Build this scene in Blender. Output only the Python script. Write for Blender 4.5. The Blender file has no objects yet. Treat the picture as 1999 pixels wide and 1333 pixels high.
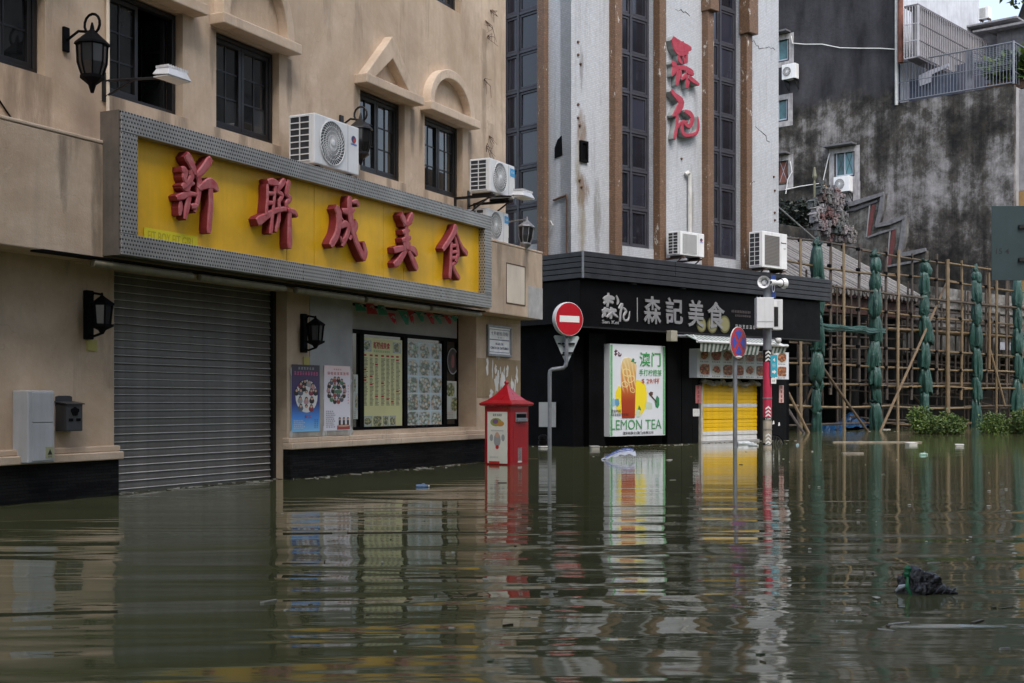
import bpy, bmesh, math, random
from mathutils import Matrix, Vector, noise as mnoise
rnd = random.Random(11)
SC = bpy.context.scene
COL = SC.collection
R = math.radians

# ------------------------------------------------------------------ camera
F = 2481.0; CX = 999.5; HY = 785.0; H = 0.88      # focal length and horizon in photo pixels, eye height over the water
cam = bpy.data.cameras.new('camera'); camo = bpy.data.objects.new('camera', cam); COL.objects.link(camo)
cam.sensor_width = 36.0; cam.lens = F / 1999.0 * 36.0; cam.shift_y = (HY - 666.5) / 1999.0
cam.clip_start = 0.05; cam.clip_end = 1000.0
camo.location = (0, 0, H); camo.rotation_euler = (R(90), 0, 0)
SC.camera = camo

# ------------------------------------------------------------------ sky, sun, exposure
SUN_EL = 52.0; SUN_AZ = 160.0                       # degrees; azimuth measured clockwise from +Y
w = bpy.data.worlds.new('World'); SC.world = w; w.use_nodes = True
nt = w.node_tree; bg = nt.nodes['Background']
sky = nt.nodes.new('ShaderNodeTexSky'); sky.sky_type = 'NISHITA'; sky.sun_disc = False
sky.sun_elevation = R(SUN_EL); sky.sun_rotation = R(SUN_AZ); sky.dust_density = 3.0; sky.air_density = 1.0
hs = nt.nodes.new('ShaderNodeHueSaturation'); hs.inputs['Saturation'].default_value = 0.68   # overcast: the cloud takes the blue out
nt.links.new(sky.outputs[0], hs.inputs['Color']); nt.links.new(hs.outputs[0], bg.inputs['Color'])
bg.inputs['Strength'].default_value = 0.12
sl = bpy.data.lights.new('sun', 'SUN'); sl.energy = 0.6; sl.angle = R(25); sl.color = (1.0, 0.98, 0.96)
so = bpy.data.objects.new('sun', sl); COL.objects.link(so)
sd = Vector((math.sin(R(SUN_AZ)) * math.cos(R(SUN_EL)), math.cos(R(SUN_AZ)) * math.cos(R(SUN_EL)), math.sin(R(SUN_EL))))
so.rotation_euler = sd.to_track_quat('Z', 'Y').to_euler()
SC.view_settings.view_transform = 'Standard'; SC.view_settings.look = 'None'
SC.view_settings.exposure = 1.5; SC.view_settings.gamma = 1.0
SC.cycles.max_bounces = 6; SC.cycles.glossy_bounces = 4; SC.cycles.diffuse_bounces = 3
SC.cycles.use_denoising = True
SC.cycles.caustics_reflective = False; SC.cycles.caustics_refractive = False

# ------------------------------------------------------------------ frames: a vertical plane with s along it, o outwards, z up
class Fr:
    def __init__(s, ox, oy, ang):
        a = R(ang); s.o = (ox, oy); s.u = (math.sin(a), math.cos(a)); s.n = (math.cos(a), -math.sin(a))
        s.M = Matrix(((s.u[0], -s.n[0], 0, ox), (s.u[1], -s.n[1], 0, oy), (0, 0, 1, 0), (0, 0, 0, 1)))
    def at(s, px, py, o=0.0):
        dx = (px - CX) / F; ox = s.o[0] + o * s.n[0]; oy = s.o[1] + o * s.n[1]
        d = s.u[0] - dx * s.u[1]
        t = (dx * oy - ox) / d
        Y = oy + t * s.u[1]
        return t, H + (HY - py) / F * Y
    def s(s, px, o=0.0): return s.at(px, 0, o)[0]
    def T(s, t, o, z): return s.M @ Matrix.Translation((t, -o, z))
def water_pt(px, py):
    Y = F * H / (py - HY); return Vector(((px - CX) / F * Y, Y, 0))
A1 = math.degrees(math.atan(1217.5 / F)); Y0 = F * H / (962 - HY)
B1 = Fr((221 - CX) / F * Y0, Y0, A1)
AR = math.degrees(math.atan(2650 / F))
B2 = Fr((1115 - CX) / F * 25, 25, AR)
B2L = Fr(B2.o[0], B2.o[1], AR + 90)
S = Fr((1592 - CX) / F * 38, 38, AR)
B3 = Fr((1640 - CX) / F * 56, 56, 131.5)

# ------------------------------------------------------------------ mesh builder
class MB:
    def __init__(s): s.v = []; s.f = []; s.m = []
    def add(s, vs, fs, mi=0):
        k = len(s.v); s.v += [tuple(p) for p in vs]
        for f in fs: s.f.append(tuple(i + k for i in f)); s.m.append(mi)
        return s
    def b(s, s0, s1, o0, o1, z0, z1, mi=0):
        x0, x1 = min(s0, s1), max(s0, s1); y0, y1 = -max(o0, o1), -min(o0, o1); z0, z1 = min(z0, z1), max(z0, z1)
        v = [(x0, y0, z0), (x1, y0, z0), (x1, y1, z0), (x0, y1, z0), (x0, y0, z1), (x1, y0, z1), (x1, y1, z1), (x0, y1, z1)]
        return s.add(v, [(0, 3, 2, 1), (4, 5, 6, 7), (0, 1, 5, 4), (1, 2, 6, 5), (2, 3, 7, 6), (3, 0, 4, 7)], mi)
    def q(s, pts, mi=0): return s.add(pts, [tuple(range(len(pts)))], mi)
    def so(s, pts, mi=0):      # polygon given as (s,o,z)
        return s.q([(a, -b, c) for a, b, c in pts], mi)
    def prism(s, pts, o0, o1, mi=0):   # polygon in (s,z), counter-clockwise seen from outside, extruded between o0<o1
        n = len(pts); lo, hi = min(o0, o1), max(o0, o1)
        v = [(a, -hi, c) for a, c in pts] + [(a, -lo, c) for a, c in pts]
        s.add(v, [tuple(range(n)), tuple(range(2 * n - 1, n - 1, -1))] + [(i, i + n, (i + 1) % n + n, (i + 1) % n) for i in range(n)], mi)
        return s
    def ring(s, outer, inner, o0, o1, mi=0, closed=True):   # band between two equal-length outlines in (s,z)
        n = len(outer); lo, hi = min(o0, o1), max(o0, o1); k = len(s.v)
        for o in (hi, lo):
            for pts in (outer, inner):
                s.v += [(a, -o, c) for a, c in pts]
        m = n if closed else n - 1
        for i in range(m):
            j = (i + 1) % n
            for f in ((i, j, n + j, n + i), (2 * n + i, 3 * n + i, 3 * n + j, 2 * n + j), (i, 2 * n + i, 2 * n + j, j), (n + i, n + j, 3 * n + j, 3 * n + i)):
                s.f.append(tuple(k + x for x in f)); s.m.append(mi)
        if not closed:
            for i in (0, n - 1):
                s.f.append(tuple(k + x for x in (i, n + i, 3 * n + i, 2 * n + i))); s.m.append(mi)
        return s
    def tube(s, path, r, n=8, mi=0, cap=True):
        P = [Vector(p) for p in path]; k = len(s.v); rr = r if isinstance(r, (list, tuple)) else [r] * len(P)
        ref = None
        for i, p in enumerate(P):
            d = (P[min(i + 1, len(P) - 1)] - P[max(i - 1, 0)]).normalized()
            if ref is None: ref = d.orthogonal().normalized()
            a = (ref - d * ref.dot(d)); a = a.normalized() if a.length > 1e-6 else d.orthogonal().normalized()
            b = d.cross(a); ref = a
            for j in range(n):
                t = 2 * math.pi * j / n
                s.v.append(tuple(p + (a * math.cos(t) + b * math.sin(t)) * rr[i]))
        for i in range(len(P) - 1):
            for j in range(n):
                s.f.append((k + i * n + j, k + i * n + (j + 1) % n, k + (i + 1) * n + (j + 1) % n, k + (i + 1) * n + j)); s.m.append(mi)
        if cap:
            s.f.append(tuple(k + j for j in range(n - 1, -1, -1))); s.m.append(mi)
            s.f.append(tuple(k + (len(P) - 1) * n + j for j in range(n))); s.m.append(mi)
        return s
    def lathe(s, prof, n=16, c=(0, 0, 0), mi=0, ph=0.0, axis='z', cap=True):
        k = len(s.v)
        for r, h in prof:
            for j in range(n):
                t = ph + 2 * math.pi * j / n; x, y = r * math.cos(t), r * math.sin(t)
                if axis == 'z': p = (x, y, h)
                elif axis == 'y': p = (x, -h, y)          # h measured outwards
                else: p = (h, x, y)
                s.v.append((p[0] + c[0], p[1] + c[1], p[2] + c[2]))
        for i in range(len(prof) - 1):
            for j in range(n):
                f = (k + i * n + j, k + i * n + (j + 1) % n, k + (i + 1) * n + (j + 1) % n, k + (i + 1) * n + j)
                s.f.append(f); s.m.append(mi)
        if cap:
            s.f.append(tuple(k + j for j in range(n - 1, -1, -1))); s.m.append(mi)
            s.f.append(tuple(k + (len(prof) - 1) * n + j for j in range(n))); s.m.append(mi)
        return s
    def ell(s, cs, cz, rs, rz, o, n=14, mi=0):           # flat ellipse facing outwards
        return s.so([(cs + rs * math.cos(2 * math.pi * i / n), o, cz + rz * math.sin(2 * math.pi * i / n)) for i in range(n)], mi)
    def rect(s, s0, s1, z0, z1, o, mi=0):
        return s.so([(s0, o, z0), (s1, o, z0), (s1, o, z1), (s0, o, z1)], mi)
    def stroke(s, pts, wid, o0, o1, mi=0, mi2=None, ch=0.012, sub=4):
        P = [Vector(p) for p in pts]; W = wid if isinstance(wid, (list, tuple)) else [wid] * len(P)
        if len(W) != len(P): W = [W[min(int(i * len(W) / len(P)), len(W) - 1)] for i in range(len(P))]
        Q = []; QW = []
        for i in range(len(P) - 1):
            p0 = P[max(i - 1, 0)]; p1 = P[i]; p2 = P[i + 1]; p3 = P[min(i + 2, len(P) - 1)]
            for j in range(sub):
                t = j / sub
                Q.append(0.5 * ((2 * p1) + (p2 - p0) * t + (2 * p0 - 5 * p1 + 4 * p2 - p3) * t * t + (3 * p1 - p0 - 3 * p2 + p3) * t ** 3)); QW.append(W[i] * (1 - t) + W[i + 1] * t)
        Q.append(P[-1]); QW.append(W[-1])
        left = []; right = []
        for i, p in enumerate(Q):
            d = (Q[min(i + 1, len(Q) - 1)] - Q[max(i - 1, 0)]); d = d.normalized() if d.length > 1e-9 else Vector((1, 0))
            nn = Vector((-d.y, d.x)) * QW[i] * 0.5
            if i == 0: p = p - d * QW[i] * 0.25
            if i == len(Q) - 1: p = p + d * QW[i] * 0.25
            sc = 0.72 if i in (0, len(Q) - 1) else 1.0
            left.append(p + nn * sc); right.append(p - nn * sc)
        n = len(Q); k = len(s.v)
        for o, shr in ((o1, ch), (o1 - ch, 0.0), (o0, 0.0)):
            for side in (left, right):
                for i in range(n):
                    c = (left[i] + right[i]) * 0.5; v = side[i] - c
                    L = v.length; v = v * max(0.1, (L - shr) / L) if L > 1e-9 else v
                    p = c + v; s.v.append((p.x, -o, p.y))
        def fc(a, m): s.f.append(tuple(k + x for x in a)); s.m.append(m)
        m2 = mi if mi2 is None else mi2
        for i in range(n - 1):
            fc((i, n + i, n + i + 1, i + 1), mi)
            for lev in (0, 2):
                m = mi if lev == 0 else m2
                fc((lev * n + i, lev * n + i + 1, (lev + 2) * n + i + 1, (lev + 2) * n + i), m)
                fc(((lev + 1) * n + i, (lev + 3) * n + i, (lev + 3) * n + i + 1, (lev + 1) * n + i + 1), m)
        for i in (0, n - 1):
            for lev in (0, 2):
                fc((lev * n + i, (lev + 1) * n + i, (lev + 3) * n + i, (lev + 2) * n + i), m2)
        return s
    def mesh(s, name, mats, smooth=False, fix=True):
        me = bpy.data.meshes.new(name); me.from_pydata(s.v, [], s.f)
        for m in (mats if isinstance(mats, (list, tuple)) else [mats]): me.materials.append(m)
        me.polygons.foreach_set('material_index', s.m)
        if fix:
            bm = bmesh.new(); bm.from_mesh(me); bmesh.ops.recalc_face_normals(bm, faces=bm.faces); bm.to_mesh(me); bm.free()
        if smooth:
            me.polygons.foreach_set('use_smooth', [True] * len(me.polygons))
            try: me.set_sharp_from_angle(angle=R(40))
            except Exception: pass
        me.update(); return me
    def build(s, name, mats, parent=None, M=None, smooth=False, bevel=0, fix=True):
        return link(name, s.mesh(name, mats, smooth, fix), parent, M, bevel)
def link(name, me, parent=None, M=None, bevel=0):
    o = bpy.data.objects.new(name, me); COL.objects.link(o)
    if parent is not None: o.parent = parent
    if M is not None:
        if parent is None: o.matrix_world = M
        else: o.matrix_local = M
    if bevel:
        md = o.modifiers.new('bevel', 'BEVEL'); md.width = bevel; md.segments = 2; md.limit_method = 'ANGLE'; md.angle_limit = R(40)
    return o
def tag(o, label, cat, group=None, kind=None):
    o['label'] = label; o['category'] = cat
    if group: o['group'] = group
    if kind: o['kind'] = kind
    return o
def struct(o): o['kind'] = 'structure'; return o
def thing(name, label, cat, M, group=None):
    e = bpy.data.objects.new(name, None); COL.objects.link(e); e.empty_display_size = 0.1
    e.matrix_world = M; return tag(e, label, cat, group)
def TR(x, y, z): return Matrix.Translation((x, y, z))
_tc = {}
def textmesh(txt, bold=0.0, extr=0.0):
    key = (txt, bold, extr)
    if key in _tc: return _tc[key].copy()
    cu = bpy.data.curves.new('t', 'FONT'); cu.body = txt; cu.size = 1.0; cu.offset = bold; cu.extrude = extr; cu.resolution_u = 3; cu.align_x = 'LEFT'
    ob = bpy.data.objects.new('t', cu); COL.objects.link(ob); bpy.context.view_layer.update()
    me = bpy.data.meshes.new_from_object(ob.evaluated_get(bpy.context.evaluated_depsgraph_get()))
    bpy.data.objects.remove(ob); bpy.data.curves.remove(cu)
    me.transform(Matrix.Rotation(R(90), 4, 'X')); _tc[key] = me
    return me.copy()
def text(name, txt, mat, parent, s0, s1, z0, z1, o, depth=0.003, bold=0.0):
    """lettering fitted into the rectangle s0..s1, z0..z1 at outward distance o"""
    me = textmesh(txt, bold, 0.02)
    xs = [v.co.x for v in me.vertices]; zs = [v.co.z for v in me.vertices]
    if not xs: return None
    ax = (s1 - s0) / max(1e-6, max(xs) - min(xs)); az = (z1 - z0) / max(1e-6, max(zs) - min(zs)); ay = depth / 0.04
    x0, zz = min(xs), min(zs)
    for v in me.vertices: v.co = ((v.co.x - x0) * ax + s0, v.co.y * ay - o - depth / 2, (v.co.z - zz) * az + z0)
    me.materials.clear(); me.materials.append(mat); me.name = name
    return link(name, me, parent)

def marks(name, txt, mat, parent, s0, s1, z0, z1, o, depth=0.001, bold=0.0):
    """illegible small print: one little cluster of strokes per character"""
    n = len(txt); cw = (s1 - s0) / n; h = z1 - z0; m = MB(); r_ = random.Random(sum(map(ord, txt)) + n)
    for i in range(n):
        a, b = s0 + i * cw + cw * .1, s0 + (i + 1) * cw - cw * .1; t = min(cw, h) * .13
        for q in range(3):
            zz = z0 + h * (.12 + .34 * q) + r_.uniform(-.04, .04) * h; m.rect(a + cw * r_.uniform(0, .2), b - cw * r_.uniform(0, .2), zz, zz + t, o + depth + .00002 * q)
        for q in range(2):
            x = a + (b - a) * (.28 + .42 * q) + r_.uniform(-.08, .08) * cw; m.rect(x, x + t, z0 + h * r_.uniform(0, .25), z1 - h * r_.uniform(0, .25), o + depth + .0001 + .00002 * q)
    ob = m.build(name, mat, parent, fix=False); ob['kind'] = 'stuff'; return ob

# ------------------------------------------------------------------ materials
class N:
    def __init__(s, name):
        s.m = bpy.data.materials.new(name); s.m.use_nodes = True; s.t = s.m.node_tree
        s.p = s.t.nodes['Principled BSDF']; s.tc = s.t.nodes.new('ShaderNodeTexCoord'); s.obj = s.tc.outputs['Object']
    def n(s, typ, **kw):
        x = s.t.nodes.new(typ)
        for k, v in kw.items(): setattr(x, k, v)
        return x
    def l(s, a, b): s.t.links.new(a, b)
    def map(s, sc, src=None, loc=(0, 0, 0), rot=(0, 0, 0)):
        m = s.n('ShaderNodeMapping'); m.inputs['Scale'].default_value = sc; m.inputs['Location'].default_value = loc; m.inputs['Rotation'].default_value = rot
        s.l(src or s.obj, m.inputs[0]); return m.outputs[0]
    def noise(s, scale, detail=6, rough=.55, src=None, dist=0.0):
        x = s.n('ShaderNodeTexNoise'); x.inputs['Scale'].default_value = scale; x.inputs['Detail'].default_value = detail
        x.inputs['Roughness'].default_value = rough; x.inputs['Distortion'].default_value = dist
        s.l(src or s.obj, x.inputs['Vector']); return x.outputs[0]
    def ramp(s, src, stops):
        x = s.n('ShaderNodeValToRGB'); e = x.color_ramp.elements
        while len(e) < len(stops): e.new(0.5)
        for i, (p, c) in enumerate(stops):
            e[i].position = p; e[i].color = (c, c, c, 1) if isinstance(c, (int, float)) else (*c, 1)
        s.l(src, x.inputs[0]); return x.outputs[0]
    def mix(s, fac, a, b, blend='MIX'):
        x = s.n('ShaderNodeMix', data_type='RGBA', blend_type=blend)
        for sock, v in ((x.inputs[0], fac), (x.inputs[6], a), (x.inputs[7], b)):
            if hasattr(v, 'is_linked') or hasattr(v, 'links'): s.l(v, sock)
            elif isinstance(v, (int, float)): sock.default_value = v if sock == x.inputs[0] else (v, v, v, 1)
            else: sock.default_value = (*v, 1)
        return x.outputs[2]
    def math(s, op, a, b=0.0, c=None):
        x = s.n('ShaderNodeMath', operation=op)
        for i, v in enumerate((a, b, c)):
            if v is None: continue
            if isinstance(v, (int, float)): x.inputs[i].default_value = v
            else: s.l(v, x.inputs[i])
        return x.outputs[0]
    def sep(s, src=None):
        x = s.n('ShaderNodeSeparateXYZ'); s.l(src or s.obj, x.inputs[0]); return x.outputs
    def bump(s, h, strength=.3, dist=.01):
        x = s.n('ShaderNodeBump'); x.inputs['Strength'].default_value = strength; x.inputs['Distance'].default_value = dist
        s.l(h, x.inputs['Height']); s.l(x.outputs[0], s.p.inputs['Normal']); return x
    def set(s, **kw):
        for k, v in kw.items():
            i = s.p.inputs[k]
            if isinstance(v, (int, float)): i.default_value = v
            elif isinstance(v, tuple): i.default_value = (*v, 1)
            else: s.l(v, i)
        return s.m
def pm(name, col, rough=.6, metal=0.0, var=.18, vs=2.5, streak=0.0, dirt=(.03, .028, .025), bump=.15, bs=60, spec=.5, coat=0.0):
    k = N(name); c0 = tuple(x * (1 - var) for x in col); c1 = tuple(min(1, x * (1 + var)) for x in col)
    c = k.mix(k.ramp(k.noise(vs, 8, .6), [(.3, 0.0), (.7, 1.0)]), c0, c1)
    if streak:
        f = k.ramp(k.noise(1.0, 7, .65, k.map((9, 9, .7))), [(.48, 0.0), (.75, streak)])
        c = k.mix(f, c, dirt)
    if bump: k.bump(k.noise(bs, 6), bump, .01)
    k.set(**{'Base Color': c, 'Metallic': metal, 'Specular IOR Level': spec, 'Coat Weight': coat})
    k.set(Roughness=k.ramp(k.noise(vs * 3, 4), [(.2, max(.02, rough - .1)), (.8, min(1, rough + .1))]))
    return k.m
def flat(name, col, rough=.5, metal=0.0, spec=.5):
    k = N(name); return k.set(**{'Base Color': tuple(col), 'Roughness': rough, 'Metallic': metal, 'Specular IOR Level': spec})

def plaster(name, col, dark=.5, streak=.5, stains=()):
    k = N(name)
    big = k.ramp(k.noise(.7, 9, .7, None, .4), [(.36, 0.0), (.62, 1.0)])
    c = k.mix(big, tuple(x * y for x, y in zip(col, (.70, .66, .62))), col)
    c = k.mix(k.ramp(k.noise(3.5, 10, .7), [(.35, 0.0), (.75, .7)]), c, tuple(x * y for x, y in zip(col, (.70, .63, .56))))
    st = k.ramp(k.noise(1, 9, .7, k.map((1.5, 1.5, .22)), .5), [(.46, 0.0), (.74, streak)])
    c = k.mix(st, c, tuple(x * dark for x in col))
    c = k.mix(k.ramp(k.noise(1, 9, .72, k.map((3.6, 3.6, .5), loc=(3, 1, 2)), .6), [(.55, 0.0), (.78, .6)]), c, (.15, .115, .085))
    vor = k.n('ShaderNodeTexVoronoi', feature='DISTANCE_TO_EDGE'); vor.inputs['Scale'].default_value = .8
    wob = k.n('ShaderNodeVectorMath', operation='ADD'); nz = k.n('ShaderNodeTexNoise'); nz.inputs['Scale'].default_value = 2.2; nz.inputs['Detail'].default_value = 8
    k.l(k.obj, nz.inputs['Vector']); k.l(k.obj, wob.inputs[0]); k.l(nz.outputs[1], wob.inputs[1]); k.l(wob.outputs[0], vor.inputs['Vector'])
    crack = k.ramp(vor.outputs['Distance'], [(.0, .4), (.007, 0.0)])
    c = k.mix(k.math('MULTIPLY', crack, k.ramp(k.noise(.7), [(.5, 0.0), (.6, 1.0)])), c, tuple(x * .4 for x in col))
    if stains:
        x, y, z = k.sep(); wob_ = k.math('MULTIPLY', k.math('SUBTRACT', k.noise(1, 8, .72, k.map((9, 9, 1.6))), .5), 3.2)
    for sx_, zt_, ws, ln, am in stains:          # drip marks that start at a sill, a hood or a bracket and run down
        gx = k.math('DIVIDE', k.math('SUBTRACT', x, sx_), ws); gz_ = k.math('DIVIDE', k.math('SUBTRACT', z, zt_ - ln * .35), ln)
        e = k.math('ADD', k.math('ADD', k.math('MULTIPLY', gx, gx), k.math('MULTIPLY', gz_, gz_)), wob_)
        f = k.math('MULTIPLY', k.ramp(e, [(.0, am), (1.0, 0.0)]), k.math('LESS_THAN', z, zt_))
        c = k.mix(f, c, (.13, .10, .075))
    h = k.math('ADD', k.math('MULTIPLY', k.noise(5, 5), .7), k.math('MULTIPLY', k.noise(70, 4), .25))
    k.bump(h, .35, .03)
    return k.set(**{'Base Color': c, 'Roughness': .85, 'Specular IOR Level': .25})

def mosaic(name, col, grout, pitch=.045, var=.25, worn=0.0, streak=.45, stains=()):
    k = N(name); x, y, z = k.sep()
    cb = k.n('ShaderNodeCombineXYZ'); k.l(k.math('ADD', x, y), cb.inputs[0]); k.l(z, cb.inputs[1])
    br = k.n('ShaderNodeTexBrick'); k.l(cb.outputs[0], br.inputs['Vector']); br.offset = 0.5
    br.inputs['Scale'].default_value = 1.0; br.inputs['Brick Width'].default_value = pitch; br.inputs['Row Height'].default_value = pitch
    br.inputs['Mortar Size'].default_value = pitch * .11; br.inputs['Bias'].default_value = 0.0
    br.inputs['Color1'].default_value = (*[v * (1 - var) for v in col], 1); br.inputs['Color2'].default_value = (*[min(1, v * (1 + var)) for v in col], 1); br.inputs['Mortar'].default_value = (*grout, 1)
    c = k.mix(k.ramp(k.noise(.6, 6, .6), [(.3, 0.0), (.75, .6)]), br.outputs[0], tuple(v * .62 for v in col))
    c = k.mix(k.ramp(k.noise(1, 8, .7, k.map((5, 5, .3))), [(.52, 0.0), (.8, streak)]), c, (.10, .095, .085))
    c = k.mix(k.ramp(k.noise(1, 7, .7, k.map((2.2, 2.2, .35), loc=(4, 7, 1))), [(.66, 0.0), (.82, .55)]), c, (.17, .105, .05))
    if worn:
        c = k.mix(k.ramp(k.noise(7, 8, .75, k.map((1, 1, .45))), [(.61, 0.0), (.64, worn)]), c, (.62, .6, .55))
    for sx_, sz_, ws, wz, am, cc in stains:      # rust and dirt that has run down from fixings
        gx = k.math('DIVIDE', k.math('SUBTRACT', k.math('SUBTRACT', x, y), sx_), ws); gz_ = k.math('DIVIDE', k.math('SUBTRACT', z, sz_), wz)
        e = k.math('ADD', k.math('MULTIPLY', gx, gx), k.math('MULTIPLY', gz_, gz_)); e = k.math('ADD', e, k.math('MULTIPLY', k.math('SUBTRACT', k.noise(1, 8, .7, k.map((11, 11, 2.5))), .5), 3.0))
        c = k.mix(k.ramp(e, [(.1, am), (1.0, 0.0)]), c, cc)
    k.bump(k.math('SUBTRACT', 1.0, br.outputs['Fac']), .5, .004)
    return k.set(**{'Base Color': c, 'Roughness': .55, 'Specular IOR Level': .4})

def mossy(name, pale, top=None, zt=0.0):
    k = N(name); x, y, z = k.sep()
    a = k.noise(.30, 12, .7, k.map((1, 1, .9)), .2); b = k.noise(1, 10, .7, k.map((1.5, 1.5, .10))); d = k.noise(1.7, 14, .82, None, .3)
    m = k.math('ADD', k.math('MULTIPLY', a, .56), k.math('ADD', k.math('MULTIPLY', b, .26), k.math('MULTIPLY', d, .28)))
    c = k.ramp(m, [(.46, (.008, .0085, .0095)), (.51, (.024, .023, .022)), (.555, (.062, .058, .053)), (.61, tuple(v * .5 for v in pale)), (.70, pale)])
    c = k.mix(k.ramp(k.noise(1.3, 8, .7), [(.5, 0.0), (.72, .6)]), c, (.060, .052, .038))
    if top:
        e = k.math('ADD', z, k.math('MULTIPLY', k.noise(1.5, 8), 1.6))
        mr = k.n('ShaderNodeMapRange'); mr.inputs[1].default_value = zt + .5; mr.inputs[2].default_value = zt + 1.1; k.l(e, mr.inputs[0])
        c2 = k.mix(k.ramp(k.noise(.8, 8, .65, k.map((1, 1, .35))), [(.35, 0.0), (.75, 1.0)]), tuple(v * .45 for v in top), tuple(v * 1.9 for v in top))
        c = k.mix(mr.outputs[0], c, c2)
    k.bump(k.noise(6, 10, .7), .5, .05)
    return k.set(**{'Base Color': c, 'Roughness': .9, 'Specular IOR Level': .2})

def perforated():
    k = N('perforated_steel'); x, y, z = k.sep(); P = .038
    def cell(a, off): return k.math('SUBTRACT', k.math('FRACT', k.math('ADD', k.math('DIVIDE', a, P), off)), .5)
    u = k.math('ADD', x, y)
    row = k.math('FLOOR', k.math('DIVIDE', z, P)); sh = k.math('MULTIPLY', k.math('MODULO', row, 2.0), .5)
    a = cell(u, sh); b = cell(z, 0.0)
    d = k.math('SQRT', k.math('ADD', k.math('MULTIPLY', a, a), k.math('MULTIPLY', b, b)))
    hole = k.ramp(d, [(.24, 1.0), (.30, 0.0)])
    c = k.mix(k.ramp(k.noise(2, 8, .65), [(.3, 0.0), (.75, 1.0)]), (.27, .258, .24), (.46, .44, .41))
    c = k.mix(k.ramp(k.noise(1, 8, .7, k.map((8, 8, .6))), [(.55, 0.0), (.8, .6)]), c, (.22, .18, .14))
    c = k.mix(hole, c, (.012, .012, .013))
    k.bump(k.math('SUBTRACT', 1.0, hole), .6, .008)
    met = k.math('MULTIPLY', k.math('SUBTRACT', 1.0, hole), .45)
    return k.set(**{'Base Color': c, 'Metallic': met, 'Roughness': .42})

def glassy(name, col=(.012, .014, .017), rough=.06, spec=.5):
    k = N(name)
    c = k.mix(k.ramp(k.noise(1.6, 4), [(.4, 0.0), (.7, 1.0)]), col, tuple(v * 2.2 for v in col))
    oi = k.n('ShaderNodeObjectInfo'); c = k.mix(k.ramp(oi.outputs['Random'], [(.55, 0.0), (1.0, .85)]), c, tuple(v * 5 for v in col))
    k.bump(k.noise(1.3, 2), .06, .02)
    return k.set(**{'Base Color': c, 'Roughness': rough, 'Specular IOR Level': spec})

def rand_mat(name, cols, rough=.6, var=.25, vs=6, metal=0.0, spec=.5, stretch=(1, 1, 1), bump=.2):
    """one material whose colour differs from object to object"""
    k = N(name); oi = k.n('ShaderNodeObjectInfo')
    c = k.ramp(oi.outputs['Random'], [(i / max(1, len(cols) - 1), col) for i, col in enumerate(cols)])
    n = k.ramp(k.noise(vs, 8, .65, k.map(stretch)), [(.3, 1 - var), (.7, 1 + var * .5)])
    c = k.mix(1.0, c, n, 'MULTIPLY'); k.bump(k.noise(vs * 6, 4), bump, .01)
    return k.set(**{'Base Color': c, 'Roughness': rough, 'Metallic': metal, 'Specular IOR Level': spec})

def food(name, cols, bgc):
    """printed dish photograph: a round heap of speckled food on a pale plate; the mix differs per print"""
    k = N(name); oi = k.n('ShaderNodeObjectInfo'); g = k.tc.outputs['Generated']
    ad = k.n('ShaderNodeVectorMath', operation='ADD'); k.l(k.map((1, 1, 1), g), ad.inputs[0])
    mu = k.math('MULTIPLY', oi.outputs['Random'], 37.0); cb = k.n('ShaderNodeCombineXYZ'); k.l(mu, cb.inputs[0]); k.l(mu, cb.inputs[1]); k.l(cb.outputs[0], ad.inputs[1])
    nz = k.noise(3.0, 6, .7, ad.outputs[0], 1.2)
    vo = k.n('ShaderNodeTexVoronoi'); vo.inputs['Scale'].default_value = 4.6; k.l(k.map((1, 1, 1.2), ad.outputs[0]), vo.inputs['Vector'])
    idx = k.math('ADD', k.math('MULTIPLY', nz, .55), k.math('MULTIPLY', k.sep(vo.outputs['Color'])[0], .5))
    c = k.ramp(idx, [(.18 + .55 * i / (len(cols) - 1), x) for i, x in enumerate(cols)])
    c = k.mix(k.ramp(vo.outputs['Distance'], [(.35, 0.0), (.7, .8)]), c, cols[0])
    x, y, z = k.sep(g); a = k.math('SUBTRACT', x, .5); b = k.math('SUBTRACT', z, .5)
    d = k.math('SQRT', k.math('ADD', k.math('MULTIPLY', a, a), k.math('MULTIPLY', b, b)))
    d = k.math('ADD', d, k.math('MULTIPLY', k.math('SUBTRACT', k.noise(2.0, 3, .5, ad.outputs[0]), .5), .5))
    d = k.math('ADD', d, k.math('MULTIPLY', k.math('SUBTRACT', oi.outputs['Random'], .45), .22))
    c = k.mix(k.ramp(d, [(.46, 0.0), (.5, 1.0)]), c, (.5, .52, .5))
    c = k.mix(k.ramp(d, [(.6, 0.0), (.64, 1.0)]), c, bgc)
    return k.set(**{'Base Color': c, 'Roughness': .35})
def _px(px): return B1.s(px, -.06)
DRIPS = [(_px(a), 3.868, .09, .5, .5) for a in (425, 475, 541, 706, 760, 787, 832, 870, 900)] + [(_px(a), 4.93, .07, .5, .6) for a in (415, 565, 695, 805, 822, 917)] + [(_px(a), 3.868, .12, .6, .5) for a in (20, 55, 84, 230, 320, 353)] + [(_px(a), 4.0, .2, .6, .6) for a in (590, 640, 690)] + [(-1.2, 3.19, .1, .5, .6), (-2.2, 3.19, .14, .6, .6), (-.8, 3.19, .08, .9, .6), (7.2, 3.19, .1, .5, .6), (8.1, 3.19, .12, .4, .6), (_px(945), 6.6, .1, 1.6, .45), (_px(960), 5.2, .12, 1.4, .45), (_px(640), 7.2, .2, 1.5, .35)]
CREAM = plaster('cream_plaster', (.67, .54, .415), .5, .6, DRIPS)
CREAM2 = plaster('cream_trim', (.70, .575, .455), .6, .55)
BLACKSTONE = None
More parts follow.
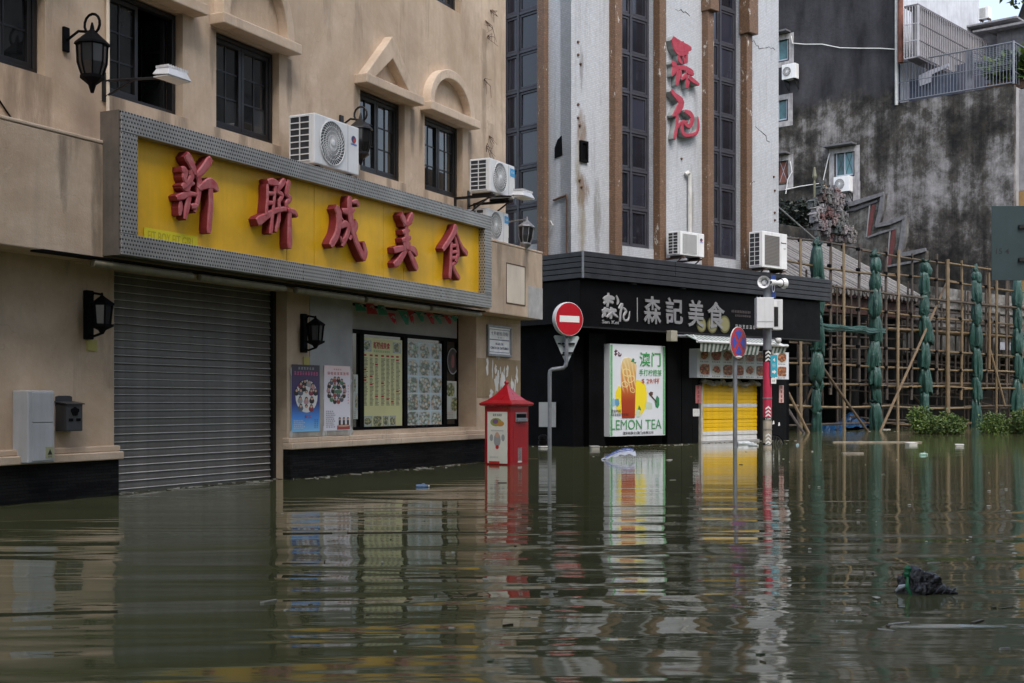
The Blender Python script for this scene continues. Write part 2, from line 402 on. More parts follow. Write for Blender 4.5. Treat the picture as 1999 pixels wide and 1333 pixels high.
def _bs():
    k = N('black_split_stone'); x, y, z = k.sep()
    cb = k.n('ShaderNodeCombineXYZ'); k.l(k.math('ADD', x, y), cb.inputs[0]); k.l(z, cb.inputs[1])
    br = k.n('ShaderNodeTexBrick'); k.l(cb.outputs[0], br.inputs['Vector']); br.inputs['Scale'].default_value = 1.0
    br.inputs['Brick Width'].default_value = .22; br.inputs['Row Height'].default_value = .028; br.inputs['Mortar Size'].default_value = .0025
    br.inputs['Color1'].default_value = (.005, .005, .006, 1); br.inputs['Color2'].default_value = (.016, .016, .016, 1); br.inputs['Mortar'].default_value = (.004, .004, .004, 1)
    k.bump(k.math('ADD', k.noise(22, 6, .7), k.math('MULTIPLY', br.outputs['Fac'], -1.0)), .8, .015)
    return k.set(**{'Base Color': br.outputs[0], 'Roughness': .7, 'Specular IOR Level': .1})
BLACKSTONE = _bs()
DARKMETAL = pm('dark_metal', (.018, .017, .018), .45, .4, .3, 8, bump=.1)
BLACK = pm('black_paint', (.004, .004, .005), .65, 0, .4, 2, bump=.08, spec=.06)
BLACKG = pm('black_gloss_panel', (.0035, .0033, .004), .45, 0, .4, 2, bump=.03, spec=.09)
FRAME = pm('window_frame_dark', (.010, .009, .010), .45, 0, .3, 6, bump=.05)
GLASS = glassy('dark_glass', (.010, .011, .012), .04, .9)
GLASS2 = glassy('tower_glass', (.008, .009, .014), .12, .7)
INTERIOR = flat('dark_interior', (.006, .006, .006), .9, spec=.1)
STEEL = perforated()
GREYMETAL = pm('grey_metal', (.26, .27, .29), .45, .5, .15, 5, streak=.3, bump=.06)
PALEMETAL = pm('pale_enamel', (.62, .63, .65), .4, 0, .08, 2, streak=.25, dirt=(.22, .2, .17), bump=.03)
WHITEMETAL = pm('white_enamel', (.72, .73, .74), .4, 0, .06, 2, streak=.3, dirt=(.3, .28, .24), bump=.03)
RUST = pm('rusty_iron', (.10, .055, .035), .8, .1, .5, 12, bump=.4)
GALV = pm('galvanised', (.23, .245, .27), .4, .6, .2, 8, streak=.25, bump=.05)
WIREGREY = flat('coil_fins', (.035, .038, .045), .5)
YELLOW = pm('yellow_sign_panel', (.82, .46, .008), .5, 0, .22, 1.1, streak=.22, dirt=(.4, .24, .02), bump=.12, bs=9)
def redletter(name, a, b):
    k = N(name); c = k.mix(k.ramp(k.noise(9, 9, .7), [(.35, 0.0), (.65, 1.0)]), a, b)
    c = k.mix(k.ramp(k.noise(26, 6, .7), [(.6, 0.0), (.75, .5)]), c, (.5, .3, .29))
    k.bump(k.noise(30, 6), .5, .008); return k.set(**{'Base Color': c, 'Roughness': .7})
REDF = redletter('faded_red_face', (.42, .055, .065), (.48, .17, .175))
REDS = redletter('red_letter_side', (.15, .007, .010), (.22, .015, .02))
WHITE = flat('print_white', (.74, .74, .73), .5); BLK = flat('print_black', (.012, .012, .014), .5)
PRED = flat('print_red', (.5, .03, .025), .5); PGREEN = flat('print_green', (.05, .32, .09), .5); PBLUE = flat('print_blue', (.03, .12, .5), .5)
PYEL = flat('print_yellow', (.82, .64, .02), .5); SKIN = flat('print_skin', (.62, .38, .28), .5); PGREY = flat('print_grey', (.35, .36, .37), .5)
POST_RED = pm('postbox_red', (.36, .008, .015), .32, 0, .15, 2, streak=.3, dirt=(.2, .01, .012), bump=.03, coat=.25)
GALV = pm('galvanised', (.2, .215, .24), .45, .25, .2, 8, streak=.25, bump=.05)
SIGN_RED = pm('traffic_red', (.42, .01, .02), .35, 0, .08, 3, bump=.02); SIGN_BLUE = flat('traffic_blue', (.02, .055, .42), .35)
LIP = pm('shutter_lip_highlight', (.85, .83, .79), .38, .1, .2, 3, streak=.35, dirt=(.2, .19, .18), bump=.08)  # slat lips coloured pale to stand in for bright highlight lines
ROLL = pm('shutter_steel', (.15, .138, .122), .45, .25, .25, 3, streak=.5, dirt=(.06, .055, .05), bump=.12, bs=25)
GREYPANEL = pm('grey_worn_panel', (.32, .32, .325), .6, 0, .2, 2, streak=.35, dirt=(.36, .36, .36), bump=.1)
TUBE = pm('cream_tube', (.22, .195, .13), .5, 0, .12, 3, streak=.4, bump=.04)
CREAMBOX = pm('pale_panel', (.72, .62, .5), .6, 0, .1, 2, streak=.2, bump=.1)

# ================================================================== ground and water
g = MB().q([(-220, -120, -.95), (260, -120, -.95), (260, 260, -.95), (-220, 260, -.95)]).build('ground', pm('street_asphalt', (.05, .05, .05), .9), fix=False); struct(g)
def water_mat():
    k = N('flood_water'); x, y, z = k.sep()
    near = k.n('ShaderNodeMapRange', interpolation_type='SMOOTHSTEP'); near.inputs[1].default_value = 15.5; near.inputs[2].default_value = 5.0
    near.inputs[3].default_value = .075; near.inputs[4].default_value = 1.0
    dx = k.math('SUBTRACT', x, .6)
    k.l(k.math('SQRT', k.math('ADD', k.math('MULTIPLY', k.math('MULTIPLY', dx, dx), .55), k.math('MULTIPLY', y, y))), near.inputs[0])
    a = k.noise(1, 2, .45, k.map((.33, 1.2, 1), rot=(0, 0, R(5))), .8)
    b = k.noise(1, 2, .5, k.map((1.1, 5.5, 1), rot=(0, 0, R(-7)), loc=(5, 2, 0)), .3)
    c = k.noise(1, 3, .55, k.map((4.5, 15, 1), rot=(0, 0, R(4))))
    big = k.noise(.25, 2)
    patch = k.ramp(big, [(.35, .4), (.65, 1.2)])
    h = k.math('MULTIPLY', k.math('SUBTRACT', a, .5), .052)
    h = k.math('ADD', h, k.math('MULTIPLY', k.math('SUBTRACT', b, .5), .0022))
    h = k.math('MULTIPLY', h, near.outputs[0])
    fine = k.math('MULTIPLY', k.math('SUBTRACT', c, .5), .0009)
    far = k.math('MULTIPLY', k.math('SUBTRACT', b, .5), .0020)
    h = k.math('ADD', h, k.math('MULTIPLY', k.math('ADD', fine, far), patch))
    k.bump(h, 1.0, 1.0)
    col = k.mix(k.ramp(k.noise(.5, 5), [(.3, 0.0), (.7, 1.0)]), (.070, .075, .033), (.100, .103, .050))
    k.set(**{'Base Color': col, 'Roughness': k.ramp(k.noise(1, 5, .6, k.map((.25, .7, 1), loc=(2, 9, 0)), .8), [(.4, .025), (.7, .085)]), 'IOR': 1.33, 'Specular IOR Level': .5}); return k.m
wt = MB().q([(-90, -60, 0), (140, -60, 0), (140, 140, 0), (-90, 140, 0)]).build('water', water_mat(), fix=False); struct(wt)

# ================================================================== helpers for facades
def holed_wall(mb, s0, s1, z0, z1, of, ob, holes, mi=0):
    xs = sorted(set([s0, s1] + [v for h in holes for v in h[:2]])); zs = sorted(set([z0, z1] + [v for h in holes for v in h[2:]]))
    xs = [v for v in xs if s0 <= v <= s1]; zs = [v for v in zs if z0 <= v <= z1]
    for a, b_ in zip(xs, xs[1:]):
        for c, d in zip(zs, zs[1:]):
            m = ((a + b_) / 2, (c + d) / 2)
            if any(h[0] < m[0] < h[1] and h[2] < m[1] < h[3] for h in holes): continue
            mb.rect(a, b_, c, d, of, mi)
    for a, b_, c, d in holes:
        a, b_, c, d = max(a, s0), min(b_, s1), max(c, z0), min(d, z1)
        mb.so([(a, of, c), (a, of, d), (a, ob, d), (a, ob, c)], mi); mb.so([(b_, of, c), (b_, ob, c), (b_, ob, d), (b_, of, d)], mi)
        mb.so([(a, of, c), (a, ob, c), (b_, ob, c), (b_, of, c)], mi); mb.so([(a, of, d), (b_, of, d), (b_, ob, d), (a, ob, d)], mi)
    mb.so([(s0, of, z0), (s0, of, z1), (s0, ob, z1), (s0, ob, z0)], mi); mb.so([(s1, of, z0), (s1, ob, z0), (s1, ob, z1), (s1, of, z1)], mi)
    mb.so([(s0, of, z1), (s1, of, z1), (s1, ob, z1), (s0, ob, z1)], mi); mb.so([(s0, of, z0), (s0, ob, z0), (s1, ob, z0), (s1, of, z0)], mi)
    return mb
def frame_ring(mb, s0, s1, z0, z1, t, o0, o1, mi=0):
    mb.b(s0, s1, o0, o1, z0, z0 + t, mi); mb.b(s0, s1, o0, o1, z1 - t, z1, mi)
    mb.b(s0, s0 + t, o0, o1, z0 + t, z1 - t, mi); mb.b(s1 - t, s1, o0, o1, z0 + t, z1 - t, mi); return mb
def pane_grid(parent, s0, s1, z0, z1, cols, rows, bar, o, fm, gm):
    """glazing bars as one part and every pane as its own"""
    g_ = MB(); dw = (s1 - s0) / cols; dh = (z1 - z0) / rows
    for i in range(1, cols): g_.b(s0 + i * dw - bar / 2, s0 + i * dw + bar / 2, o - .004, o + .014, z0, z1)
    for j in range(1, rows): g_.b(s0, s1, o - .003, o + .012, z0 + j * dh - bar / 2, z0 + j * dh + bar / 2)
    if cols > 1 or rows > 1: g_.build('glazing_bar', fm, parent)
    me = MB().b(0, dw, -.004, .004, 0, dh).mesh('pane', gm)
    for i in range(cols):
        for j in range(rows): link('pane', me, parent, TR(s0 + i * dw, -o - rnd.uniform(-.001, .001), z0 + j * dh) @ Matrix.Rotation(R(rnd.uniform(-.5, .5)), 4, 'X'))
def casement(parent, s0, s1, z0, z1, o, sash=2, cols=2, rows=3, skip=()):
    fr = frame_ring(MB(), s0, s1, z0, z1, .05, o - .03, o + .05).build('window', FRAME, parent, bevel=.004)
    wdt = (s1 - s0 - .1) / sash
    for i in range(sash):
        if i in skip: continue
        a = s0 + .05 + i * wdt; frame_ring(MB(), a + .004, a + wdt - .004, z0 + .054, z1 - .054, .045, o - .015, o + .035).build('sash', FRAME, fr, bevel=.003)
        pane_grid(fr, a + .05, a + wdt - .05, z0 + .1, z1 - .1, cols, rows, .016, o, FRAME, GLASS)
    return fr

# ================================================================== cream corner restaurant
OU, OF, OG, OS = -.06, .57, .20, .78       # upper wall, fascia, ground wall, sign face: distances outwards
SE = 8.68                                   # right end of the building
b1 = thing('restaurant_building', 'cream plaster corner building with arched window hoods and yellow sign', 'building', B1.M)
def z1(px, py, o): return B1.at(px, py, o)[1]
SG = -.20                                  # glass plane
zb, zt = 3.87, 4.95
wins = []   # s0,s1 at the wall plane
def sp(px, o=OU): return B1.s(px, o)
W = {'w0': (sp(88) - 1.35, sp(88)), 'w1': (sp(208), sp(357)), 'w2': (sp(422), sp(545)), 'w3': (sp(703), sp(790)), 'w4': (sp(829), sp(903))}
holes = [(a, b, zb, zt) for a, b in W.values()]
u_s1 = sp(899); holes2 = [(u_s1 - 1.05, u_s1, z1(899, 27, OU), z1(899, 27, OU) + 1.15), (u_s1 - 4.6, u_s1 - 3.5, z1(899, 27, OU), z1(899, 27, OU) + 1.15)]
mb = holed_wall(MB(), -7.0, SE, 3.0, 9.4, OU, OU - .24, holes + holes2); mb.build('upper_wall', CREAM, b1, fix=False)
MB().b(-7.0, W['w1'][0] - .2, -6.0, OU - .25, -.95, 9.3).b(W['w1'][0] - .2, W['w1'][1] + .2, -6.0, OU - 1.3, -.95, 9.3).b(W['w1'][1] + .2, SE - .02, -6.0, OU - .25, -.95, 9.3).build('building_core', INTERIOR, b1)
MB().b(-7.1, SE + .1, -6.1, OU + .12, 9.4, 9.75).build('parapet', CREAM2, b1)
for k_, (a, b) in W.items():
    sk = (1,) if k_ == 'w1' else ()
    casement(b1, a + .01, b - .01, zb + .01, zt - .01, SG, 2, 2, 3, sk)
for a, b, c, d in holes2: casement(b1, a + .01, b - .01, c + .01, d - .01, SG, 2, 2, 3)
# the open sash of the second window, swung outwards
a, b = W['w1']; wdt = (b - a) / 2
sash = frame_ring(MB(), -wdt, 0, zb + .06, zt - .06, .05, -.02, .02).build('open_sash', FRAME, b1, TR(b - .07, -SG + .04, 0) @ Matrix.Rotation(R(-78), 4, 'Z'), bevel=.003)
pane_grid(sash, -wdt + .05, -.05, zb + .11, zt - .11, 2, 3, .016, 0, FRAME, GLASS)
# hoods
def arch_hood(a, b, top):
    z0 = zt + .005; m = (a + b) / 2; rs = (b - a) / 2; n = 28; rz = top - (z0 + .12)
    out = [(m + rs * math.cos(math.pi * i / n), z0 + .121 + rz * math.sin(math.pi * i / n)) for i in range(n + 1)]
    inn = [(m + (rs - .13) * math.cos(math.pi * i / n), z0 + .121 + (rz - .13) * math.sin(math.pi * i / n)) for i in range(n + 1)]
    h = MB().ring(out, inn, OU - .01, OU + .13, closed=False).b(a - .06, b + .06, OU - .01, OU + .19, z0, z0 + .12)
    h.build('arched_hood', CREAM2, b1, bevel=.012)
def gable_hood(a, b, top):
    z0 = zt + .005; m = (a + b) / 2; out = [(b, z0 + .121), (m, top), (a, z0 + .121)]; inn = [(b - .22, z0 + .1205), (m, top - .3), (a + .22, z0 + .1205)]
    MB().ring(out, inn, OU - .01, OU + .13, closed=False).b(a - .06, b + .06, OU - .01, OU + .19, z0, z0 + .12).build('gabled_hood', CREAM2, b1, bevel=.012)
arch_hood(sp(417), sp(558), 5.9)
gable_hood(sp(697), sp(801), z1(757, 65, OU + .13))
arch_hood(sp(824), sp(913), z1(865, 128, OU + .13))
gable_hood(W['w1'][0] - .05, W['w1'][1] + .12, 6.15)
arch_hood(W['w0'][0] - .05, W['w0'][1] + .1, 5.95)
# the projecting band over the ground floor
FZ0, FZ1 = 2.17, 3.20
MB().b(-7.0, -.70, OU + .002, OF, FZ0, FZ1).build('fascia_band', CREAM, b1, bevel=.012)
MB().b(-.70, 6.9, OU + .002, OF - .16, FZ0 - .02, FZ1).build('fascia_core', CREAM, b1)
fb = MB().b(6.9, SE + .03, OU + .002, OF, FZ0, FZ1).build('fascia_band', CREAM, b1, bevel=.012)
MB().b(-7.0, SE + .035, OF - .25, OF + .006, FZ1, FZ1 + .035).build('coping', CREAM2, b1, bevel=.01)
sa, sb_ = B1.s(988, OF), B1.s(1025, OF)
frame_ring(MB(), sa, sb_, z1(988, 592, OF), z1(988, 512, OF), .012, OF - .01, OF + .006).build('panel_groove', RUST, fb)
MB().b(sa + .02, sb_ - .02, OF - .01, OF + .004, z1(988, 592, OF) + .02, z1(988, 512, OF) - .02).build('inset_panel', CREAMBOX, fb)
MB().b(B1.s(1031, OF), SE + .028, OF - .01, OF + .003, 2.175, 2.66).build('patched_plaster', pm('grey_patch', (.42, .41, .40), .85, 0, .2, 6, bump=.3), fb)
# ground floor walls
SL, SR0, SR1 = -.20, B1.s(560, OG), B1.s(688, OG)      # shutter bay between SL and SR0, poster wall SR0..SR1
WS1 = B1.s(930, OG); WZ0, WZ1 = z1(690, 849, OG) + .0, z1(690, 585, OG)
gz = FZ0 + .01
holed_wall(MB(), -7.0, SE, -.95, gz, OG, -.2, [(SL, SR0, -.951, gz + .01), (SR1, WS1, .52, gz + .01)]).build('ground_wall', CREAM, b1, fix=False)
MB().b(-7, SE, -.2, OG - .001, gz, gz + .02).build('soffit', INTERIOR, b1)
PL = .34
for a, b in ((-7.0, SL + .01), (SR0 - .01, SE + .03)):
    MB().b(a, b, OG - .05, OG + .055, -.95, PL).build('stone_plinth', BLACKSTONE, b1, bevel=.008)
def ledge(a, b):
    MB().b(a, b, OG - .04, OG + .10, PL, PL + .075).b(a + .0, b, OG - .04, OG + .055, PL + .075, PL + .13).build('stone_ledge', CREAM2, b1, bevel=.01)
ledge(-7.0, SL + .03); ledge(SR0 - .03, SR1 - .15); ledge(SR1 - .148, SR1 + 1.0); ledge(SR1 + 1.002, SE + .05)
MB().b(SR1 - .02, WS1 + .02, -.18, OG - .05, PL + .02, PL + .17).build('window_sill', CREAM2, b1, bevel=.01)
# roller shutter: every slat its own piece
rs = MB().b(SL + .001, SL + .06, -.05, .05, -.95, gz).b(SR0 - .06, SR0 - .001, -.05, .05, -.95, gz).build('roller_shutter', DARKMETAL, b1)
SP = .077; prof = []
def slat_mesh(L):
    m = MB(); pts = []
    for i in range(7):
        t = i / 6; pts.append((.010 * math.sin(math.pi * .5 * (1 - t)) , SP * (.16 + .82 * t)))
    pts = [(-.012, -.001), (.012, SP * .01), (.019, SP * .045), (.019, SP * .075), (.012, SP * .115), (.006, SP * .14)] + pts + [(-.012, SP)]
    v = []
    for x in (0, L):
        v += [(x, -o, z) for o, z in pts]
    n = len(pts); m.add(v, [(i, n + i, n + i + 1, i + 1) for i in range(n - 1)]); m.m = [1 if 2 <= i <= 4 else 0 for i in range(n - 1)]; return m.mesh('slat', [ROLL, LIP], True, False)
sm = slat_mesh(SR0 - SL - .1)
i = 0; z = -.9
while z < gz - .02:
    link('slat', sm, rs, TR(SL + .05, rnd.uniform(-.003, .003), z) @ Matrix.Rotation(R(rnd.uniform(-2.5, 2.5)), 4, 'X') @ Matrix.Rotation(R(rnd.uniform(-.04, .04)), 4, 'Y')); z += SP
MB().b(SL + .06, SR0 - .06, -.07, -.03, -.95, gz).build('backing', INTERIOR, rs)
# shop window
sw = frame_ring(MB(), SR1 - .03, WS1 + .01, .50, gz, .06, -.17, -.10).build('shop_window', BLACK, b1)
GO = -.12
zt_ = z1(690, 650, GO); MB().b(SR1 + .03, WS1 - .05, -.16, GO + .02, zt_ + .05, gz - .06).build('grey_header_panel', GREYPANEL, sw)
MB().b(SR1 + .03, WS1 - .05, -.165, GO + .035, zt_, zt_ + .05).build('header_rail', BLACK, sw)
for px in (703, 788.5, 866, 903):
    s_ = B1.s(px, GO); MB().b(s_ - .05, s_ + .05, -.16, GO + .03, .56, zt_).build('mullion', BLACK, sw)
ed = [SR1 + .03] + [B1.s(p, GO) for p in (703, 788.5, 866, 903)] + [WS1 - .05]
for a, b in zip(ed, ed[1:]):
    if b - a > .15: MB().b(a + .052, b - .052, -.15, GO, .56, zt_).build('pane', GLASS, sw)
# worn grey panel behind the posters
pa, pb = B1.s(566, OG), B1.s(687, OG)
MB().b(B1.s(604, OG), pb, OG - .01, OG + .008, 1.26, gz - .01).build('worn_panel', GREYPANEL, b1)
MB().b(pa, pb, OG - .01, OG + .012, PL + .14, 1.258).build('poster_backing', pm('stained_board', (.33, .31, .27), .8, 0, .3, 5, streak=.6, dirt=(.55, .54, .5), bump=.2), b1)
for i in range(16):                        # torn remains of older bills round the posters
    e = i % 4; cx = rnd.choice((pa + .05, (pa + pb) / 2 + .02, pb - .06)) + rnd.uniform(-.05, .05); cz = rnd.uniform(.5, 1.25) if e < 2 else rnd.choice((.53, 1.24)); n = 9; ht, wd = rnd.uniform(.03, .12), rnd.uniform(.015, .05)
    MB().so([(cx + wd * rnd.uniform(.3, 1.3) * math.cos(6.283 * j / n), OG + .0125 + .0001 * i, cz + ht * rnd.uniform(.3, 1.2) * math.sin(6.283 * j / n)) for j in range(n)]).build('torn_bill', pm('torn_bill', (.5, .5, .48), .8, bump=.1) if i == 0 else bpy.data.materials['torn_bill'], b1)
# dirt and torn paper on the corner pillar
pp = B1.at(966, 760, OG)
MB().b(B1.s(931, OG), SE - .01, OG - .01, OG + .006, .95, z1(960, 700, OG)).build('stained_patch', plaster('stained_plaster', (.42, .33, .21), .4, .8), b1)
for i in range(26):
    c = (rnd.uniform(B1.s(948, OG), SE - .12), rnd.uniform(.9, 1.42)); m = MB(); n = 11; ht = rnd.uniform(.05, .22); wd = rnd.uniform(.02, .07)
    if i == 0: c = (B1.s(970, OG), 1.62); ht, wd = .12, .1
    m.so([(c[0] + wd * rnd.uniform(.25, 1.25) * math.cos(6.283 * j / n), OG + .009 + .001 * (i % 5), c[1] + ht * rnd.uniform(.4, 1.1) * math.sin(6.283 * j / n)) for j in range(n)])
    m.build('torn_paper', pm('torn_paper', (.6, .6, .58), .8, bump=.1) if i == 0 else bpy.data.materials['torn_paper'], b1)
# conduit by the second window and thin cables
MB().tube([(sp(206), -OU - .03, 3.2), (sp(206), -OU - .03, 6.4)], .018).build('conduit', CREAMBOX, b1, smooth=True)
a = B1.at(0, 195, OU + .02); b = B1.at(25, 232, OU + .02)
MB().tube([(a[0] - .3, -OU - .01, a[1] + .3), (a[0], -OU - .01, a[1]), (b[0], -OU - .01, b[1])], .008, 6).build('cable', BLACK, b1)
for px, py in ((945, 155), (955, 265), (952, 70), (948, 40), (957, 20), (950, 285)):
    t, zz = B1.at(px, py, OU); m = MB()
    for i in range(5): m.tube([(t, -OU, zz), (t + rnd.uniform(-.12, .15), -OU - .05, zz + rnd.uniform(-.12, .05)), (t + rnd.uniform(-.2, .25), -OU - .08, zz + rnd.uniform(-.3, .02))], [.006, .004, .002], 4)
    m.build('dry_twig', RUST, b1)

# ---------------- sign
sg = thing('shop_sign', 'long yellow sign with thick red brush characters in a perforated steel frame', 'sign', B1.M)
ZA, ZB = 2.20, 3.49; A0, A1_ = B1.s(237, OS), B1.s(960, OS); FB = .58
fw = .19
def chan(m, a, b, c, d): m.b(a, b, FB, OS, c, d)
T_ = (A1_ - A0)
for nm, (a, b, c, d) in {'frame_top': (A0, A1_, ZB - fw, ZB), 'frame_bottom': (A0, A1_, ZA, ZA + fw), 'frame_left': (A0, A0 + fw + .02, ZA + fw + .002, ZB - fw - .002), 'frame_right': (A1_ - fw - .02, A1_, ZA + fw + .002, ZB - fw - .002)}.items():
    if nm in ('frame_top', 'frame_bottom'):
        cuts = [a, a + (b - a) * .52, a + (b - a) * .8, b] if nm == 'frame_top' else [a, a + (b - a) * .38, a + (b - a) * .48, a + (b - a) * .8, b]
        for x0, x1 in zip(cuts, cuts[1:]): MB().b(x0 + .002, x1 - .002, FB, OS, c, d).build(nm, STEEL, sg, bevel=.006)
    else: MB().b(a, b, FB, OS, c, d).build(nm, STEEL, sg, bevel=.006)
MB().b(A0 - .012, A0 - .001, FB - .04, OS - .02, ZA - .004, ZB + .004).build('side_plate', pm('brown_side_plate', (.16, .14, .12), .5, .3, .3, 3, streak=.4), sg)
OB = .68
cuts = [A0 + .1] + [B1.s(p, OB) for p in (560, 613, 748, 788)] + [A1_ - .1]
for x0, x1 in zip(cuts, cuts[1:]): MB().b(x0 + .004, x1 - .004, FB + .01, OB + rnd.uniform(-.002, .003), ZA + .1, ZB - .1).build('yellow_panel', YELLOW, sg)
st0, st1 = B1.s(281, OB + .005), B1.s(386, OB + .005)
stk = MB().b(st0, st1, OB + .004, OB + .007, z1(330, 481, OB), z1(330, 452, OB)).build('yellow_sticker', flat('lemon_tape', (.72, .62, .01), .45), sg)
text('sticker_lettering', 'FIT BOY FIT GIRL', flat('faded_ink', (.50, .40, .02), .6), sg, st0 + .05, st1 - .05, z1(330, 476, OB), z1(330, 457, OB), OB + .008, .001)
def brush(name, org, scale, strokes, fr, oback, ofront, mats, wf, parent):
    m = MB()
    for i, (pts, wd) in enumerate(strokes):
        P = [fr.at(org[0] + x / scale, org[1] + y / scale, ofront) for x, y in pts]
        m.stroke(P, [q * wf for q in wd] if isinstance(wd, (list, tuple)) else wd * wf, oback, ofront - .0022 * (i % 9), 0, 1)
    return m.build(name, mats, parent, fix=True)
C1, K1 = (320, 280), 6.06
C2, K2 = (620, 360), 6.247
xin = [([(285, 150), (325, 215), (360, 300), (372, 350)], [.15, .14, .11, .08]), ([(225, 305), (265, 330), (255, 400), (275, 465)], [.09, .12, .1, .06]), ([(330, 330), (345, 390), (290, 470), (235, 510)], [.09, .1, .08, .09]),
  ([(560, 195), (500, 280), (430, 360), (405, 385)], [.13, .12, .1, .06]), ([(405, 365), (440, 440), (435, 560), (420, 680), (385, 800)], [.09, .1, .09, .08, .06]), ([(240, 505), (295, 540), (330, 480), (370, 470)], [.1, .09, .08, .06]),
  ([(180, 640), (250, 620), (320, 595), (420, 605)], [.08, .1, .08, .05]), ([(315, 540), (320, 640), (300, 760), (275, 880)], [.07, .1, .1, .07]), ([(225, 690), (225, 760), (218, 840)], [.06, .09, .05]), ([(345, 745), (400, 735)], [.09, .06]),
  ([(430, 530), (500, 490), (560, 470), (615, 500), (640, 550)], [.08, .12, .16, .13, .08]), ([(568, 520), (572, 700), (560, 880), (548, 1040)], [.1, .09, .1, .09])]
lian = [([(1245, 455), (1300, 455), (1350, 470)], [.1, .12, .1]), ([(1238, 490), (1238, 650), (1222, 830)], [.06, .06, .07]), ([(1335, 480), (1322, 640), (1300, 850), (1280, 1050)], [.07, .06, .07, .09]), ([(1255, 590), (1320, 590)], [.07, .06]), ([(1250, 705), (1310, 700)], [.08, .06]),
  ([(1135, 920), (1215, 870), (1330, 800), (1440, 775), (1500, 790)], [.16, .12, .09, .08, .07]), ([(1440, 445), (1385, 520), (1370, 570), (1425, 610), (1385, 690), (1395, 780)], [.12, .1, .08, .08, .07, .08]), ([(1500, 460), (1480, 550), (1475, 600), (1520, 650), (1470, 710), (1500, 790)], [.12, .1, .08, .09, .08, .09]),
  ([(1385, 790), (1385, 900), (1350, 1035)], [.08, .09, .06]), ([(1480, 790), (1550, 810), (1580, 850)], [.08, .1, .08]), ([(1500, 780), (1500, 900), (1500, 1060), (1500, 1215)], [.08, .1, .12, .13])]
cheng = [([(235, 285), (268, 350), (268, 480), (240, 620), (175, 735)], [.12, .15, .13, .13, .12]), ([(405, 170), (400, 260), (415, 400), (450, 580), (500, 740), (575, 895)], [.12, .12, .13, .12, .12, .13]), ([(585, 900), (600, 820), (575, 710)], [.1, .1, .07]), ([(320, 320), (390, 330), (455, 310)], [.08, .11, .08]), ([(440, 215), (495, 210), (510, 255)], [.06, .09, .07]),
  ([(305, 510), (355, 480), (395, 510), (385, 600), (345, 690), (325, 745)], [.09, .11, .1, .1, .1, .06]), ([(295, 640), (320, 690), (330, 730)], [.06, .07, .05]), ([(480, 440), (495, 500), (470, 580), (415, 665)], [.06, .1, .09, .06]), ([(300, 400), (340, 440)], [.06, .05])]
mei = [([(1035, 375), (1060, 430), (1095, 490)], [.13, .13, .08]), ([(1165, 375), (1140, 430), (1105, 490)], [.12, .13, .08]), ([(1060, 490), (1150, 465)], [.07, .08]), ([(1100, 470), (1100, 620), (1105, 770)], [.08, .12, .1]), ([(1055, 580), (1130, 560)], [.09, .07]), ([(1050, 680), (1140, 650)], [.08, .1]), ([(1070, 735), (1135, 720)], [.1, .1]),
  ([(960, 800), (1050, 780), (1130, 770), (1200, 800), (1225, 850)], [.12, .1, .1, .13, .1]), ([(1110, 780), (1070, 850), (1010, 940), (960, 975)], [.1, .12, .13, .1]), ([(1125, 820), (1160, 890), (1190, 960), (1215, 1015)], [.07, .12, .14, .13])]
shi = [([(1690, 515), (1670, 590), (1610, 690), (1540, 790)], [.12, .13, .11, .1]), ([(1690, 560), (1730, 660), (1775, 770), (1825, 835)], [.07, .06, .1, .13]), ([(1645, 720), (1640, 850), (1635, 1000), (1625, 1130)], [.09, .08, .09, .1]), ([(1690, 640), (1715, 740), (1725, 850), (1700, 930)], [.06, .1, .1, .09]), ([(1650, 750), (1720, 740)], [.07, .06]), ([(1650, 830), (1715, 815)], [.06, .06]), ([(1650, 900), (1710, 885)], [.06, .06]),
  ([(1655, 985), (1720, 940)], [.06, .07]), ([(1675, 990), (1700, 1060), (1745, 1135)], [.07, .1, .11])]
LO = OB + .115
brush('character', C1, K1, xin, B1, OB - .02, LO, [REDF, REDS], .74, sg)
brush('character', C1, K1, lian, B1, OB - .02, LO, [REDF, REDS], .7, sg)
for st in (cheng, mei, shi): brush('character', C2, K2, st, B1, OB - .02, LO, [REDF, REDS], .78, sg)

# ---------------- tubes under the sign
TO = .62
for i, (x0, y0, x1, y1) in enumerate([(180, 512, 375, 543), (388, 544, 556, 567), (576, 570, 708, 588), (714, 589, 836, 604), (841, 605, 938, 616)]):
    a = B1.at(x0, y0, TO); b = B1.at(x1, y1, TO); zz = 2.112
    t = thing('tube_light', 'cream capped tube light clipped in the row under the yellow sign', 'tube light', B1.T(a[0], TO, zz), 'tube lights under the yellow sign')
    L = b[0] - a[0]; MB().lathe([(.012, 0), (.034, .005), (.036, .02), (.036, L - .02), (.034, L - .005), (.012, L)], 12, axis='x').build('tube', TUBE, t, smooth=True)
    for f in (.18, .5, .82): MB().b(L * f - .012, L * f + .012, -.012, .012, .03, .06).build('clip', DARKMETAL, t)
MB().b(-1.5, 6.6, .5, .66, 2.155, 2.17).build('tube_rail', BLACK, b1)

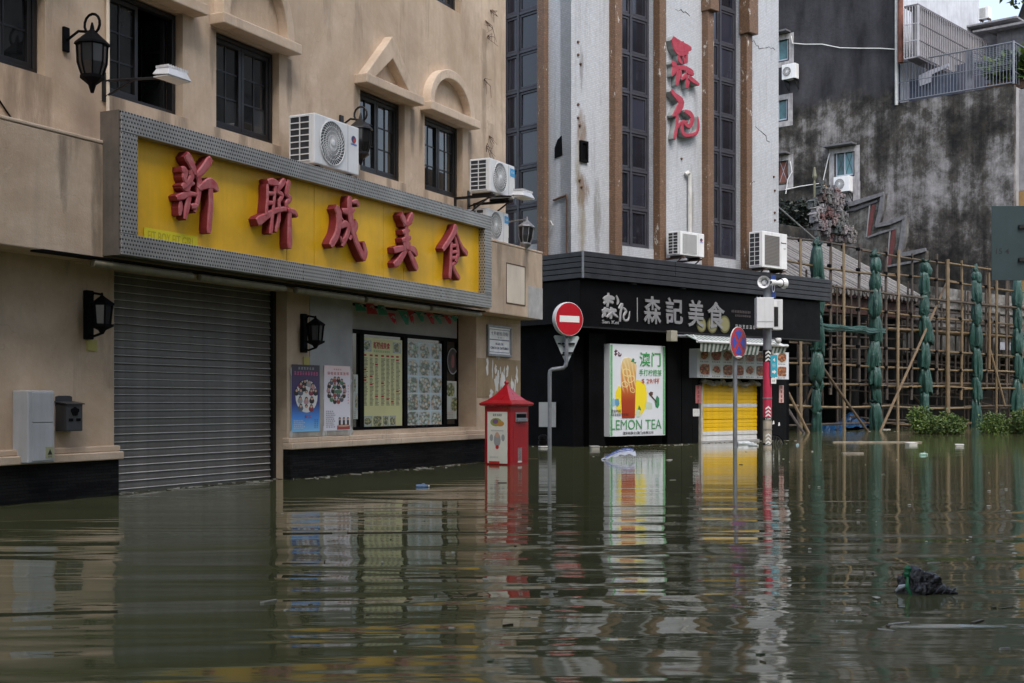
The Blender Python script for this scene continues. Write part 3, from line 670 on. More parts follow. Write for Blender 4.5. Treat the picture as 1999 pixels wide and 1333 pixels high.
# ---------------- posters and menus
def poster1():
    o = OG + .014; a, b = B1.s(569.6, o), B1.s(623.6, o); c, d = z1(596, 842.5, o), z1(596, 712, o)
    t = thing('poster', 'dark blue concert poster with white oval of faces below the wall lantern', 'poster', B1.T(a, o, c)); w_, h_ = b - a, d - c
    k = N('poster_night_blue'); z = k.sep(k.tc.outputs['Generated'])[2]
    col = k.ramp(z, [(0, (.24, .55, .85)), (.2, (.06, .28, .8)), (.42, (.02, .03, .2)), (.8, (.05, .016, .1)), (1, (.01, .006, .02))]); k.set(**{'Base Color': col, 'Roughness': .35})
    MB().b(0, w_, 0, .003, 0, h_).build('sheet', k.m, t)
    m = MB(); m.ell(w_ * .52, h_ * .53, w_ * .40, h_ * .245, .0042, 24, 0)
    for i, (x, z_) in enumerate([(.3, .7), (.45, .74), (.6, .73), (.73, .68), (.15, .6), (.3, .6), (.5, .58), (.68, .6), (.84, .6), (.28, .48), (.5, .47), (.7, .48), (.3, .37), (.5, .36), (.68, .36), (.4, .66)]):
        m.ell(w_ * x, h_ * (z_ - .02), w_ * .095, h_ * .045, .0048 + .0001 * i, 8, [3, 2, 4, 6, 2, 7, 0][i % 7]); m.ell(w_ * x, h_ * (z_ + .022), w_ * .055, h_ * .03, .0066 + .0001 * i, 8, 2); m.ell(w_ * x, h_ * (z_ + .012), w_ * .042, h_ * .022, .0084, 8, 1)
    m.build('print', [WHITE, SKIN, BLK, flat('print_maroon', (.24, .03, .06), .5), PGREY, PBLUE, flat('print_rose', (.5, .28, .32), .5), flat('print_slate', (.1, .12, .16), .5)], t, fix=False)['kind'] = 'stuff'
    marks('title', 'aaaaaaaaa', flat('print_pink', (.62, .1, .26), .5), t, w_ * .06, w_ * .94, h_ * .84, h_ * .90, .004, .001, .01); marks('title', '澳門工人康樂', PGREY, t, w_ * .2, w_ * .8, h_ * .925, h_ * .965, .004, .001)
    marks('title', '晚會', PRED, t, w_ * .42, w_ * .68, h_ * .2, h_ * .25, .009, .001, .02)
    for i in range(5):
        marks('fine_print', '日期地點時間查詢'[:6 + i % 3], WHITE, t, w_ * .05, w_ * (.4 + .06 * (i % 2)), h_ * (.155 - .028 * i), h_ * (.175 - .028 * i), .004, .001)
    for i in range(5): marks('fine_print', '主辦', BLK, t, w_ * .78, w_ * .95, h_ * (.165 - .028 * i), h_ * (.182 - .028 * i), .004, .001)
def poster2():
    o = OG + .014; a, b = B1.s(632.6, o), B1.s(683.6, o); c, d = z1(658, 840, o), z1(658, 714, o)
    t = thing('poster', 'pale pink event poster with rings of small figures beside the shop window', 'poster', B1.T(a, o, c)); w_, h_ = b - a, d - c
    k = N('poster_pale'); z = k.sep(k.tc.outputs['Generated'])[2]; k.set(**{'Base Color': k.ramp(z, [(0, (.78, .78, .86)), (.75, (.82, .77, .86)), (1, (.85, .66, .64))]), 'Roughness': .35})
    MB().b(0, w_, 0, .003, 0, h_).build('sheet', k.m, t); m = MB()
    for i in range(20):
        r_ = .12 if i < 6 else .27; an = i * 1.05 if i < 6 else i * .449; x, z_ = .46 + r_ * 1.15 * math.cos(an), .63 + r_ * .62 * math.sin(an)
        m.ell(w_ * x, h_ * (z_ - .022), w_ * .075, h_ * .04, .0038 + .0001 * i, 8, [6, 2, 4, 2, 3, 7, 2][i % 7]); m.ell(w_ * x, h_ * (z_ + .018), w_ * .05, h_ * .024, .006 + .0001 * i, 8, 2); m.ell(w_ * x, h_ * (z_ + .01), w_ * .036, h_ * .017, .0084, 8, 1)
    m.ell(w_ * .5, h_ * .60, w_ * .16, h_ * .03, .0092, 12, 4)
    m.rect(w_ * .48, w_ * .98, h_ * .01, h_ * .07, .0042, 3); m.ell(w_ * .73, h_ * .075, w_ * .25, h_ * .022, .0046, 16, 1)
    for x in (.58, .74, .9): m.rect(w_ * (x - .04), w_ * (x + .04), h_ * .08, h_ * .16, .0052, 2); m.ell(w_ * x, h_ * .18, w_ * .045, h_ * .025, .0056, 10, 2); m.ell(w_ * x, h_ * .172, w_ * .032, h_ * .018, .006, 10, 1)
    m.build('print', [WHITE, SKIN, BLK, flat('print_brick', (.36, .07, .06), .5), flat('print_moss', (.1, .22, .12), .5), PBLUE, flat('print_rose_2', (.5, .28, .32), .5), flat('print_slate_2', (.1, .12, .16), .5)], t, fix=False)['kind'] = 'stuff'
    marks('title', 'aaaaaaa', PRED, t, w_ * .1, w_ * .94, h_ * .855, h_ * .905, .004, .001, .015); marks('title', '澳門社團', PRED, t, w_ * .34, w_ * .66, h_ * .93, h_ * .955, .004, .001, .01)
    for i in range(9): marks('fine_print', '節目單演出嘉賓'[:4 + i % 4], BLK, t, w_ * .05, w_ * (.34 + .04 * (i % 3)), h_ * (.285 - .03 * i), h_ * (.305 - .03 * i), .004, .001)
    for i in range(7): marks('fine_print', '名譽贊助協辦單位'[i], PRED, t, w_ * .88, w_ * .94, h_ * (.68 - .045 * i), h_ * (.705 - .045 * i), .004, .001)
poster1(); poster2()
GREENFOOD = food('dish_print_green', [(.03, .07, .02), (.25, .33, .12), (.5, .45, .2), (.6, .58, .45), (.12, .2, .1)], (.25, .42, .45))
BLUEFOOD = food('dish_print_blue', [(.05, .08, .06), (.26, .38, .26), (.66, .74, .72), (.55, .36, .16), (.5, .62, .66)], (.45, .66, .74))
REDFOOD = food('dish_print_red', [(.06, .02, .012), (.35, .10, .03), (.55, .28, .10), (.45, .06, .03), (.3, .16, .06)], (.6, .6, .6))
def menu_yellow():
    o = GO + .012; a, b = B1.s(706.5, o), B1.s(784.5, o); c, d = z1(745, 838.5, o), z1(745, 661, o)
    t = thing('menu_board', 'pale yellow price list with red title in the shop window', 'menu', B1.T(a, o, c)); w_, h_ = b - a, d - c
    MB().b(0, w_, 0, .004, 0, h_).build('sheet', pm('menu_yellow', (.74, .74, .38), .4, var=.06, bump=0), t)
    text('menu_title', '新聯成美食', PRED, t, w_ * .27, w_ * .68, h_ * .885, h_ * .96, .005, .002, .02); marks('subtitle', '早午晚餐 歡迎外賣', PGREEN, t, w_ * .27, w_ * .68, h_ * .845, h_ * .87, .005, .001)
    m = MB()
    for ci, (x0, x1) in enumerate([(.03, .14), (.18, .28), (.31, .40), (.46, .56), (.59, .68), (.71, .80), (.84, .95)]):
        for r_ in range(36):
            zz = .775 - r_ * .0145
            if rnd.random() < .05: m.rect(w_ * x0, w_ * (x0 + .07), h_ * zz, h_ * (zz + .018), .0048, 1); continue
            m.rect(w_ * x0, w_ * (x0 + (x1 - x0) * rnd.uniform(.6, 1)), h_ * zz, h_ * (zz + .0065), .0048, 0)
        m.rect(w_ * x0, w_ * (x0 + .07), h_ * .80, h_ * .82, .0048, 1)
    m.build('print_lines', [flat('print_dark_brown', (.10, .085, .05), .5), PRED], t, fix=False)['kind'] = 'stuff'
    for x, wd in ((.03, .21), (.27, .2), (.5, .15), (.68, .15)): MB().b(w_ * x, w_ * (x + wd), .004, .006, h_ * .04, h_ * .15).build('dish_photo', GREENFOOD, t)
    for x in (.02, .76): MB().b(w_ * x, w_ * (x + .2), .004, .006, h_ * .85, h_ * .97).build('dish_photo', GREENFOOD, t)
def menu_photos():
    o = GO + .012; a, b = B1.s(793, o), B1.s(861.6, o); c, d = z1(827, 836.5, o), z1(827, 668.5, o)
    t = thing('menu_board', 'pale blue photo menu of fifteen dishes in the shop window', 'menu', B1.T(a, o, c)); w_, h_ = b - a, d - c
    MB().b(0, w_, 0, .004, 0, h_).build('sheet', pm('menu_blue', (.56, .70, .76), .4, var=.08, bump=0), t)
    me = MB().b(0, w_ / 3 * .95, .004, .006, 0, h_ / 5 * .93).mesh('dish_photo', BLUEFOOD)
    for i in range(3):
        for j in range(5):
            link('dish_photo', me, t, TR(w_ * (i / 3 + .01), 0, h_ * (j / 5 + .012)))
            marks('caption', ['白粥', '炒麵', '腸粉', '豬扒包', '雲吞', '油條', '豆漿'][(i * 5 + j) % 7], BLK, t, w_ * (i / 3 + .08), w_ * (i / 3 + .27), h_ * (j / 5 + .018), h_ * (j / 5 + .04), .0072, .001, .02)
menu_yellow(); menu_photos()
for px0, px1, py0, py1, lb in ((869.7, 897, 744, 817.5, 'small white dish flyer between photo menu and corner pillar'), (689, 698, 731, 818, 'narrow green flyer squeezed between poster wall and yellow price list')):
    o = GO + .012; a, b = B1.s(px0, o), B1.s(px1, o); c, d = z1((px0 + px1) / 2, py1, o), z1((px0 + px1) / 2, py0, o)
    t = thing('flyer', lb, 'flyer', B1.T(a, o, c)); w_, h_ = b - a, d - c; MB().b(0, w_, 0, .004, 0, h_).build('sheet', pm('flyer_paper', (.55, .62, .57), .4, var=.08, bump=0), t)
    MB().b(w_ * .05, w_ * .62, .004, .006, h_ * .6, h_ * .95).build('dish_photo', GREENFOOD, t); MB().b(w_ * .35, w_ * .97, .004, .006, h_ * .2, h_ * .58).build('dish_photo', GREENFOOD, t)
    for i in range(4): marks('caption', '招牌小食', PRED if i % 2 else BLK, t, w_ * .08, w_ * .5, h_ * (.03 + .04 * i), h_ * (.05 + .04 * i), .0048, .001)
t0_, zc = B1.at(884, 705, GO + .012)
ov = thing('oval_disc', 'dark rimmed oval disc on the glass above the white dish flyer', 'sticker', B1.T(t0_, GO + .008, zc))
MB().prism([(.16 * math.cos(6.2832 * i / 24), .19 * math.sin(6.2832 * i / 24)) for i in range(24)], 0, .003).build('disc', pm('oval_dark', (.06, .055, .06), .4, var=.5, vs=9), ov)  # plain dark oval with a grey rim and dull pink centre
n_ = 24; MB().ring([(.165 * math.cos(6.2832 * i / n_), .195 * math.sin(6.2832 * i / n_)) for i in range(n_)], [(.15 * math.cos(6.2832 * i / n_), .178 * math.sin(6.2832 * i / n_)) for i in range(n_)], .001, .005).build('rim', PGREY, ov)
MB().ell(0, 0, .05, .1, .004, 12).build('print', flat('print_dull_pink', (.28, .12, .12), .5), ov)

# ---------------- street name plate
o = OG + .03; a, b = B1.s(952.5, o), B1.s(998.8, o); c, d = z1(975, 696, o), z1(975, 635.5, o); w_, h_ = b - a, d - c
t = thing('street_nameplate', 'tiled white street name plate with blue lettering on the corner pillar', 'street sign', B1.T(a, o, c))
frame_ring(MB(), 0, w_, 0, h_, .035, -.035, .01).build('frame', GREYMETAL, t, bevel=.004); MB().b(.03, w_ - .03, -.035, -.008, .03, h_ - .03).build('plate', pm('glazed_tile_white', (.78, .78, .8), .25, var=.06, bump=.02), t)
INK = flat('tile_blue_ink', (.03, .035, .14), .4); m = frame_ring(MB(), .06, w_ - .06, .06, h_ - .06, .008, -.009, -.006); m.b(.06, w_ - .06, -.009, -.006, h_ * .52, h_ * .55).build('blue_border', INK, t)
text('chinese_name', '十月初五日街', INK, t, .11, w_ - .11, h_ * .68, h_ * .80, -.007, .002); marks('chinese_note', '舊名', INK, t, w_ * .4, w_ * .6, h_ * .585, h_ * .64, -.007, .002)
text('portuguese_name', 'RUA DE', INK, t, w_ * .34, w_ * .66, h_ * .37, h_ * .44, -.007, .002, .01); text('portuguese_name', 'CINCO DE OUTUBRO', INK, t, .10, w_ - .10, h_ * .23, h_ * .31, -.007, .002, .01)

# ---------------- bunting
o = .12
bt = thing('bunting', 'string of green and red pennants hanging under the tube lights', 'bunting', B1.M)
fl = [(535, 595, 100, 160, 0), (608, 668, 105, 180, 1), (683, 735, 115, 185, 0), (750, 800, 165, 250, 1), (820, 890, 150, 245, 0), (880, 925, 150, 245, 1), (935, 995, 160, 225, 0), (1000, 1050, 165, 240, 1), (1050, 1100, 180, 240, 0), (1115, 1165, 180, 240, 1), (1165, 1210, 185, 225, 0)]
PG = pm('pennant_green', (.03, .26, .18), .6, var=.2); PR = pm('pennant_red', (.46, .03, .055), .6, var=.2); path = []
for i, (x0, x1, y0, y1, c) in enumerate(fl):
    p0 = B1.at(530 + x0 / 3.332, 560 + y0 / 3.332, o); p1 = B1.at(530 + x1 / 3.332, 560 + (y0 + (x1 - x0) * .1) / 3.332, o); zb_ = B1.at(530 + (x0 + x1) / 6.664, 560 + y1 / 3.332, o)[1]
    sw_ = rnd.uniform(-.05, .05); mid = (p0[0] + p1[0]) / 2 + sw_; m = MB(); W_ = (p1[0] - p0[0]) * .22
    if i in (3, 5): pts = [(p0[0], o, p0[1]), (p1[0], o, p1[1]), (mid + W_ * .8, o + .05, zb_), (mid, o + .045, zb_ + .06), (mid - W_ * .6, o + .04, zb_ + .02)]
    elif i in (0, 1, 2): pts = [(p0[0] + W_ * .5, o, p0[1]), (p1[0] - W_ * .5, o, p1[1]), (p1[0] + .01, o + .05, zb_ + .01), (p0[0] - .01, o + .04, zb_)]
    else: pts = [(p0[0], o, p0[1]), (p1[0], o, p1[1]), (mid + W_ * .5, o + .05, zb_), (mid - W_ * .5, o + .04, zb_)]
    m.so(pts); ob = m.build('pennant', PR if c else PG, bt, fix=False); sol = ob.modifiers.new('thick', 'SOLIDIFY'); sol.thickness = .002
    cx, cz = (p0[0] + p1[0]) / 2, (p0[1] + zb_) / 2 + .02; MB().stroke([(cx - .04, cz), (cx, cz + .02), (cx + .04, cz - .01)], .012, o + .03, o + .045, ch=.001).build('white_print', PGREY, ob)
    path += [(p0[0], -o, p0[1]), (p1[0], -o, p1[1])]
MB().tube([(path[0][0] - .3, -o, path[0][2] + .12)] + path + [(path[-1][0] + .3, -o, path[-1][2] + .1)], .004, 5).build('string', PGREY, bt)

# ---------------- wall lanterns
def small_lantern(px0, px1, py0, py1, lab):
    o = OG; a = B1.s(px0, o + .02); zc_ = z1(px0, (py0 + py1) / 2, o + .02); hh = (z1(px0, py0, o + .02) - z1(px0, py1, o + .02))
    t = thing('wall_lantern', lab, 'lantern', B1.T(a + .045, o, zc_), 'small black wall lanterns'); k = hh / .5
    MB().b(-.05 * k, .05 * k, 0, .05, -.25 * k, .25 * k).build('back_plate', BLACK, t, bevel=.008)
    cy = -.21 * k
    MB().tube([(0, -.04, .17 * k), (0, -.10 * k, .22 * k), (0, cy, .20 * k)], .012, 6).build('bracket', BLACK, t, smooth=True); MB().tube([(0, -.04, -.2 * k), (0, -.1 * k, -.22 * k), (0, cy, -.19 * k)], .012, 6).build('bracket', BLACK, t, smooth=True)
    MB().lathe([(.008, .22 * k), (.014, .19 * k), (.04 * k, .17 * k), (.125 * k, .11 * k), (.122 * k, .09 * k)], 6, (0, cy, 0)).build('cap', BLACK, t)
    MB().lathe([(.08 * k, -.10 * k), (.1 * k, .10 * k)], 6, (0, cy, 0)).build('glass', flat('smoked_glass', (.012, .012, .014), .2), t)
    m = MB()
    for i in range(6):
        q = 6.2832 * i / 6; m.tube([(.084 * k * math.cos(q), cy + .084 * k * math.sin(q), -.1 * k), (.105 * k * math.cos(q), cy + .105 * k * math.sin(q), .1 * k)], .009, 5)
    m.build('cage', BLACK, t); MB().lathe([(.12 * k, -.10 * k), (.115 * k, -.125 * k), (.04 * k, -.16 * k), (.015, -.2 * k)], 6, (0, cy, 0)).build('base', BLACK, t)
small_lantern(165, 190, 566, 662, 'black six-sided lantern on cream pillar between mailbox and roller shutter'); small_lantern(588, 602, 612, 688, 'black six-sided lantern above the dark blue concert poster')
for a_, zz in ((B1.s(178, OG), z1(178, 672, OG)), (B1.s(597, OG), z1(597, 703, OG))): MB().b(a_ - .06, a_ + .06, OG, OG + .014, zz - .06, zz + .04).build('tape_remnant', flat('old_yellow_tape', (.42, .36, .1), .6), b1)
def big_lantern(pxc, pyc, size, o_wall, out, lab, mat, tilt=0, scroll=True):
    t0, zc_ = B1.at(pxc, pyc, o_wall + out); k = size
    t = thing('hanging_lantern', lab, 'lantern', B1.T(t0, o_wall, zc_) @ Matrix.Rotation(R(tilt), 4, 'Y')); y = -out
    MB().b(-.05 * k, .05 * k, 0, .03, .1 * k, .42 * k).build('wall_plate', mat, t, bevel=.006)
    if scroll:
        MB().tube([(0, -.03, .25 * k), (0, y * .5, .34 * k)] + [(.0 + .0 * k, y + .13 * k * math.cos(q) * -1, .40 * k + .13 * k * math.sin(q)) for q in [R(d) for d in range(-60, 250, 25)]], .014 * k + .003, 6).build('scroll_arm', mat, t, smooth=True)
    MB().lathe([(.012 * k, .42 * k), (.025 * k, .36 * k), (.03 * k, .33 * k), (.07 * k, .29 * k), (.215 * k, .16 * k), (.225 * k, .13 * k), (.2 * k, .12 * k)], 8, (0, y, 0)).build('roof', mat, t)
    MB().lathe([(.12 * k, -.28 * k), (.175 * k, -.1 * k), (.185 * k, .12 * k)], 8, (0, y, 0)).build('glass', flat('dark_lamp_glass', (.012, .012, .013), .2), t)
    m = MB()
    for i in range(8):
        q = 6.2832 * i / 8; m.tube([(r_ * k * math.cos(q), y + r_ * k * math.sin(q), h_ * k) for r_, h_ in ((.125, -.28), (.182, -.1), (.192, .12))], .01 * k, 5)
    m.build('ribs', mat, t); MB().lathe([(.15 * k, -.26 * k), (.15 * k, -.30 * k), (.05 * k, -.38 * k), (.02 * k, -.48 * k)], 8, (0, y, 0)).build('base', mat, t); return t
big_lantern(180, 108, .72, OU, .34, 'big old black street lantern with curled arm between upper windows', BLACK)
big_lantern(704, 268, .72, OU, .3, 'old lantern half hidden behind the outdoor unit over the sign', DARKMETAL)
big_lantern(1027, 455, .62, OU, .62, 'broken grey bell lantern tilted at the building corner', pm('weathered_zinc', (.2, .2, .21), .5, .3, .3, 9), 9, False)
MB().tube([B1.M.inverted() @ B1.T(B1.s(1027, .56), .56, z1(1027, 428, .56)) @ Vector((0, 0, 0)), (SE - .25, -OU, z1(1000, 405, .56) - .1)], .012, 6).build('lamp_stay', GREYMETAL, b1)

# ---------------- floodlights on arms
def floodlight(px_wall, py_wall, px, py, out, lab, sz=.3):
    a = B1.at(px_wall, py_wall, OU); b = B1.at(px, py, out)
    t = thing('floodlight', lab, 'floodlight', B1.T(a[0], OU, a[1])); e = Vector((b[0] - a[0], -(out - OU), b[1] - a[1]))
    MB().b(-.03, .03, 0, .02, -.2, .08).build('wall_plate', DARKMETAL, t)
    MB().tube([(0, 0, 0), e], .014, 6).tube([(0, 0, -.16), e * .45], .012, 6).build('arm', DARKMETAL, t)
    m = MB(); s2 = sz / 2
    v = [(-s2, -.10, -.02), (s2, -.10, -.02), (s2, .10, .0), (-s2, .10, .0), (-s2 * .75, -.07, .06), (s2 * .75, -.07, .06), (s2 * .75, .07, .075), (-s2 * .75, .07, .075)]
    m.add([Vector(p) + e for p in v], [(0, 3, 2, 1), (4, 5, 6, 7), (0, 1, 5, 4), (1, 2, 6, 5), (2, 3, 7, 6), (3, 0, 4, 7)]); m.build('lamp_head', PALEMETAL, t, bevel=.006)
    m = MB()
    for i in range(9): x = e.x - s2 * .8 + i * s2 * .2; m.b(x - .004, x + .004, -e.y - .08, -e.y + .08, e.z + .06, e.z + .085)
    m.build('cooling_fins', PALEMETAL, t); MB().b(e.x - s2 * .95, e.x + s2 * .95, -e.y - .09, -e.y + .09, e.z - .03, e.z - .021).build('lens', WHITE, t)
floodlight(203, 158, 336, 150, .55, 'white floodlight on a bracket arm before the open window', .34); floodlight(914, 383, 1021, 383, .95, 'white floodlight on a long arm below the paired outdoor units', .4)

# ---------------- outdoor units
def grille(m, cx, cz, r, o, n=34, mi_d=0, mi_r=1):
    m.lathe([(r, o - .005), (r * .99, o - .001)], 40, (cx, 0, cz), mi_d, axis='y')
    for i in range(n):
        a0 = 6.2832 * i / n; pts = []
        for j in range(6):
            q = j / 5; rr = r * (.13 + .85 * q); an = a0 + .75 * q; pts.append((cx + rr * math.cos(an), -o - .004, cz + rr * math.sin(an)))
        m.tube(pts, r * .016, 4, mi_r, cap=False)
    for f in (.35, .55, .75, 1.0):
        m.tube([(cx + r * f * math.cos(6.2832 * i / 40), -o - .006, cz + r * f * math.sin(6.2832 * i / 40)) for i in range(41)], r * (.014 if f < 1 else .03), 4, mi_r, cap=False)
    m.lathe([(r * .15, o - .004), (r * .15, o + .012), (r * .1, o + .016)], 16, (cx, 0, cz), mi_r, axis='y')
def ac_unit(fr, pxl, pxr, pyt, pyb, ofront, dep, lab, style='round', label_col=None, brand='', group=None, bracket=True, wall_o=0.0, mat=None):
    """pxl..pxr: edges of the front face in the photo; pyt, pyb: top and bottom of its left edge"""
    mat = mat or WHITEMETAL
    s0, ztop = fr.at(pxl, pyt, ofront); zbot = fr.at(pxl, pyb, ofront)[1]; s1 = fr.s(pxr, ofront); w_, h_ = s1 - s0, ztop - zbot
    t = thing('outdoor_unit', lab, 'air conditioner', fr.T(s0, ofront, zbot), group)
    MB().b(0, w_, -dep, 0, 0, h_).build('casing', mat, t, bevel=.014)
    m = MB(); m.b(-.006, .002, -dep * .92, -dep * .18, h_ * .07, h_ * .95, 0)
    for i in range(8): z_ = h_ * (.07 + .88 * i / 7); m.b(-.014, -.004, -dep * .94, -dep * .16, z_ - .006, z_ + .006, 1)
    for i in range(3): y_ = -dep * (.93 - .38 * i); m.b(-.0145, -.0045, y_ - .006, y_ + .006, h_ * .06, h_ * .96, 1)
    m.build('coil_guard', [WIREGREY, mat], t)
    m = MB(); r = min(h_ * .44, w_ * .32)
    if style == 'round': grille(m, w_ * .38, h_ * .5, r, .004); m.build('fan_grille', [WIREGREY, mat], t, smooth=False)
    else:
        m.b(w_ * .1, w_ * .68, -.002, .004, h_ * .08, h_ * .9, 0)
        for i in range(22): z_ = h_ * (.09 + .8 * i / 21); m.b(w_ * .1, w_ * .68, .004, .009, z_ - h_ * .007, z_ + h_ * .007, 1)
        m.build('fan_grille', [flat('grille_grey', (.2, .2, .2), .5) if style == 'square' else pm('grille_brown', (.12, .11, .10), .6), mat if style == 'square' else flat('grille_bar', (.24, .23, .22), .5)], t)
    MB().b(w_ * .735, w_ * .74, -.001, .003, h_ * .02, h_ * .98).build('panel_seam', PGREY, t)
    if brand == 'dot':
        m = MB().ell(w_ * .87, h_ * .72, w_ * .055, h_ * .075, .003, 16, 0); m.ell(w_ * .882, h_ * .70, w_ * .03, h_ * .045, .0045, 12, 1)
        m.build('emblem', [flat('emblem_blue', (.02, .03, .12), .4), PRED], t, fix=False); text('brand_lettering', 'GREE', PBLUE, t, w_ * .80, w_ * .94, h_ * .6, h_ * .635, .003, .001, .02)
    elif brand == 'blue':
        MB().b(w_ * .80, w_ * 1.0 - .01, .001, .004, h_ * .66, h_ * .9).build('energy_label', flat('label_blue', (.02, .3, .62), .4), t); marks('label_lettering', 'R32', WHITE, t, w_ * .83, w_ * .96, h_ * .74, h_ * .82, .0045, .001, .02)
        MB().b(w_ * .80, w_ - .01, .001, .003, h_ * .2, h_ * .6).build('rating_label', WHITE, t)
    elif brand:
        text('brand_lettering', brand, BLK, t, w_ * .74, w_ * .95, h_ * .72, h_ * .76, .003, .001, .03); marks('model_lettering', 'R22', BLK, t, w_ * .84, w_ * .93, h_ * .56, h_ * .6, .003, .001, .03)
    for x in (w_ * .15, w_ * .85): MB().b(x - .03, x + .03, -dep * 1.02, -dep * .1, -.03, 0).build('foot', DARKMETAL, t)
    if bracket:
        d = ofront - wall_o
        for x in (w_ * .12, w_ * .88): MB().b(x - .02, x + .02, -d, .03, -.065, -.03).b(x - .018, x + .018, -d, -d + .03, -.45, -.065).tube([(x, d - .02, -.42), (x, .06, -.06)], .014, 5).build('wall_bracket', RUST if not (style == 'round') else DARKMETAL, t)
    return t
ac_unit(B1, 614, 701, 219, 318, .50, .36, 'white outdoor unit with round fan on the wall above the yellow sign', 'round', brand='dot', wall_o=OU)
ac_unit(B1, 957, 1005, 307, 373, .58, .34, 'white outdoor unit with blue label, upper of the pair at the corner', 'round', brand='blue', wall_o=OU)
ac_unit(B1, 951, 993, 405, 466, .44, .32, 'white outdoor unit with blue label resting on the band below its twin', 'round', brand='blue', bracket=False, wall_o=OU)

# ---------------- meter box and mailbox
BOXGREY = pm('utility_grey', (.40, .42, .45), .5, 0, .12, 3, streak=.35, dirt=(.2, .19, .17), bump=.04)
def wallbox(name, lab, cat, px0, px1, py0, py1, o, dep):
    a, c = B1.at(px0, py1, o + dep); b = B1.s(px1, o + dep); d = B1.at(px0, py0, o + dep)[1]
    return thing(name, lab, cat, B1.T(a, o, c)), b - a, d - c
t, w_, h_ = wallbox('meter_box', 'tall pale grey utility box with two doors on the cream pillar', 'meter box', 55, 107, 762, 905, OG + .056, .13)
MB().b(0, w_, -.06, .13, 0, h_).build('body', BOXGREY, t, bevel=.01); MB().b(.04, w_ - .02, .13, .137, h_ * .56, h_ * .97).build('upper_door', BOXGREY, t, bevel=.004); MB().b(.04, w_ - .02, .13, .137, h_ * .03, h_ * .545).build('lower_door', BOXGREY, t, bevel=.004)
MB().b(w_ * .63, w_ * .93, .137, .14, h_ * .06, h_ * .22).build('warning_sticker', flat('sticker_olive', (.32, .33, .2), .5), t); m = MB(); m.so([(w_ * .69, .142, h_ * .11), (w_ * .87, .142, h_ * .11), (w_ * .78, .142, h_ * .19)]); m.build('warning_triangle', BLK, t); marks('warning_lettering', '危險', BLK, t, w_ * .7, w_ * .86, h_ * .07, h_ * .095, .1405, .001)
t, w_, h_ = wallbox('wall_mailbox', 'small dark grey metal letterbox hung beside the tall utility box', 'mailbox', 127, 165, 772, 842, OG, .14)
DG = pm('dark_grey_paint', (.045, .047, .052), .45, .2, .2, 5)
MB().b(.02, w_ - .02, 0, .14, 0, h_ * .76).build('body', DG, t, bevel=.008); MB().prism([(.02, h_ * .7), (w_ - .02, h_ * .7), (w_ - .02, h_ * .97), (w_ - .05, h_), (.05, h_), (.02, h_ * .97)], -.005, .012).build('back_plate', DG, t, bevel=.003)
m = MB(); m.add([(.005, .0, h_ * .82), (w_ - .005, .0, h_ * .82), (w_ - .005, -.15, h_ * .75), (.005, -.15, h_ * .75), (.005, .0, h_ * .85), (w_ - .005, .0, h_ * .85), (w_ - .005, -.15, h_ * .78), (.005, -.15, h_ * .78)], [(0, 3, 2, 1), (4, 5, 6, 7), (0, 1, 5, 4), (1, 2, 6, 5), (2, 3, 7, 6), (3, 0, 4, 7)]); m.build('lid', DG, t)
m = MB()
for x, z_ in ((.38, .58), (.5, .62), (.62, .58), (.44, .5), (.56, .5)): m.lathe([(.022, .138), (.02, .147)], 12, (w_ * x, 0, h_ * z_), axis='y')
m.build('rosette', BLACK, t)
for x in (.3, .68): MB().b(w_ * x - .025, w_ * x + .025, .139, .144, h_ * .28, h_ * .36).build('letter_slot', BLACK, t)
# ================================================================== mosaic clad building with the black shopfront
TILE = mosaic('white_mosaic', (.55, .575, .61), (.33, .34, .36), .036, .13, streak=.6, stains=((B2.s(1135, 0), B2.at(1135, 262, 0)[1], .16, .55, .8, (.16, .10, .05)), (B2.s(1136, 0), B2.at(1136, 372, 0)[1], .22, .42, .85, (.15, .085, .04)), (B2.s(1134, 0), B2.at(1134, 440, 0)[1], .12, .9, .55, (.2, .17, .11)), (B2.s(1128, 0), B2.at(1128, 330, 0)[1], .1, .6, .6, (.2, .17, .11)), (B2.s(1135, 0), B2.at(1135, 130, 0)[1], .07, .5, .6, (.14, .13, .12)), (B2.s(1349, 0), B2.at(1349, 400, 0)[1], .12, .9, .6, (.2, .18, .14)), (.75, 4.6, .12, .9, .6, (.13, .115, .09)), (.35, 4.3, .1, .6, .5, (.2, .15, .08))))
BROWN = mosaic('brown_mosaic', (.20, .115, .068), (.09, .055, .035), .036, .28, .9, .35)
PLANK = pm('dark_slate_cladding', (.026, .027, .032), .42, 0, .3, 4, streak=.5, dirt=(.012, .012, .013), bump=.12, spec=.4)
TFRAME = pm('tower_window_frame', (.055, .055, .068), .45, .2, .2, 5, bump=.05)
b2 = thing('tiled_building', 'tall white mosaic building with brown pilasters over a black shopfront', 'building', B2.M)
ZC0, ZC1 = 3.25, 3.77; ZR = 13.0; DW = -.16           # canopy, roof, window recess
sx = {p: B2.s(p, 0) for p in (1190, 1201, 1215, 1276, 1291, 1371, 1394, 1446, 1458, 1520)}
PO = .17
w1 = (B2.s(1215, PO) , B2.s(1276, 0) ); w2 = (B2.s(1394, PO), B2.s(1446, 0)); END = sx[1520]
def tz(px, py, o=0.0): return B2.at(px, py, o)[1]
wz0 = tz(1245, 484, DW)
holed_wall(MB(), 0, END, ZC1 - .1, ZR, 0, -.3, [(w1[0], w1[1], wz0 - .02, 12.6), (w2[0], w2[1], wz0 - .02, 12.6)]).build('mosaic_wall', TILE, b2, fix=False)
MB().b(.3, END - .02, -7.5, -.301, -.95, ZR - .05).build('building_core', INTERIOR, b2)
lw1 = B2L.s(1048, PO * .7); lw0 = lw1 - 1.25                      # window strip in the left face (coordinates along o)
m = MB()
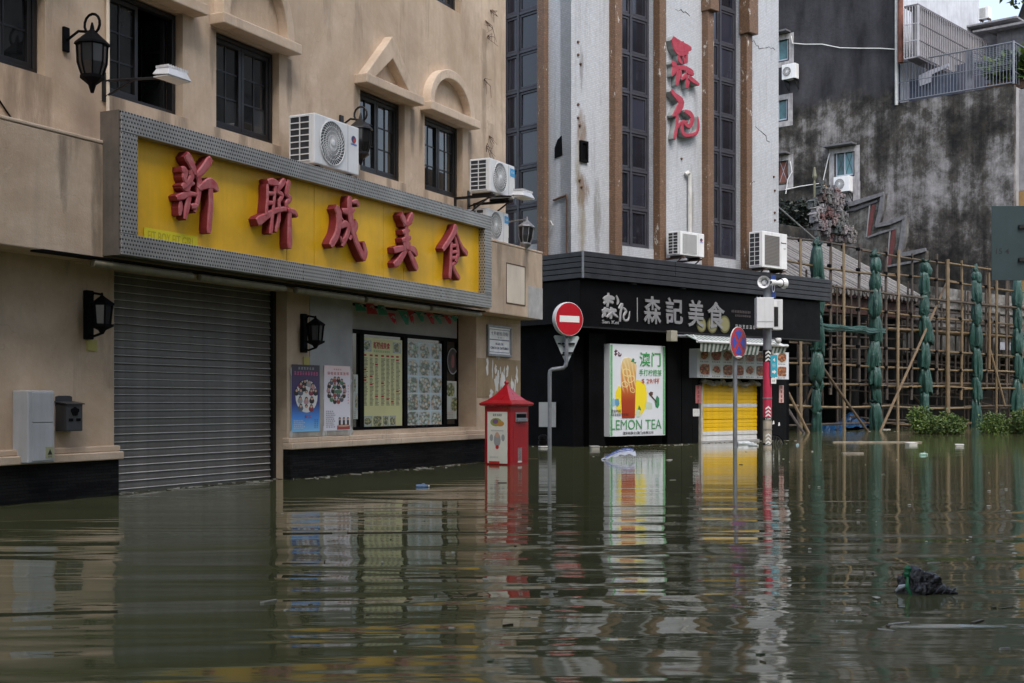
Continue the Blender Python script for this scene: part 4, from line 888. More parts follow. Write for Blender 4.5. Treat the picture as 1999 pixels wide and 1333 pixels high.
def left_quad(o0, o1, z0_, z1_, x=0.0): m.so([(x, o0, z0_), (x, o1, z0_), (x, o1, z1_), (x, o0, z1_)])
left_quad(lw1, 0, ZC1 - .1, ZR); left_quad(-7.5, lw0, ZC1 - .1, ZR); left_quad(lw0, lw1, 12.6, ZR); left_quad(lw0, lw1, ZC1 - .1, wz0 - .02)
m.so([(0, lw0, wz0 - .02), (0, lw0, 12.6), (.3, lw0, 12.6), (.3, lw0, wz0 - .02)]); m.so([(0, lw1, wz0 - .02), (0, lw1, 12.6), (.3, lw1, 12.6), (.3, lw1, wz0 - .02)])
m.build('mosaic_wall', TILE, b2, fix=False)
MB().b(-.2, END + .2, -7.7, .2, ZR, ZR + .4).build('roof_slab', TILE, b2)
pw = .21
for a in (w1[0] - pw, w1[1], w2[0] - pw, w2[1]): MB().b(a, a + pw, -.02, PO, ZC1 - .08, ZR - .02).build('pilaster', BROWN, b2, bevel=.008)
for a, py, dw in ((w2[0] - pw, 22, .05), (w2[1], 42, .09)): MB().b(a - .03, a + pw + dw, -.02, PO + .1, tz(1390, py, PO), ZR - .01).build('pilaster_head', BROWN, b2, bevel=.01)
for c in (lw1, lw0 - pw): MB().b(-PO * .7, .02, c, c + pw, ZC1 - .08, ZR - .02).build('pilaster', BROWN, b2, bevel=.008)
# tall window strips, every pane its own piece
PITCH = .80
def strip(a, b, on_left=False):
    M_ = TR(0, 0, 0) if not on_left else Matrix(((0, 1, 0, 0), (-1, 0, 0, 0), (0, 0, 1, 0), (0, 0, 0, 1)))
    rows = int((12.6 - wz0) / PITCH); top = wz0 + rows * PITCH; mid = (a + b) / 2 if not on_left else a + (b - a) * .36
    f = frame_ring(MB(), a + .01, b - .01, wz0, 12.6, .05, DW - .04, DW + .04)
    f.b(mid - .028, mid + .028, DW - .035, DW + .05, wz0 + .05, 12.55)
    for j in range(1, rows + 1): f.b(a + .06, mid - .028, DW - .034, DW + .036, wz0 + j * PITCH - .03, wz0 + j * PITCH + .03); f.b(mid + .028, b - .06, DW - .034, DW + .036, wz0 + j * PITCH - .03, wz0 + j * PITCH + .03)
    fo = f.build('window_strip', TFRAME, b2, M_, bevel=.004)
    for (x0, x1) in ((a + .06, mid - .028), (mid + .028, b - .06)):
        sf = frame_ring(MB(), .008, x1 - x0 - .008, .04, PITCH - .04, .04, -.02, .02).mesh('sash', TFRAME); pn = MB().b(.045, x1 - x0 - .045, -.004, .004, .075, PITCH - .075).mesh('pane', GLASS2)
        for j in range(rows):
            T1 = TR(x0, -DW, wz0 + j * PITCH); link('sash', sf, fo, T1); link('pane', pn, fo, T1 @ TR(0, .006, 0) @ Matrix.Rotation(R(rnd.uniform(-.6, .6)), 4, 'X'))
strip(*w1); strip(*w2); strip(lw0, lw1, True)
# two dark vents with rust below, old pipe, cable hooks
for px, py, ww, hh in ((1091, 287, .2, .42), (1138, 296, .22, .42)):
    if px < 1115: t_, z_ = B2L.at(px, py, 0); MB().prism([(t_ - ww / 2, z_ - hh / 2), (t_ + ww / 2, z_ - hh * .4), (t_ + ww * .4, z_ + hh / 2), (t_ - ww * .1, z_ + hh * .35), (t_ - ww * .5, z_)], 0, .02).build('broken_vent', BLACK, b2, Matrix(((0, 1, 0, 0), (-1, 0, 0, 0), (0, 0, 1, 0), (0, 0, 0, 1))))
    else: t_, z_ = B2.at(px, py, 0); frame_ring(MB(), t_ - ww / 2, t_ + ww / 2, z_ - hh / 2, z_ + hh / 2, .05, 0, .05).b(t_ - ww * .3, t_ + ww * .3, 0, .02, z_ - hh * .4, z_ + hh * .4).build('broken_vent', BLACK, b2)
RU = pm('rust_stain', (.15, .085, .045), .8, 0, .4, 9, bump=.2)
PP = pm('old_pvc_pipe', (.55, .55, .53), .5, 0, .15, 5, streak=.4, dirt=(.2, .15, .08))
a = B2.at(1346, 340, .06); b = B2.at(1347, 452, .06)
MB().tube([(a[0] - .12, -.05, a[1] - .02), (a[0] - .06, -.07, a[1] + .03), (a[0], -.07, a[1]), (a[0], -.07, b[1] - .1)], .045, 8).build('drain_pipe', PP, b2, smooth=True)
t_, z_ = B2L.at(1102, 382, 0); zz = tz(1115, 492, 0)
ML = Matrix(((0, 1, 0, 0), (-1, 0, 0, 0), (0, 0, 1, 0), (0, 0, 0, 1)))
MB().tube([(t_ - .28, -.03, z_ - .06), (t_ + .08, -.03, z_), (t_ + .1, -.03, z_ - .1), (t_ + .1, -.03, 3.75)], .022, 6).build('rusty_conduit', RUST, b2, ML, smooth=True)
MB().tube([(B2L.s(1076, 0), -.03, B2L.at(1076, 440, 0)[1]), (B2L.s(1079, 0), -.06, B2L.at(1079, 432, 0)[1]), (B2L.s(1083, 0), -.05, B2L.at(1083, 440, 0)[1]), (B2L.s(1077, 0), -.05, B2L.at(1077, 450, 0)[1])], .014, 5).build('cable_hook', PP, b2, ML)
for px, py in ((1128, 82), (1128, 107), (1133, 125), (1128, 204), (1128, 230), (1131, 245), (1131, 352), (1135, 365), (1510, 345), (1512, 372), (1512, 415), (1330, 310), (1512, 430)):
    t_, z_ = B2.at(px, py, 0); MB().lathe([(.03, 0), (.022, .03)], 7, (t_, 0, z_), axis='y').build('bolt_stub', RUST, b2)
for pts, ww in (([(1135, 238), (1136, 262), (1134, 285), (1135, 300)], [.02, .05, .08, .05]), ([(1131, 352), (1134, 366), (1137, 380), (1135, 470)], [.05, .1, .06, .02]), ([(1133, 304), (1134, 330), (1133, 350)], [.12, .08, .03])):
    pass
for i, pl in enumerate(([(1461, 78), (1472, 83), (1482, 92), (1500, 94), (1519, 97)], [(1459, 352), (1468, 355), (1478, 353)], [(1475, 250), (1490, 262), (1505, 280)], [(1318, 15), (1335, 25), (1352, 36)])):
    P_ = [B2.at(x, y, 0) for x, y in pl]; P_ = [(a_[0] + (c_[0] - a_[0]) * q / 4 + rnd.uniform(-.03, .03), 0, a_[1] + (c_[1] - a_[1]) * q / 4 + rnd.uniform(-.05, .05)) for a_, c_ in zip(P_, P_[1:]) for q in range(4)]
    MB().tube(P_, [rnd.uniform(.003, .011) for _ in P_], 5).build('crack', pm('crack_dark', (.05, .05, .05), .9), b2)
# slate clad canopy: each board its own piece
OC = .70; LC = .40
cn = MB().b(-LC + .03, 8.06, 0, OC - .03, ZC0 + .01, ZC1 - .02).b(-LC + .03, -.01, -7.0, 0, ZC0 + .01, ZC1 - .021).build('canopy', BLACK, b2)
nb = 5; bh = (ZC1 - ZC0) / nb
for j in range(nb):
    z0_ = ZC0 + j * bh; cuts = [-LC, 2.35 + (j % 2) * .0, 5.4, 8.09] if j in (2, 3, 4) else [-LC, 8.09]
    for x0, x1 in zip(cuts, cuts[1:]): MB().b(x0 + (.003 if x0 > 0 else 0), x1 - .003, OC - .03, OC + rnd.uniform(-.004, .004) + .0, z0_ + .007, z0_ + bh - .007).build('board', PLANK, cn, bevel=.005)
    MB().b(-LC - rnd.uniform(0, .005), -LC + .03, -7.0, OC - .032, z0_ + .007, z0_ + bh - .007).build('board', PLANK, cn, bevel=.005)
MB().b(-LC + .01, 8.07, .0, OC - .01, ZC1 - .02, ZC1 - .004).build('flashing', pm('wet_flashing', (.09, .09, .1), .35, .3, .4, 3, streak=.6), cn)
MB().b(-LC - .012, -LC + .02, OC - .02, OC + .012, ZC0, ZC1).build('corner_trim', GREYMETAL, cn)
for pxx in (1238, 1335): s_, _ = B2.at(pxx, 550, .5); MB().lathe([(.09, ZC0 - .012), (.09, ZC0 + .02)], 14, (s_, -.45, 0)).build('downlight', GREYMETAL, cn)
# ground floor
GW = .05
MB().b(-.001, END + .35, -.3, GW, -.95, ZC0 + .01).build('shopfront_wall', BLACK, b2)
MB().b(0, .3, -7.0, -.3, -.95, ZC1 - .11).build('alley_wall', BLACK, b2)
MB().b(-.02, .002, -5.5, -3.4, -.95, 2.3).build('alley_shutter', pm('dark_teal_shutter', (.012, .02, .022), .5, .2, .3, 3), b2)
for p0, p1 in ((1150, 1182), (1303, 1330), (1331, 1352), (1352, 1364), (1484, 1506), (1508, 1535)):
    MB().b(B2.s(p0, .2), B2.s(p1, .2), GW, .2, -.95, 2.25).build('black_pillar_panel', BLACKG, b2, bevel=.008)
# corrugated yellow shutter of the kiosk
ysh = MB().b(B2.s(1364, .1), B2.s(1366, .1) + .02, .04, .17, -.95, tz(1366, 750, .1)).b(B2.s(1480, .1), B2.s(1484, .1), .04, .17, -.95, tz(1480, 745, .1)).build('kiosk_shutter', pm('worn_white_frame', (.5, .48, .44), .6, 0, .2, 6, streak=.5), b2)
y0, y1 = B2.s(1366, .1) + .03, B2.s(1480, .1) - .005; zt_k = tz(1400, 750, .1); zb_k = tz(1400, 858.5, .1); dz = .088
YS = pm('shutter_yellow', (.74, .46, .006), .45, 0, .1, 3, streak=.3, dirt=(.4, .25, .02), bump=.04); WS = pm('shutter_white', (.6, .6, .6), .5, 0, .1, 3, streak=.4, dirt=(.3, .28, .22))
z = -.9; k = 0
def kslat(h_, mat): return MB().b(0, y1 - y0, -.012, .012, .002, h_ - .022).b(0, y1 - y0, -.012, .004, h_ - .022, h_).mesh('slat', mat)
ky = kslat(dz, YS); kw = kslat(dz, WS)
while z < zt_k:
    mid = z + dz / 2; white = mid < tz(1420, 843, .1) or tz(1420, 794.5, .1) < mid < tz(1420, 785, .1) + .02
    link('slat', kw if white else ky, ysh, TR(y0, -.1 + rnd.uniform(-.003, .003), z) @ Matrix.Rotation(R(rnd.uniform(-2, 2)), 4, 'X')); z += dz
MB().b(y0, y1, .04, .06, -.95, zt_k + .1).build('backing', BLACK, ysh); MB().b(y0 - .05, y1 + .1, .05, .18, zb_k - .07, zb_k - .01).build('door_step', GREYPANEL, ysh)
# torn plastic roll over the yellow shutter
m = MB(); n_ = 26
L0, L1 = B2.s(1368, .2), B2.s(1484, .2)
pth = [(L0 + (L1 - L0) * i / n_, -.2 - .03 * math.sin(i * 1.7), tz(1425, 748, .2) + .03 * math.sin(i * .9) + .02 * math.sin(i * 2.3)) for i in range(n_ + 1)]
t = thing('plastic_sheet_roll', 'rolled dirty plastic sheet hanging over the yellow kiosk shutter', 'plastic sheet', B2.M); m.tube(pth, [.05 + .025 * math.sin(i * 2.1) for i in range(n_ + 1)], 8).build('roll', pm('dirty_plastic', (.18, .17, .15), .4, 0, .5, 9, bump=.4), t, smooth=True)
MB().tube([(L0 - .1, -.22, tz(1400, 736, .2)), (L1 + .1, -.22, tz(1400, 736, .2) - .01)], .02, 6).build('roll_bar', GREYMETAL, t)
for f in (.3, .62): MB().tube([(L0 + (L1 - L0) * f, -.24, tz(1400, 736, .2)), (L0 + (L1 - L0) * f, -.26, tz(1400, 752, .2))], .006, 4).build('tie_string', PGREY, t)

# ---------------- black fascia sign of the tea shop
OB2 = .55; bz0 = tz(1200, 643, OB2); SA, SBe = -.32, 7.85
sg2 = thing('fascia_sign', 'black shop fascia with pale block characters and a brush logo', 'sign', B2.M)
MB().b(SA, SBe, .25, OB2, bz0, ZC0 - .01).build('board', BLACKG, sg2, bevel=.01); MB().b(SA, SBe, OB2, OB2 + .012, bz0, bz0 + .03).build('bottom_trim', DARKMETAL, sg2)
MB().b(-.30, .25, -6.0, .24, bz0 + .1, ZC0 - .01).build('alley_board', BLACKG, sg2)
CHM = pm('sign_pale_acrylic', (.20, .20, .21), .45, 0, .12, 4, streak=.2); LOGO = flat('sign_logo_white', (.28, .28, .29), .5)
for ch, x0, x1, yt, yb in (('森', 1260, 1293, 578, 631), ('記', 1302.5, 1335.5, 581, 631), ('美', 1346, 1376.5, 585.5, 637), ('食', 1384, 1417, 589, 641)):
    q0 = B2.at(x0, yb, OB2 + .06); q1 = B2.at(x1, yt, OB2 + .06); q2 = B2.at(x0, yt + (yb - yt) * .0, OB2 + .06)
    cz1 = (q2[1] + q1[1]) / 2; text('character', ch, CHM, sg2, q0[0], q1[0], q0[1], cz1, OB2 + .01, .02, .018)
LEM = flat('sign_lemon', (.2, .19, .09), .5)
for px, py, r_ in ((1369, 634, .16), (1390, 635, .17), (1414, 633, .19)):
    a = B2.at(px, py, OB2); m = MB().lathe([(r_, .0), (r_, .008)], 24, (a[0], -OB2, a[1]), axis='y'); m.lathe([(r_ * .8, .008), (r_ * .8, .011)], 20, (a[0], -OB2, a[1]), 1, axis='y'); m.build('lemon_slice', [flat('sign_lemon_dark', (.09, .085, .03), .5), LEM], sg2)
MB().b(B2.s(1243, OB2), B2.s(1243, OB2) + .02, OB2, OB2 + .01, tz(1243, 628, OB2), tz(1243, 581, OB2)).build('divider', LOGO, sg2)
C3, K3 = (1030, 480), 3.174
logo = [([(478, 330), (500, 318), (535, 325)], .09), ([(505, 295), (503, 340), (498, 375)], [.06, .08, .05]), ([(500, 330), (478, 355)], .07), ([(505, 335), (530, 350)], .08), ([(470, 405), (500, 395)], .09), ([(485, 385), (483, 430)], .08), ([(475, 420), (470, 440)], .05), ([(505, 405), (550, 400)], .09), ([(525, 385), (522, 445)], .09), ([(520, 415), (495, 440)], .06), ([(530, 415), (560, 440)], [.08, .05]),
  ([(555, 310), (565, 340), (560, 360)], [.04, .07, .04]), ([(570, 385), (590, 360), (580, 420), (578, 465)], [.05, .07, .05, .05]), ([(600, 385), (615, 405), (600, 430)], [.05, .07, .05]), ([(600, 430), (605, 460), (630, 455), (638, 405)], [.05, .05, .05, .02])]
brush('brush_logo', C3, K3, logo, B2, OB2 - .01, OB2 + .03, [LOGO, LOGO], 1.0, sg2)
a = B2.at(1174.5, 631, OB2); b = B2.at(1207, 624, OB2); text('logo_lettering', 'San Kei', LOGO, sg2, a[0], b[0], a[1], B2.at(1174.5, 624, OB2)[1], OB2 + .005, .01, .01)
DIM = flat('sign_dim_print', (.10, .08, .08), .5)
for x0, x1, y0_, y1_, tx in ((1427, 1465, 604, 610, 'aaaaaaaaaaaa'), (1434, 1465, 613, 618, 'aaaaaaaa'), (1434, 1475, 632, 641, 'aaaaaa')):
    a = B2.at(x0, y1_, OB2); b = B2.at(x1, y0_ + 3, OB2); marks('small_lettering', tx, LOGO if y0_ > 625 else DIM, sg2, a[0], b[0], a[1], a[1] + (y1_ - y0_) * .0105, OB2 + .004, .004)

# ---------------- red brush characters on the tower
rc = thing('red_wall_characters', 'two red calligraphic characters mounted on the white mosaic wall', 'wall letters', B2.M)
C4, K4 = (1280, 50), 5.55
WR = redletter('bright_red_face', (.30, .02, .045), (.36, .05, .075)); WG = pm('letter_return_grey', (.3, .32, .32), .6, 0, .2, 6, streak=.4)
sen = [([(195, 150), (250, 215), (380, 245)], [.2, .3, .12]), ([(215, 200), (260, 270), (340, 270)], [.25, .25, .2]), ([(305, 175), (300, 300), (320, 400)], [.06, .08, .08]), ([(255, 320), (265, 370), (290, 405)], [.08, .12, .08]), ([(345, 320), (345, 390)], .09), ([(185, 400), (215, 440), (190, 540)], [.1, .22, .05]), ([(225, 440), (255, 520), (240, 635)], [.1, .16, .1]), ([(250, 450), (330, 460), (405, 500)], [.1, .12, .14]), ([(340, 450), (360, 540), (350, 665)], [.12, .2, .1]), ([(330, 540), (285, 580)], [.12, .06]), ([(370, 560), (420, 600), (470, 632)], [.14, .12, .08]), ([(350, 500), (410, 520)], [.12, .1]), ([(280, 480), (285, 560)], [.06, .05])]
ji = [([(175, 705), (220, 760), (280, 830), (240, 920), (190, 975)], [.12, .14, .24, .18, .06]), ([(190, 975), (235, 975), (235, 1080), (210, 1215)], [.06, .1, .1, .12]), ([(225, 1140), (280, 1050), (350, 1040)], [.05, .08, .06]), ([(320, 925), (380, 955), (405, 1010), (370, 1090), (310, 1050)], [.08, .16, .15, .12, .08]), ([(295, 1050), (300, 1150), (340, 1185), (445, 1165), (470, 1080), (465, 985)], [.1, .13, .1, .09, .1, .04])]
brush('character', C4, K4, sen, B2, -.005, .16, [WR, WG], .95, rc); brush('character', C4, K4, ji, B2, -.005, .16, [WR, WG], .92, rc)

# ---------------- lemon tea light box
OL = .36; a = B2.at(1190.7, 852.5, OL); b = B2.at(1298.7, 848, OL); d = B2.at(1190.7, 670.6, OL)[1]; W_, H_ = b[0] - a[0], d - a[1]
lt = thing('advertising_lightbox', 'white LEMON TEA light box with tall glass of tea and green lettering', 'advertising sign', B2.T(a[0], OL, a[1]))
def lq(x, y): p = B2.at(1150 + x / 3.92, 560 + y / 3.92, OL); return p[0] - a[0], p[1] - a[1]
PW = pm('lightbox_white', (.66, .69, .74), .35, 0, .04, 1.5, bump=0)
MB().b(0, W_, -.30, 0, 0, H_).build('cabinet', PW, lt, bevel=.006)
for x0 in (.012, W_ - .075): MB().b(x0, x0 + .06, .0, .003, .02, H_ - .02).build('green_border', rand_mat('border_green', [(.12, .42, .16), (.16, .5, .2)], .4, .5, 40, stretch=(1, 1, .6), bump=0), lt)
MB().b(-.004, .0, -.28, -.2, .05, H_ - .05).build('green_border', bpy.data.materials['border_green'], lt)
m = MB()
def blob(pts, o, mi): m.so([(lq(x, y)[0], o, lq(x, y)[1]) for x, y in pts], mi)
blob([(200, 860), (205, 800), (225, 755), (245, 770), (246, 970), (225, 965), (205, 920)], .003, 0); blob([(345, 725), (365, 712), (400, 722), (430, 750), (442, 810), (440, 880), (425, 940), (395, 985), (345, 985)], .003, 0)
blob([(170, 880), (185, 850), (205, 870), (200, 910), (178, 915)], .003, 1); blob([(198, 860), (225, 855), (232, 895), (215, 920), (200, 905)], .0036, 2)
blob([(430, 935), (428, 895), (445, 878), (480, 890), (482, 935)], .0045, 3); blob([(455, 815), (470, 800), (488, 805), (486, 828), (465, 838)], .005, 4); blob([(478, 830), (520, 880), (514, 888), (470, 838)], .0052, 4); blob([(500, 880), (518, 830), (535, 850), (537, 905), (525, 930), (508, 920)], .0042, 5)
blob([(316, 572), (332, 545), (345, 552), (340, 575)], .012, 5); blob([(335, 580), (360, 572), (352, 588)], .0124, 5); blob([(372, 940), (380, 905), (392, 925), (398, 945)], .0047, 5); blob([(355, 985), (360, 940), (385, 940), (395, 985), (375, 1000)], .0052, 3)
m.build('picture', [PYEL, flat('ice_blue', (.3, .48, .62), .3), flat('ice_dark', (.12, .3, .48), .3), flat('pale_bowl', (.52, .6, .48), .4), flat('wood_brown', (.09, .045, .03), .5), flat('leaf_green', (.03, .22, .09), .5)], lt, fix=False)['kind'] = 'stuff'
k = N('tea_in_glass'); g_ = k.tc.outputs['Generated']; zc_ = k.sep(g_)[2]
wv = k.n('ShaderNodeTexWave'); wv.inputs['Scale'].default_value = 1.6; wv.inputs['Distortion'].default_value = 5.0; k.l(k.map((1, 1, 1.6), g_, rot=(0, R(30), 0)), wv.inputs['Vector'])
c = k.ramp(zc_, [(0, (.32, .035, .012)), (.28, (.36, .05, .015)), (.5, (.5, .14, .03)), (.75, (.62, .33, .09)), (1, (.7, .58, .3))])
c = k.mix(k.math('MULTIPLY', k.ramp(wv.outputs[1], [(.55, 0.0), (.75, .75)]), k.ramp(zc_, [(.4, 0.0), (.55, 1.0)])), c, (.72, .6, .32)); k.set(**{'Base Color': c, 'Roughness': .35})
MB().prism([lq(x, y) for x, y in ((250, 1003), (348, 1003), (355, 700), (362, 600), (340, 560), (300, 540), (262, 548), (243, 600), (243, 700))], .0, .0085).build('tea_glass', k.m, lt)
m = MB()
for cx_, cy_, r_, an in ((285, 655, 34, .3), (318, 705, 30, -.5), (272, 745, 26, .2), (330, 790, 22, .6)):
    ring = lambda f: [lq(cx_ + r_ * f * (math.cos(an) * math.cos(6.2832 * i / 18) - .55 * math.sin(an) * math.sin(6.2832 * i / 18)), cy_ + r_ * f * (math.sin(an) * math.cos(6.2832 * i / 18) + .9 * math.cos(an) * math.sin(6.2832 * i / 18))) for i in range(18)]
    m.ring(ring(1), ring(.8), .0, .0092)
m.build('lemon_slices', flat('lemon_rind', (.78, .66, .3), .4), lt)['kind'] = 'stuff'
for tx, x0, x1, y0_, y1_, mt, bo in (('澳门', 385, 545, 500, 610, PGREEN, .012), ('手打柠檬茶', 380, 552, 632, 682, PGREEN, .004), ('$ 29/杯', 400, 538, 697, 742, flat('price_red', (.45, .09, .04), .5), .005), ('LEMON TEA', 166, 552, 1015, 1090, flat('tea_green', (.08, .3, .12), .5), .0), ('澳彩林美食(澳门)有限公司', 255, 488, 1105, 1130, BLK, .008), ('营业时间', 166, 240, 938, 962, BLK, .0)):
    p0 = lq(x0, y1_); p1 = lq(x1, y0_); text('lettering', tx, mt, lt, p0[0], p1[0], (p0[1] + lq(x1, y1_)[1]) / 2, (p1[1] + lq(x0, y0_)[1]) / 2, .009, .0015, bo)
p0 = lq(166, 990); p1 = lq(300, 972); marks('fine_print', 'aaaaaaaaaa', BLK, lt, p0[0], p1[0], p0[1], p0[1] + .06, .0088, .001)
m = MB()
for st in ([(195, 495), (215, 490)], [(205, 482), (203, 505)], [(195, 515), (215, 512)], [(204, 508), (202, 525)], [(225, 500), (230, 512), (225, 525), (240, 526), (244, 512)]): m.stroke([lq(*p) for p in st], .03, .0, .004, ch=.001)
m.build('small_logo', flat('logo_maroon', (.12, .03, .05), .5), lt)

# ---------------- picture menu box over the kiosk
OM = .42; a = B2.at(1361, 737, OM); b = B2.at(1540, 741.5, OM); d = B2.at(1361, 680, OM)[1]; W_, H_ = b[0] - a[0], d - a[1]
mn = thing('menu_lightbox', 'long white picture menu with two rows of dishes over the yellow shutter', 'menu', B2.T(a[0], OM, a[1]))
MB().b(0, W_, -.22, 0, 0, H_).build('cabinet', PW, mn, bevel=.006)
cw = (W_ - .12) / 8; me = MB().b(0, cw * .84, 0, .003, 0, H_ * .36).mesh('dish_photo', REDFOOD)
for i in range(8):
    for j in range(2):
        link('dish_photo', me, mn, TR(.08 + i * cw, 0, H_ * (.11 + .5 * j))); marks('caption', 'aaaaa', BLK, mn, .09 + i * cw, .09 + i * cw + cw * .72, H_ * (.03 + .5 * j), H_ * (.085 + .5 * j), .001, .001)
# ---------------- striped awning
aw = thing('striped_awning', 'torn green and white striped awning over the picture menu', 'awning', B2.M)
AO = .95; x0 = B2.s(1363, AO); x1 = B2.s(1536, AO); za = B2.at(1365, 666, AO)[1]; ns = 44
AG = pm('awning_green', (.07, .12, .10), .7, 0, .3, 8, bump=.1); AW = pm('awning_white', (.46, .47, .46), .7, 0, .2, 8, bump=.1)
m = MB(); mv = MB()
for i in range(ns):
    a_, b_ = x0 + (x1 - x0) * i / ns, x0 + (x1 - x0) * (i + 1) / ns; f = i / ns
    m.so([(a_, AO, za), (b_, AO, za), (b_, .56, za + .16), (a_, .56, za + .16)], i % 2)
    def dr(f): return .16 + .10 * math.sin(f * 3 + .4) ** 2 - (.12 * math.exp(-((f - .33) / .11) ** 2)) + .05 * max(0, math.sin(f * 31)) * .4
    if f < .02 or i in (30, 31): continue
    lean = .28 * max(0, .25 - f)
    mv.so([(a_, AO + .004, za), (b_, AO + .004, za), (b_ + lean, AO - .06, za - dr(f + 1 / ns)), (a_ + lean, AO - .06, za - dr(f))], i % 2)
for nm, mm in (('canopy_cloth', m), ('valance', mv)):
    ob = mm.build(nm, [AG, AW], aw, fix=False); sd_ = ob.modifiers.new('thick', 'SOLIDIFY'); sd_.thickness = .003
MB().tube([(x0 - .03, -AO, za), (x1 + .03, -AO, za + .0)], .032, 8).build('front_bar', PALEMETAL, aw, smooth=True)
rb = B2.at(1312, 655, .6); MB().tube([(rb[0], -.6, rb[1]), (x1, -.6, rb[1] + .02)], .03, 8).build('roller', GREYMETAL, aw); MB().b(rb[0] - .12, rb[0] + .08, .54, .68, rb[1] - .12, rb[1] + .1).build('end_bracket', pm('old_bracket', (.3, .28, .22), .6), aw, bevel=.01)
MB().tube([(x0 + .3, -.58, za + .15), (x0 + .02, -AO + .02, za)], .018, 6).tube([(x1 - .3, -.58, za + .15), (x1 - .02, -AO + .02, za)], .018, 6).build('folding_arm', PALEMETAL, aw)

# ---------------- couplets, notices
def notice(fr, nm, lab, cat, px0, px1, py0, py1, o, mat, txt=None, tm=None, vert=False):
    a = fr.at(px0, py1, o); b = fr.s(px1, o); d = fr.at(px0, py0, o)[1]
    t = thing(nm, lab, cat, fr.T(a[0], o, a[1])); w_, h_ = b - a[0], d - a[1]; MB().b(0, w_, -.004, 0, 0, h_).build('sheet', mat, t)
    if txt:
        n = len(txt)
        if vert:
            for i, c_ in enumerate(txt): marks('character', c_, tm, t, w_ * .22, w_ * .78, h_ * (1 - (i + .92) / n), h_ * (1 - (i + .14) / n), .0005, .001, .01)
        else:
            for i in range(5): marks('fine_print', txt, tm, t, w_ * .1, w_ * .9, h_ * (.08 + .18 * i), h_ * (.16 + .18 * i), .0005, .001)
    return t
PINK = pm('couplet_paper', (.48, .16, .16), .7, 0, .15, 5, bump=.05)
notice(B2, 'couplet_strip', 'red paper couplet strip on the black post left of the yellow shutter', 'couplet', 1358, 1368, 752, 787, .21, PINK, 'abcd', flat('couplet_ink', (.1, .01, .01), .6), True)
notice(B2, 'couplet_strip', 'pale pink paper couplet strip on the black pillar behind the flood pole', 'couplet', 1521, 1530, 752, 786, .21, pm('couplet_pale', (.6, .36, .34), .7), 'efgh', bpy.data.materials['couplet_ink'], True)
notice(B2, 'paper_notice', 'small white printed notice on the black wall beside the yellow shutter', 'notice', 1353, 1365.5, 798, 812.5, .21, WHITE, 'aaaaaaaa', BLK)
notice(B2L, 'white_board', 'blank white board on the dark alley wall behind the no entry post', 'board', 1052, 1085, 785, 833, .03, pm('plain_white_board', (.5, .5, .5), .6, 0, .06))
for px, py in ((1510, 825), (1521, 828)): a = B2.at(px, py, .205); MB().so([(a[0] - .04, .205, a[1] - .04), (a[0] + .04, .205, a[1] - .03), (a[0] + .02, .205, a[1] + .05), (a[0] - .02, .205, a[1] + .04)]).build('paper_scrap', WHITE, b2)
ac_unit(B2, 1328, 1375, 450, 497, .62, .34, 'small white outdoor unit with square grille standing on the slate canopy', 'square', brand='dot', wall_o=0)
ac_unit(B2, 1488, 1537, 450, 521, .80, .36, 'tall white outdoor unit with brown grille at the canopy end', 'panel', brand='Panasonic', wall_o=0)

# ================================================================== street furniture in the water
def at_y(px, py, Y): return Vector(((px - CX) / F * Y, Y, H + (HY - py) / F * Y))
# post box
pc = at_y(989, 0, 18.05); pc.z = 0
pb_ = thing('postbox', 'red square postbox with curved pagoda roof standing in the water', 'postbox', Matrix.Translation((pc.x, pc.y, -.95)) @ Matrix.Rotation(R(-34.7), 4, 'Z'))
hb = .225; D = .95
MB().b(-hb, hb, -hb, hb, 0, D + .86).build('body', POST_RED, pb_, bevel=.012)
q2 = math.sqrt(2)
MB().lathe([(hb * q2 * .99, D + .82), (.277 * q2, D + .835), (.282 * q2, D + .865), (.2 * q2, D + .91), (.12 * q2, D + .985), (.055 * q2, D + 1.07), (.025 * q2, D + 1.125)], 4, ph=math.pi / 4).build('roof', POST_RED, pb_, bevel=.008)
MB().lathe([(.02, D + 1.11), (.03, D + 1.125), (.022, D + 1.135), (.034, D + 1.15), (.034, D + 1.165), (.022, D + 1.18), (.006, D + 1.19)], 14).build('finial', POST_RED, pb_, smooth=True)
MB().b(-.17, .17, hb, hb + .006, D + .02, D + .745).build('notice_sheet', pm('postal_notice', (.78, .77, .70), .4, 0, .1, 3, bump=0), pb_)
x = hb + .007; m = MB(); m.ell(-.02, D + .60, .1, .06, x, 12, 0); m.ell(.05, D + .58, .07, .04, x + .0006, 12, 1); m.ell(-.03, D + .61, .05, .035, x + .0012, 12, 2); m.ell(0, D + .35, .06, .1, x, 12, 3); m.ell(0, D + .42, .035, .04, x + .001, 12, 4); m.ell(-.1, D + .38, .03, .05, x, 10, 3); m.ell(.1, D + .38, .03, .05, x, 10, 3); m.ell(0, D + .25, .03, .03, x + .001, 10, 5)
m.build('notice_print', [flat('print_olive', (.32, .36, .1), .5), flat('print_orange', (.55, .28, .06), .5), flat('print_mauve', (.2, .12, .25), .5), PGREY, SKIN, PRED], pb_, fix=False)
marks('notice_lettering', 'aaaaa', BLK, pb_, -.08, .08, D + .68, D + .72, x, .001); marks('notice_lettering', 'aaaaaaaaaa', PGREY, pb_, -.11, .11, D + .47, D + .49, x, .001); marks('notice_lettering', 'aaaaaaaaaa', PGREY, pb_, -.13, .02, D + .09, D + .12, x, .001)
m = MB(); m.b(-.14, .04, hb + .0065, hb + .0085, D + .012, D + .05); m.build('red_arrow', PRED, pb_)
MX = Matrix.Rotation(R(90), 4, 'Z')                       # right-hand face
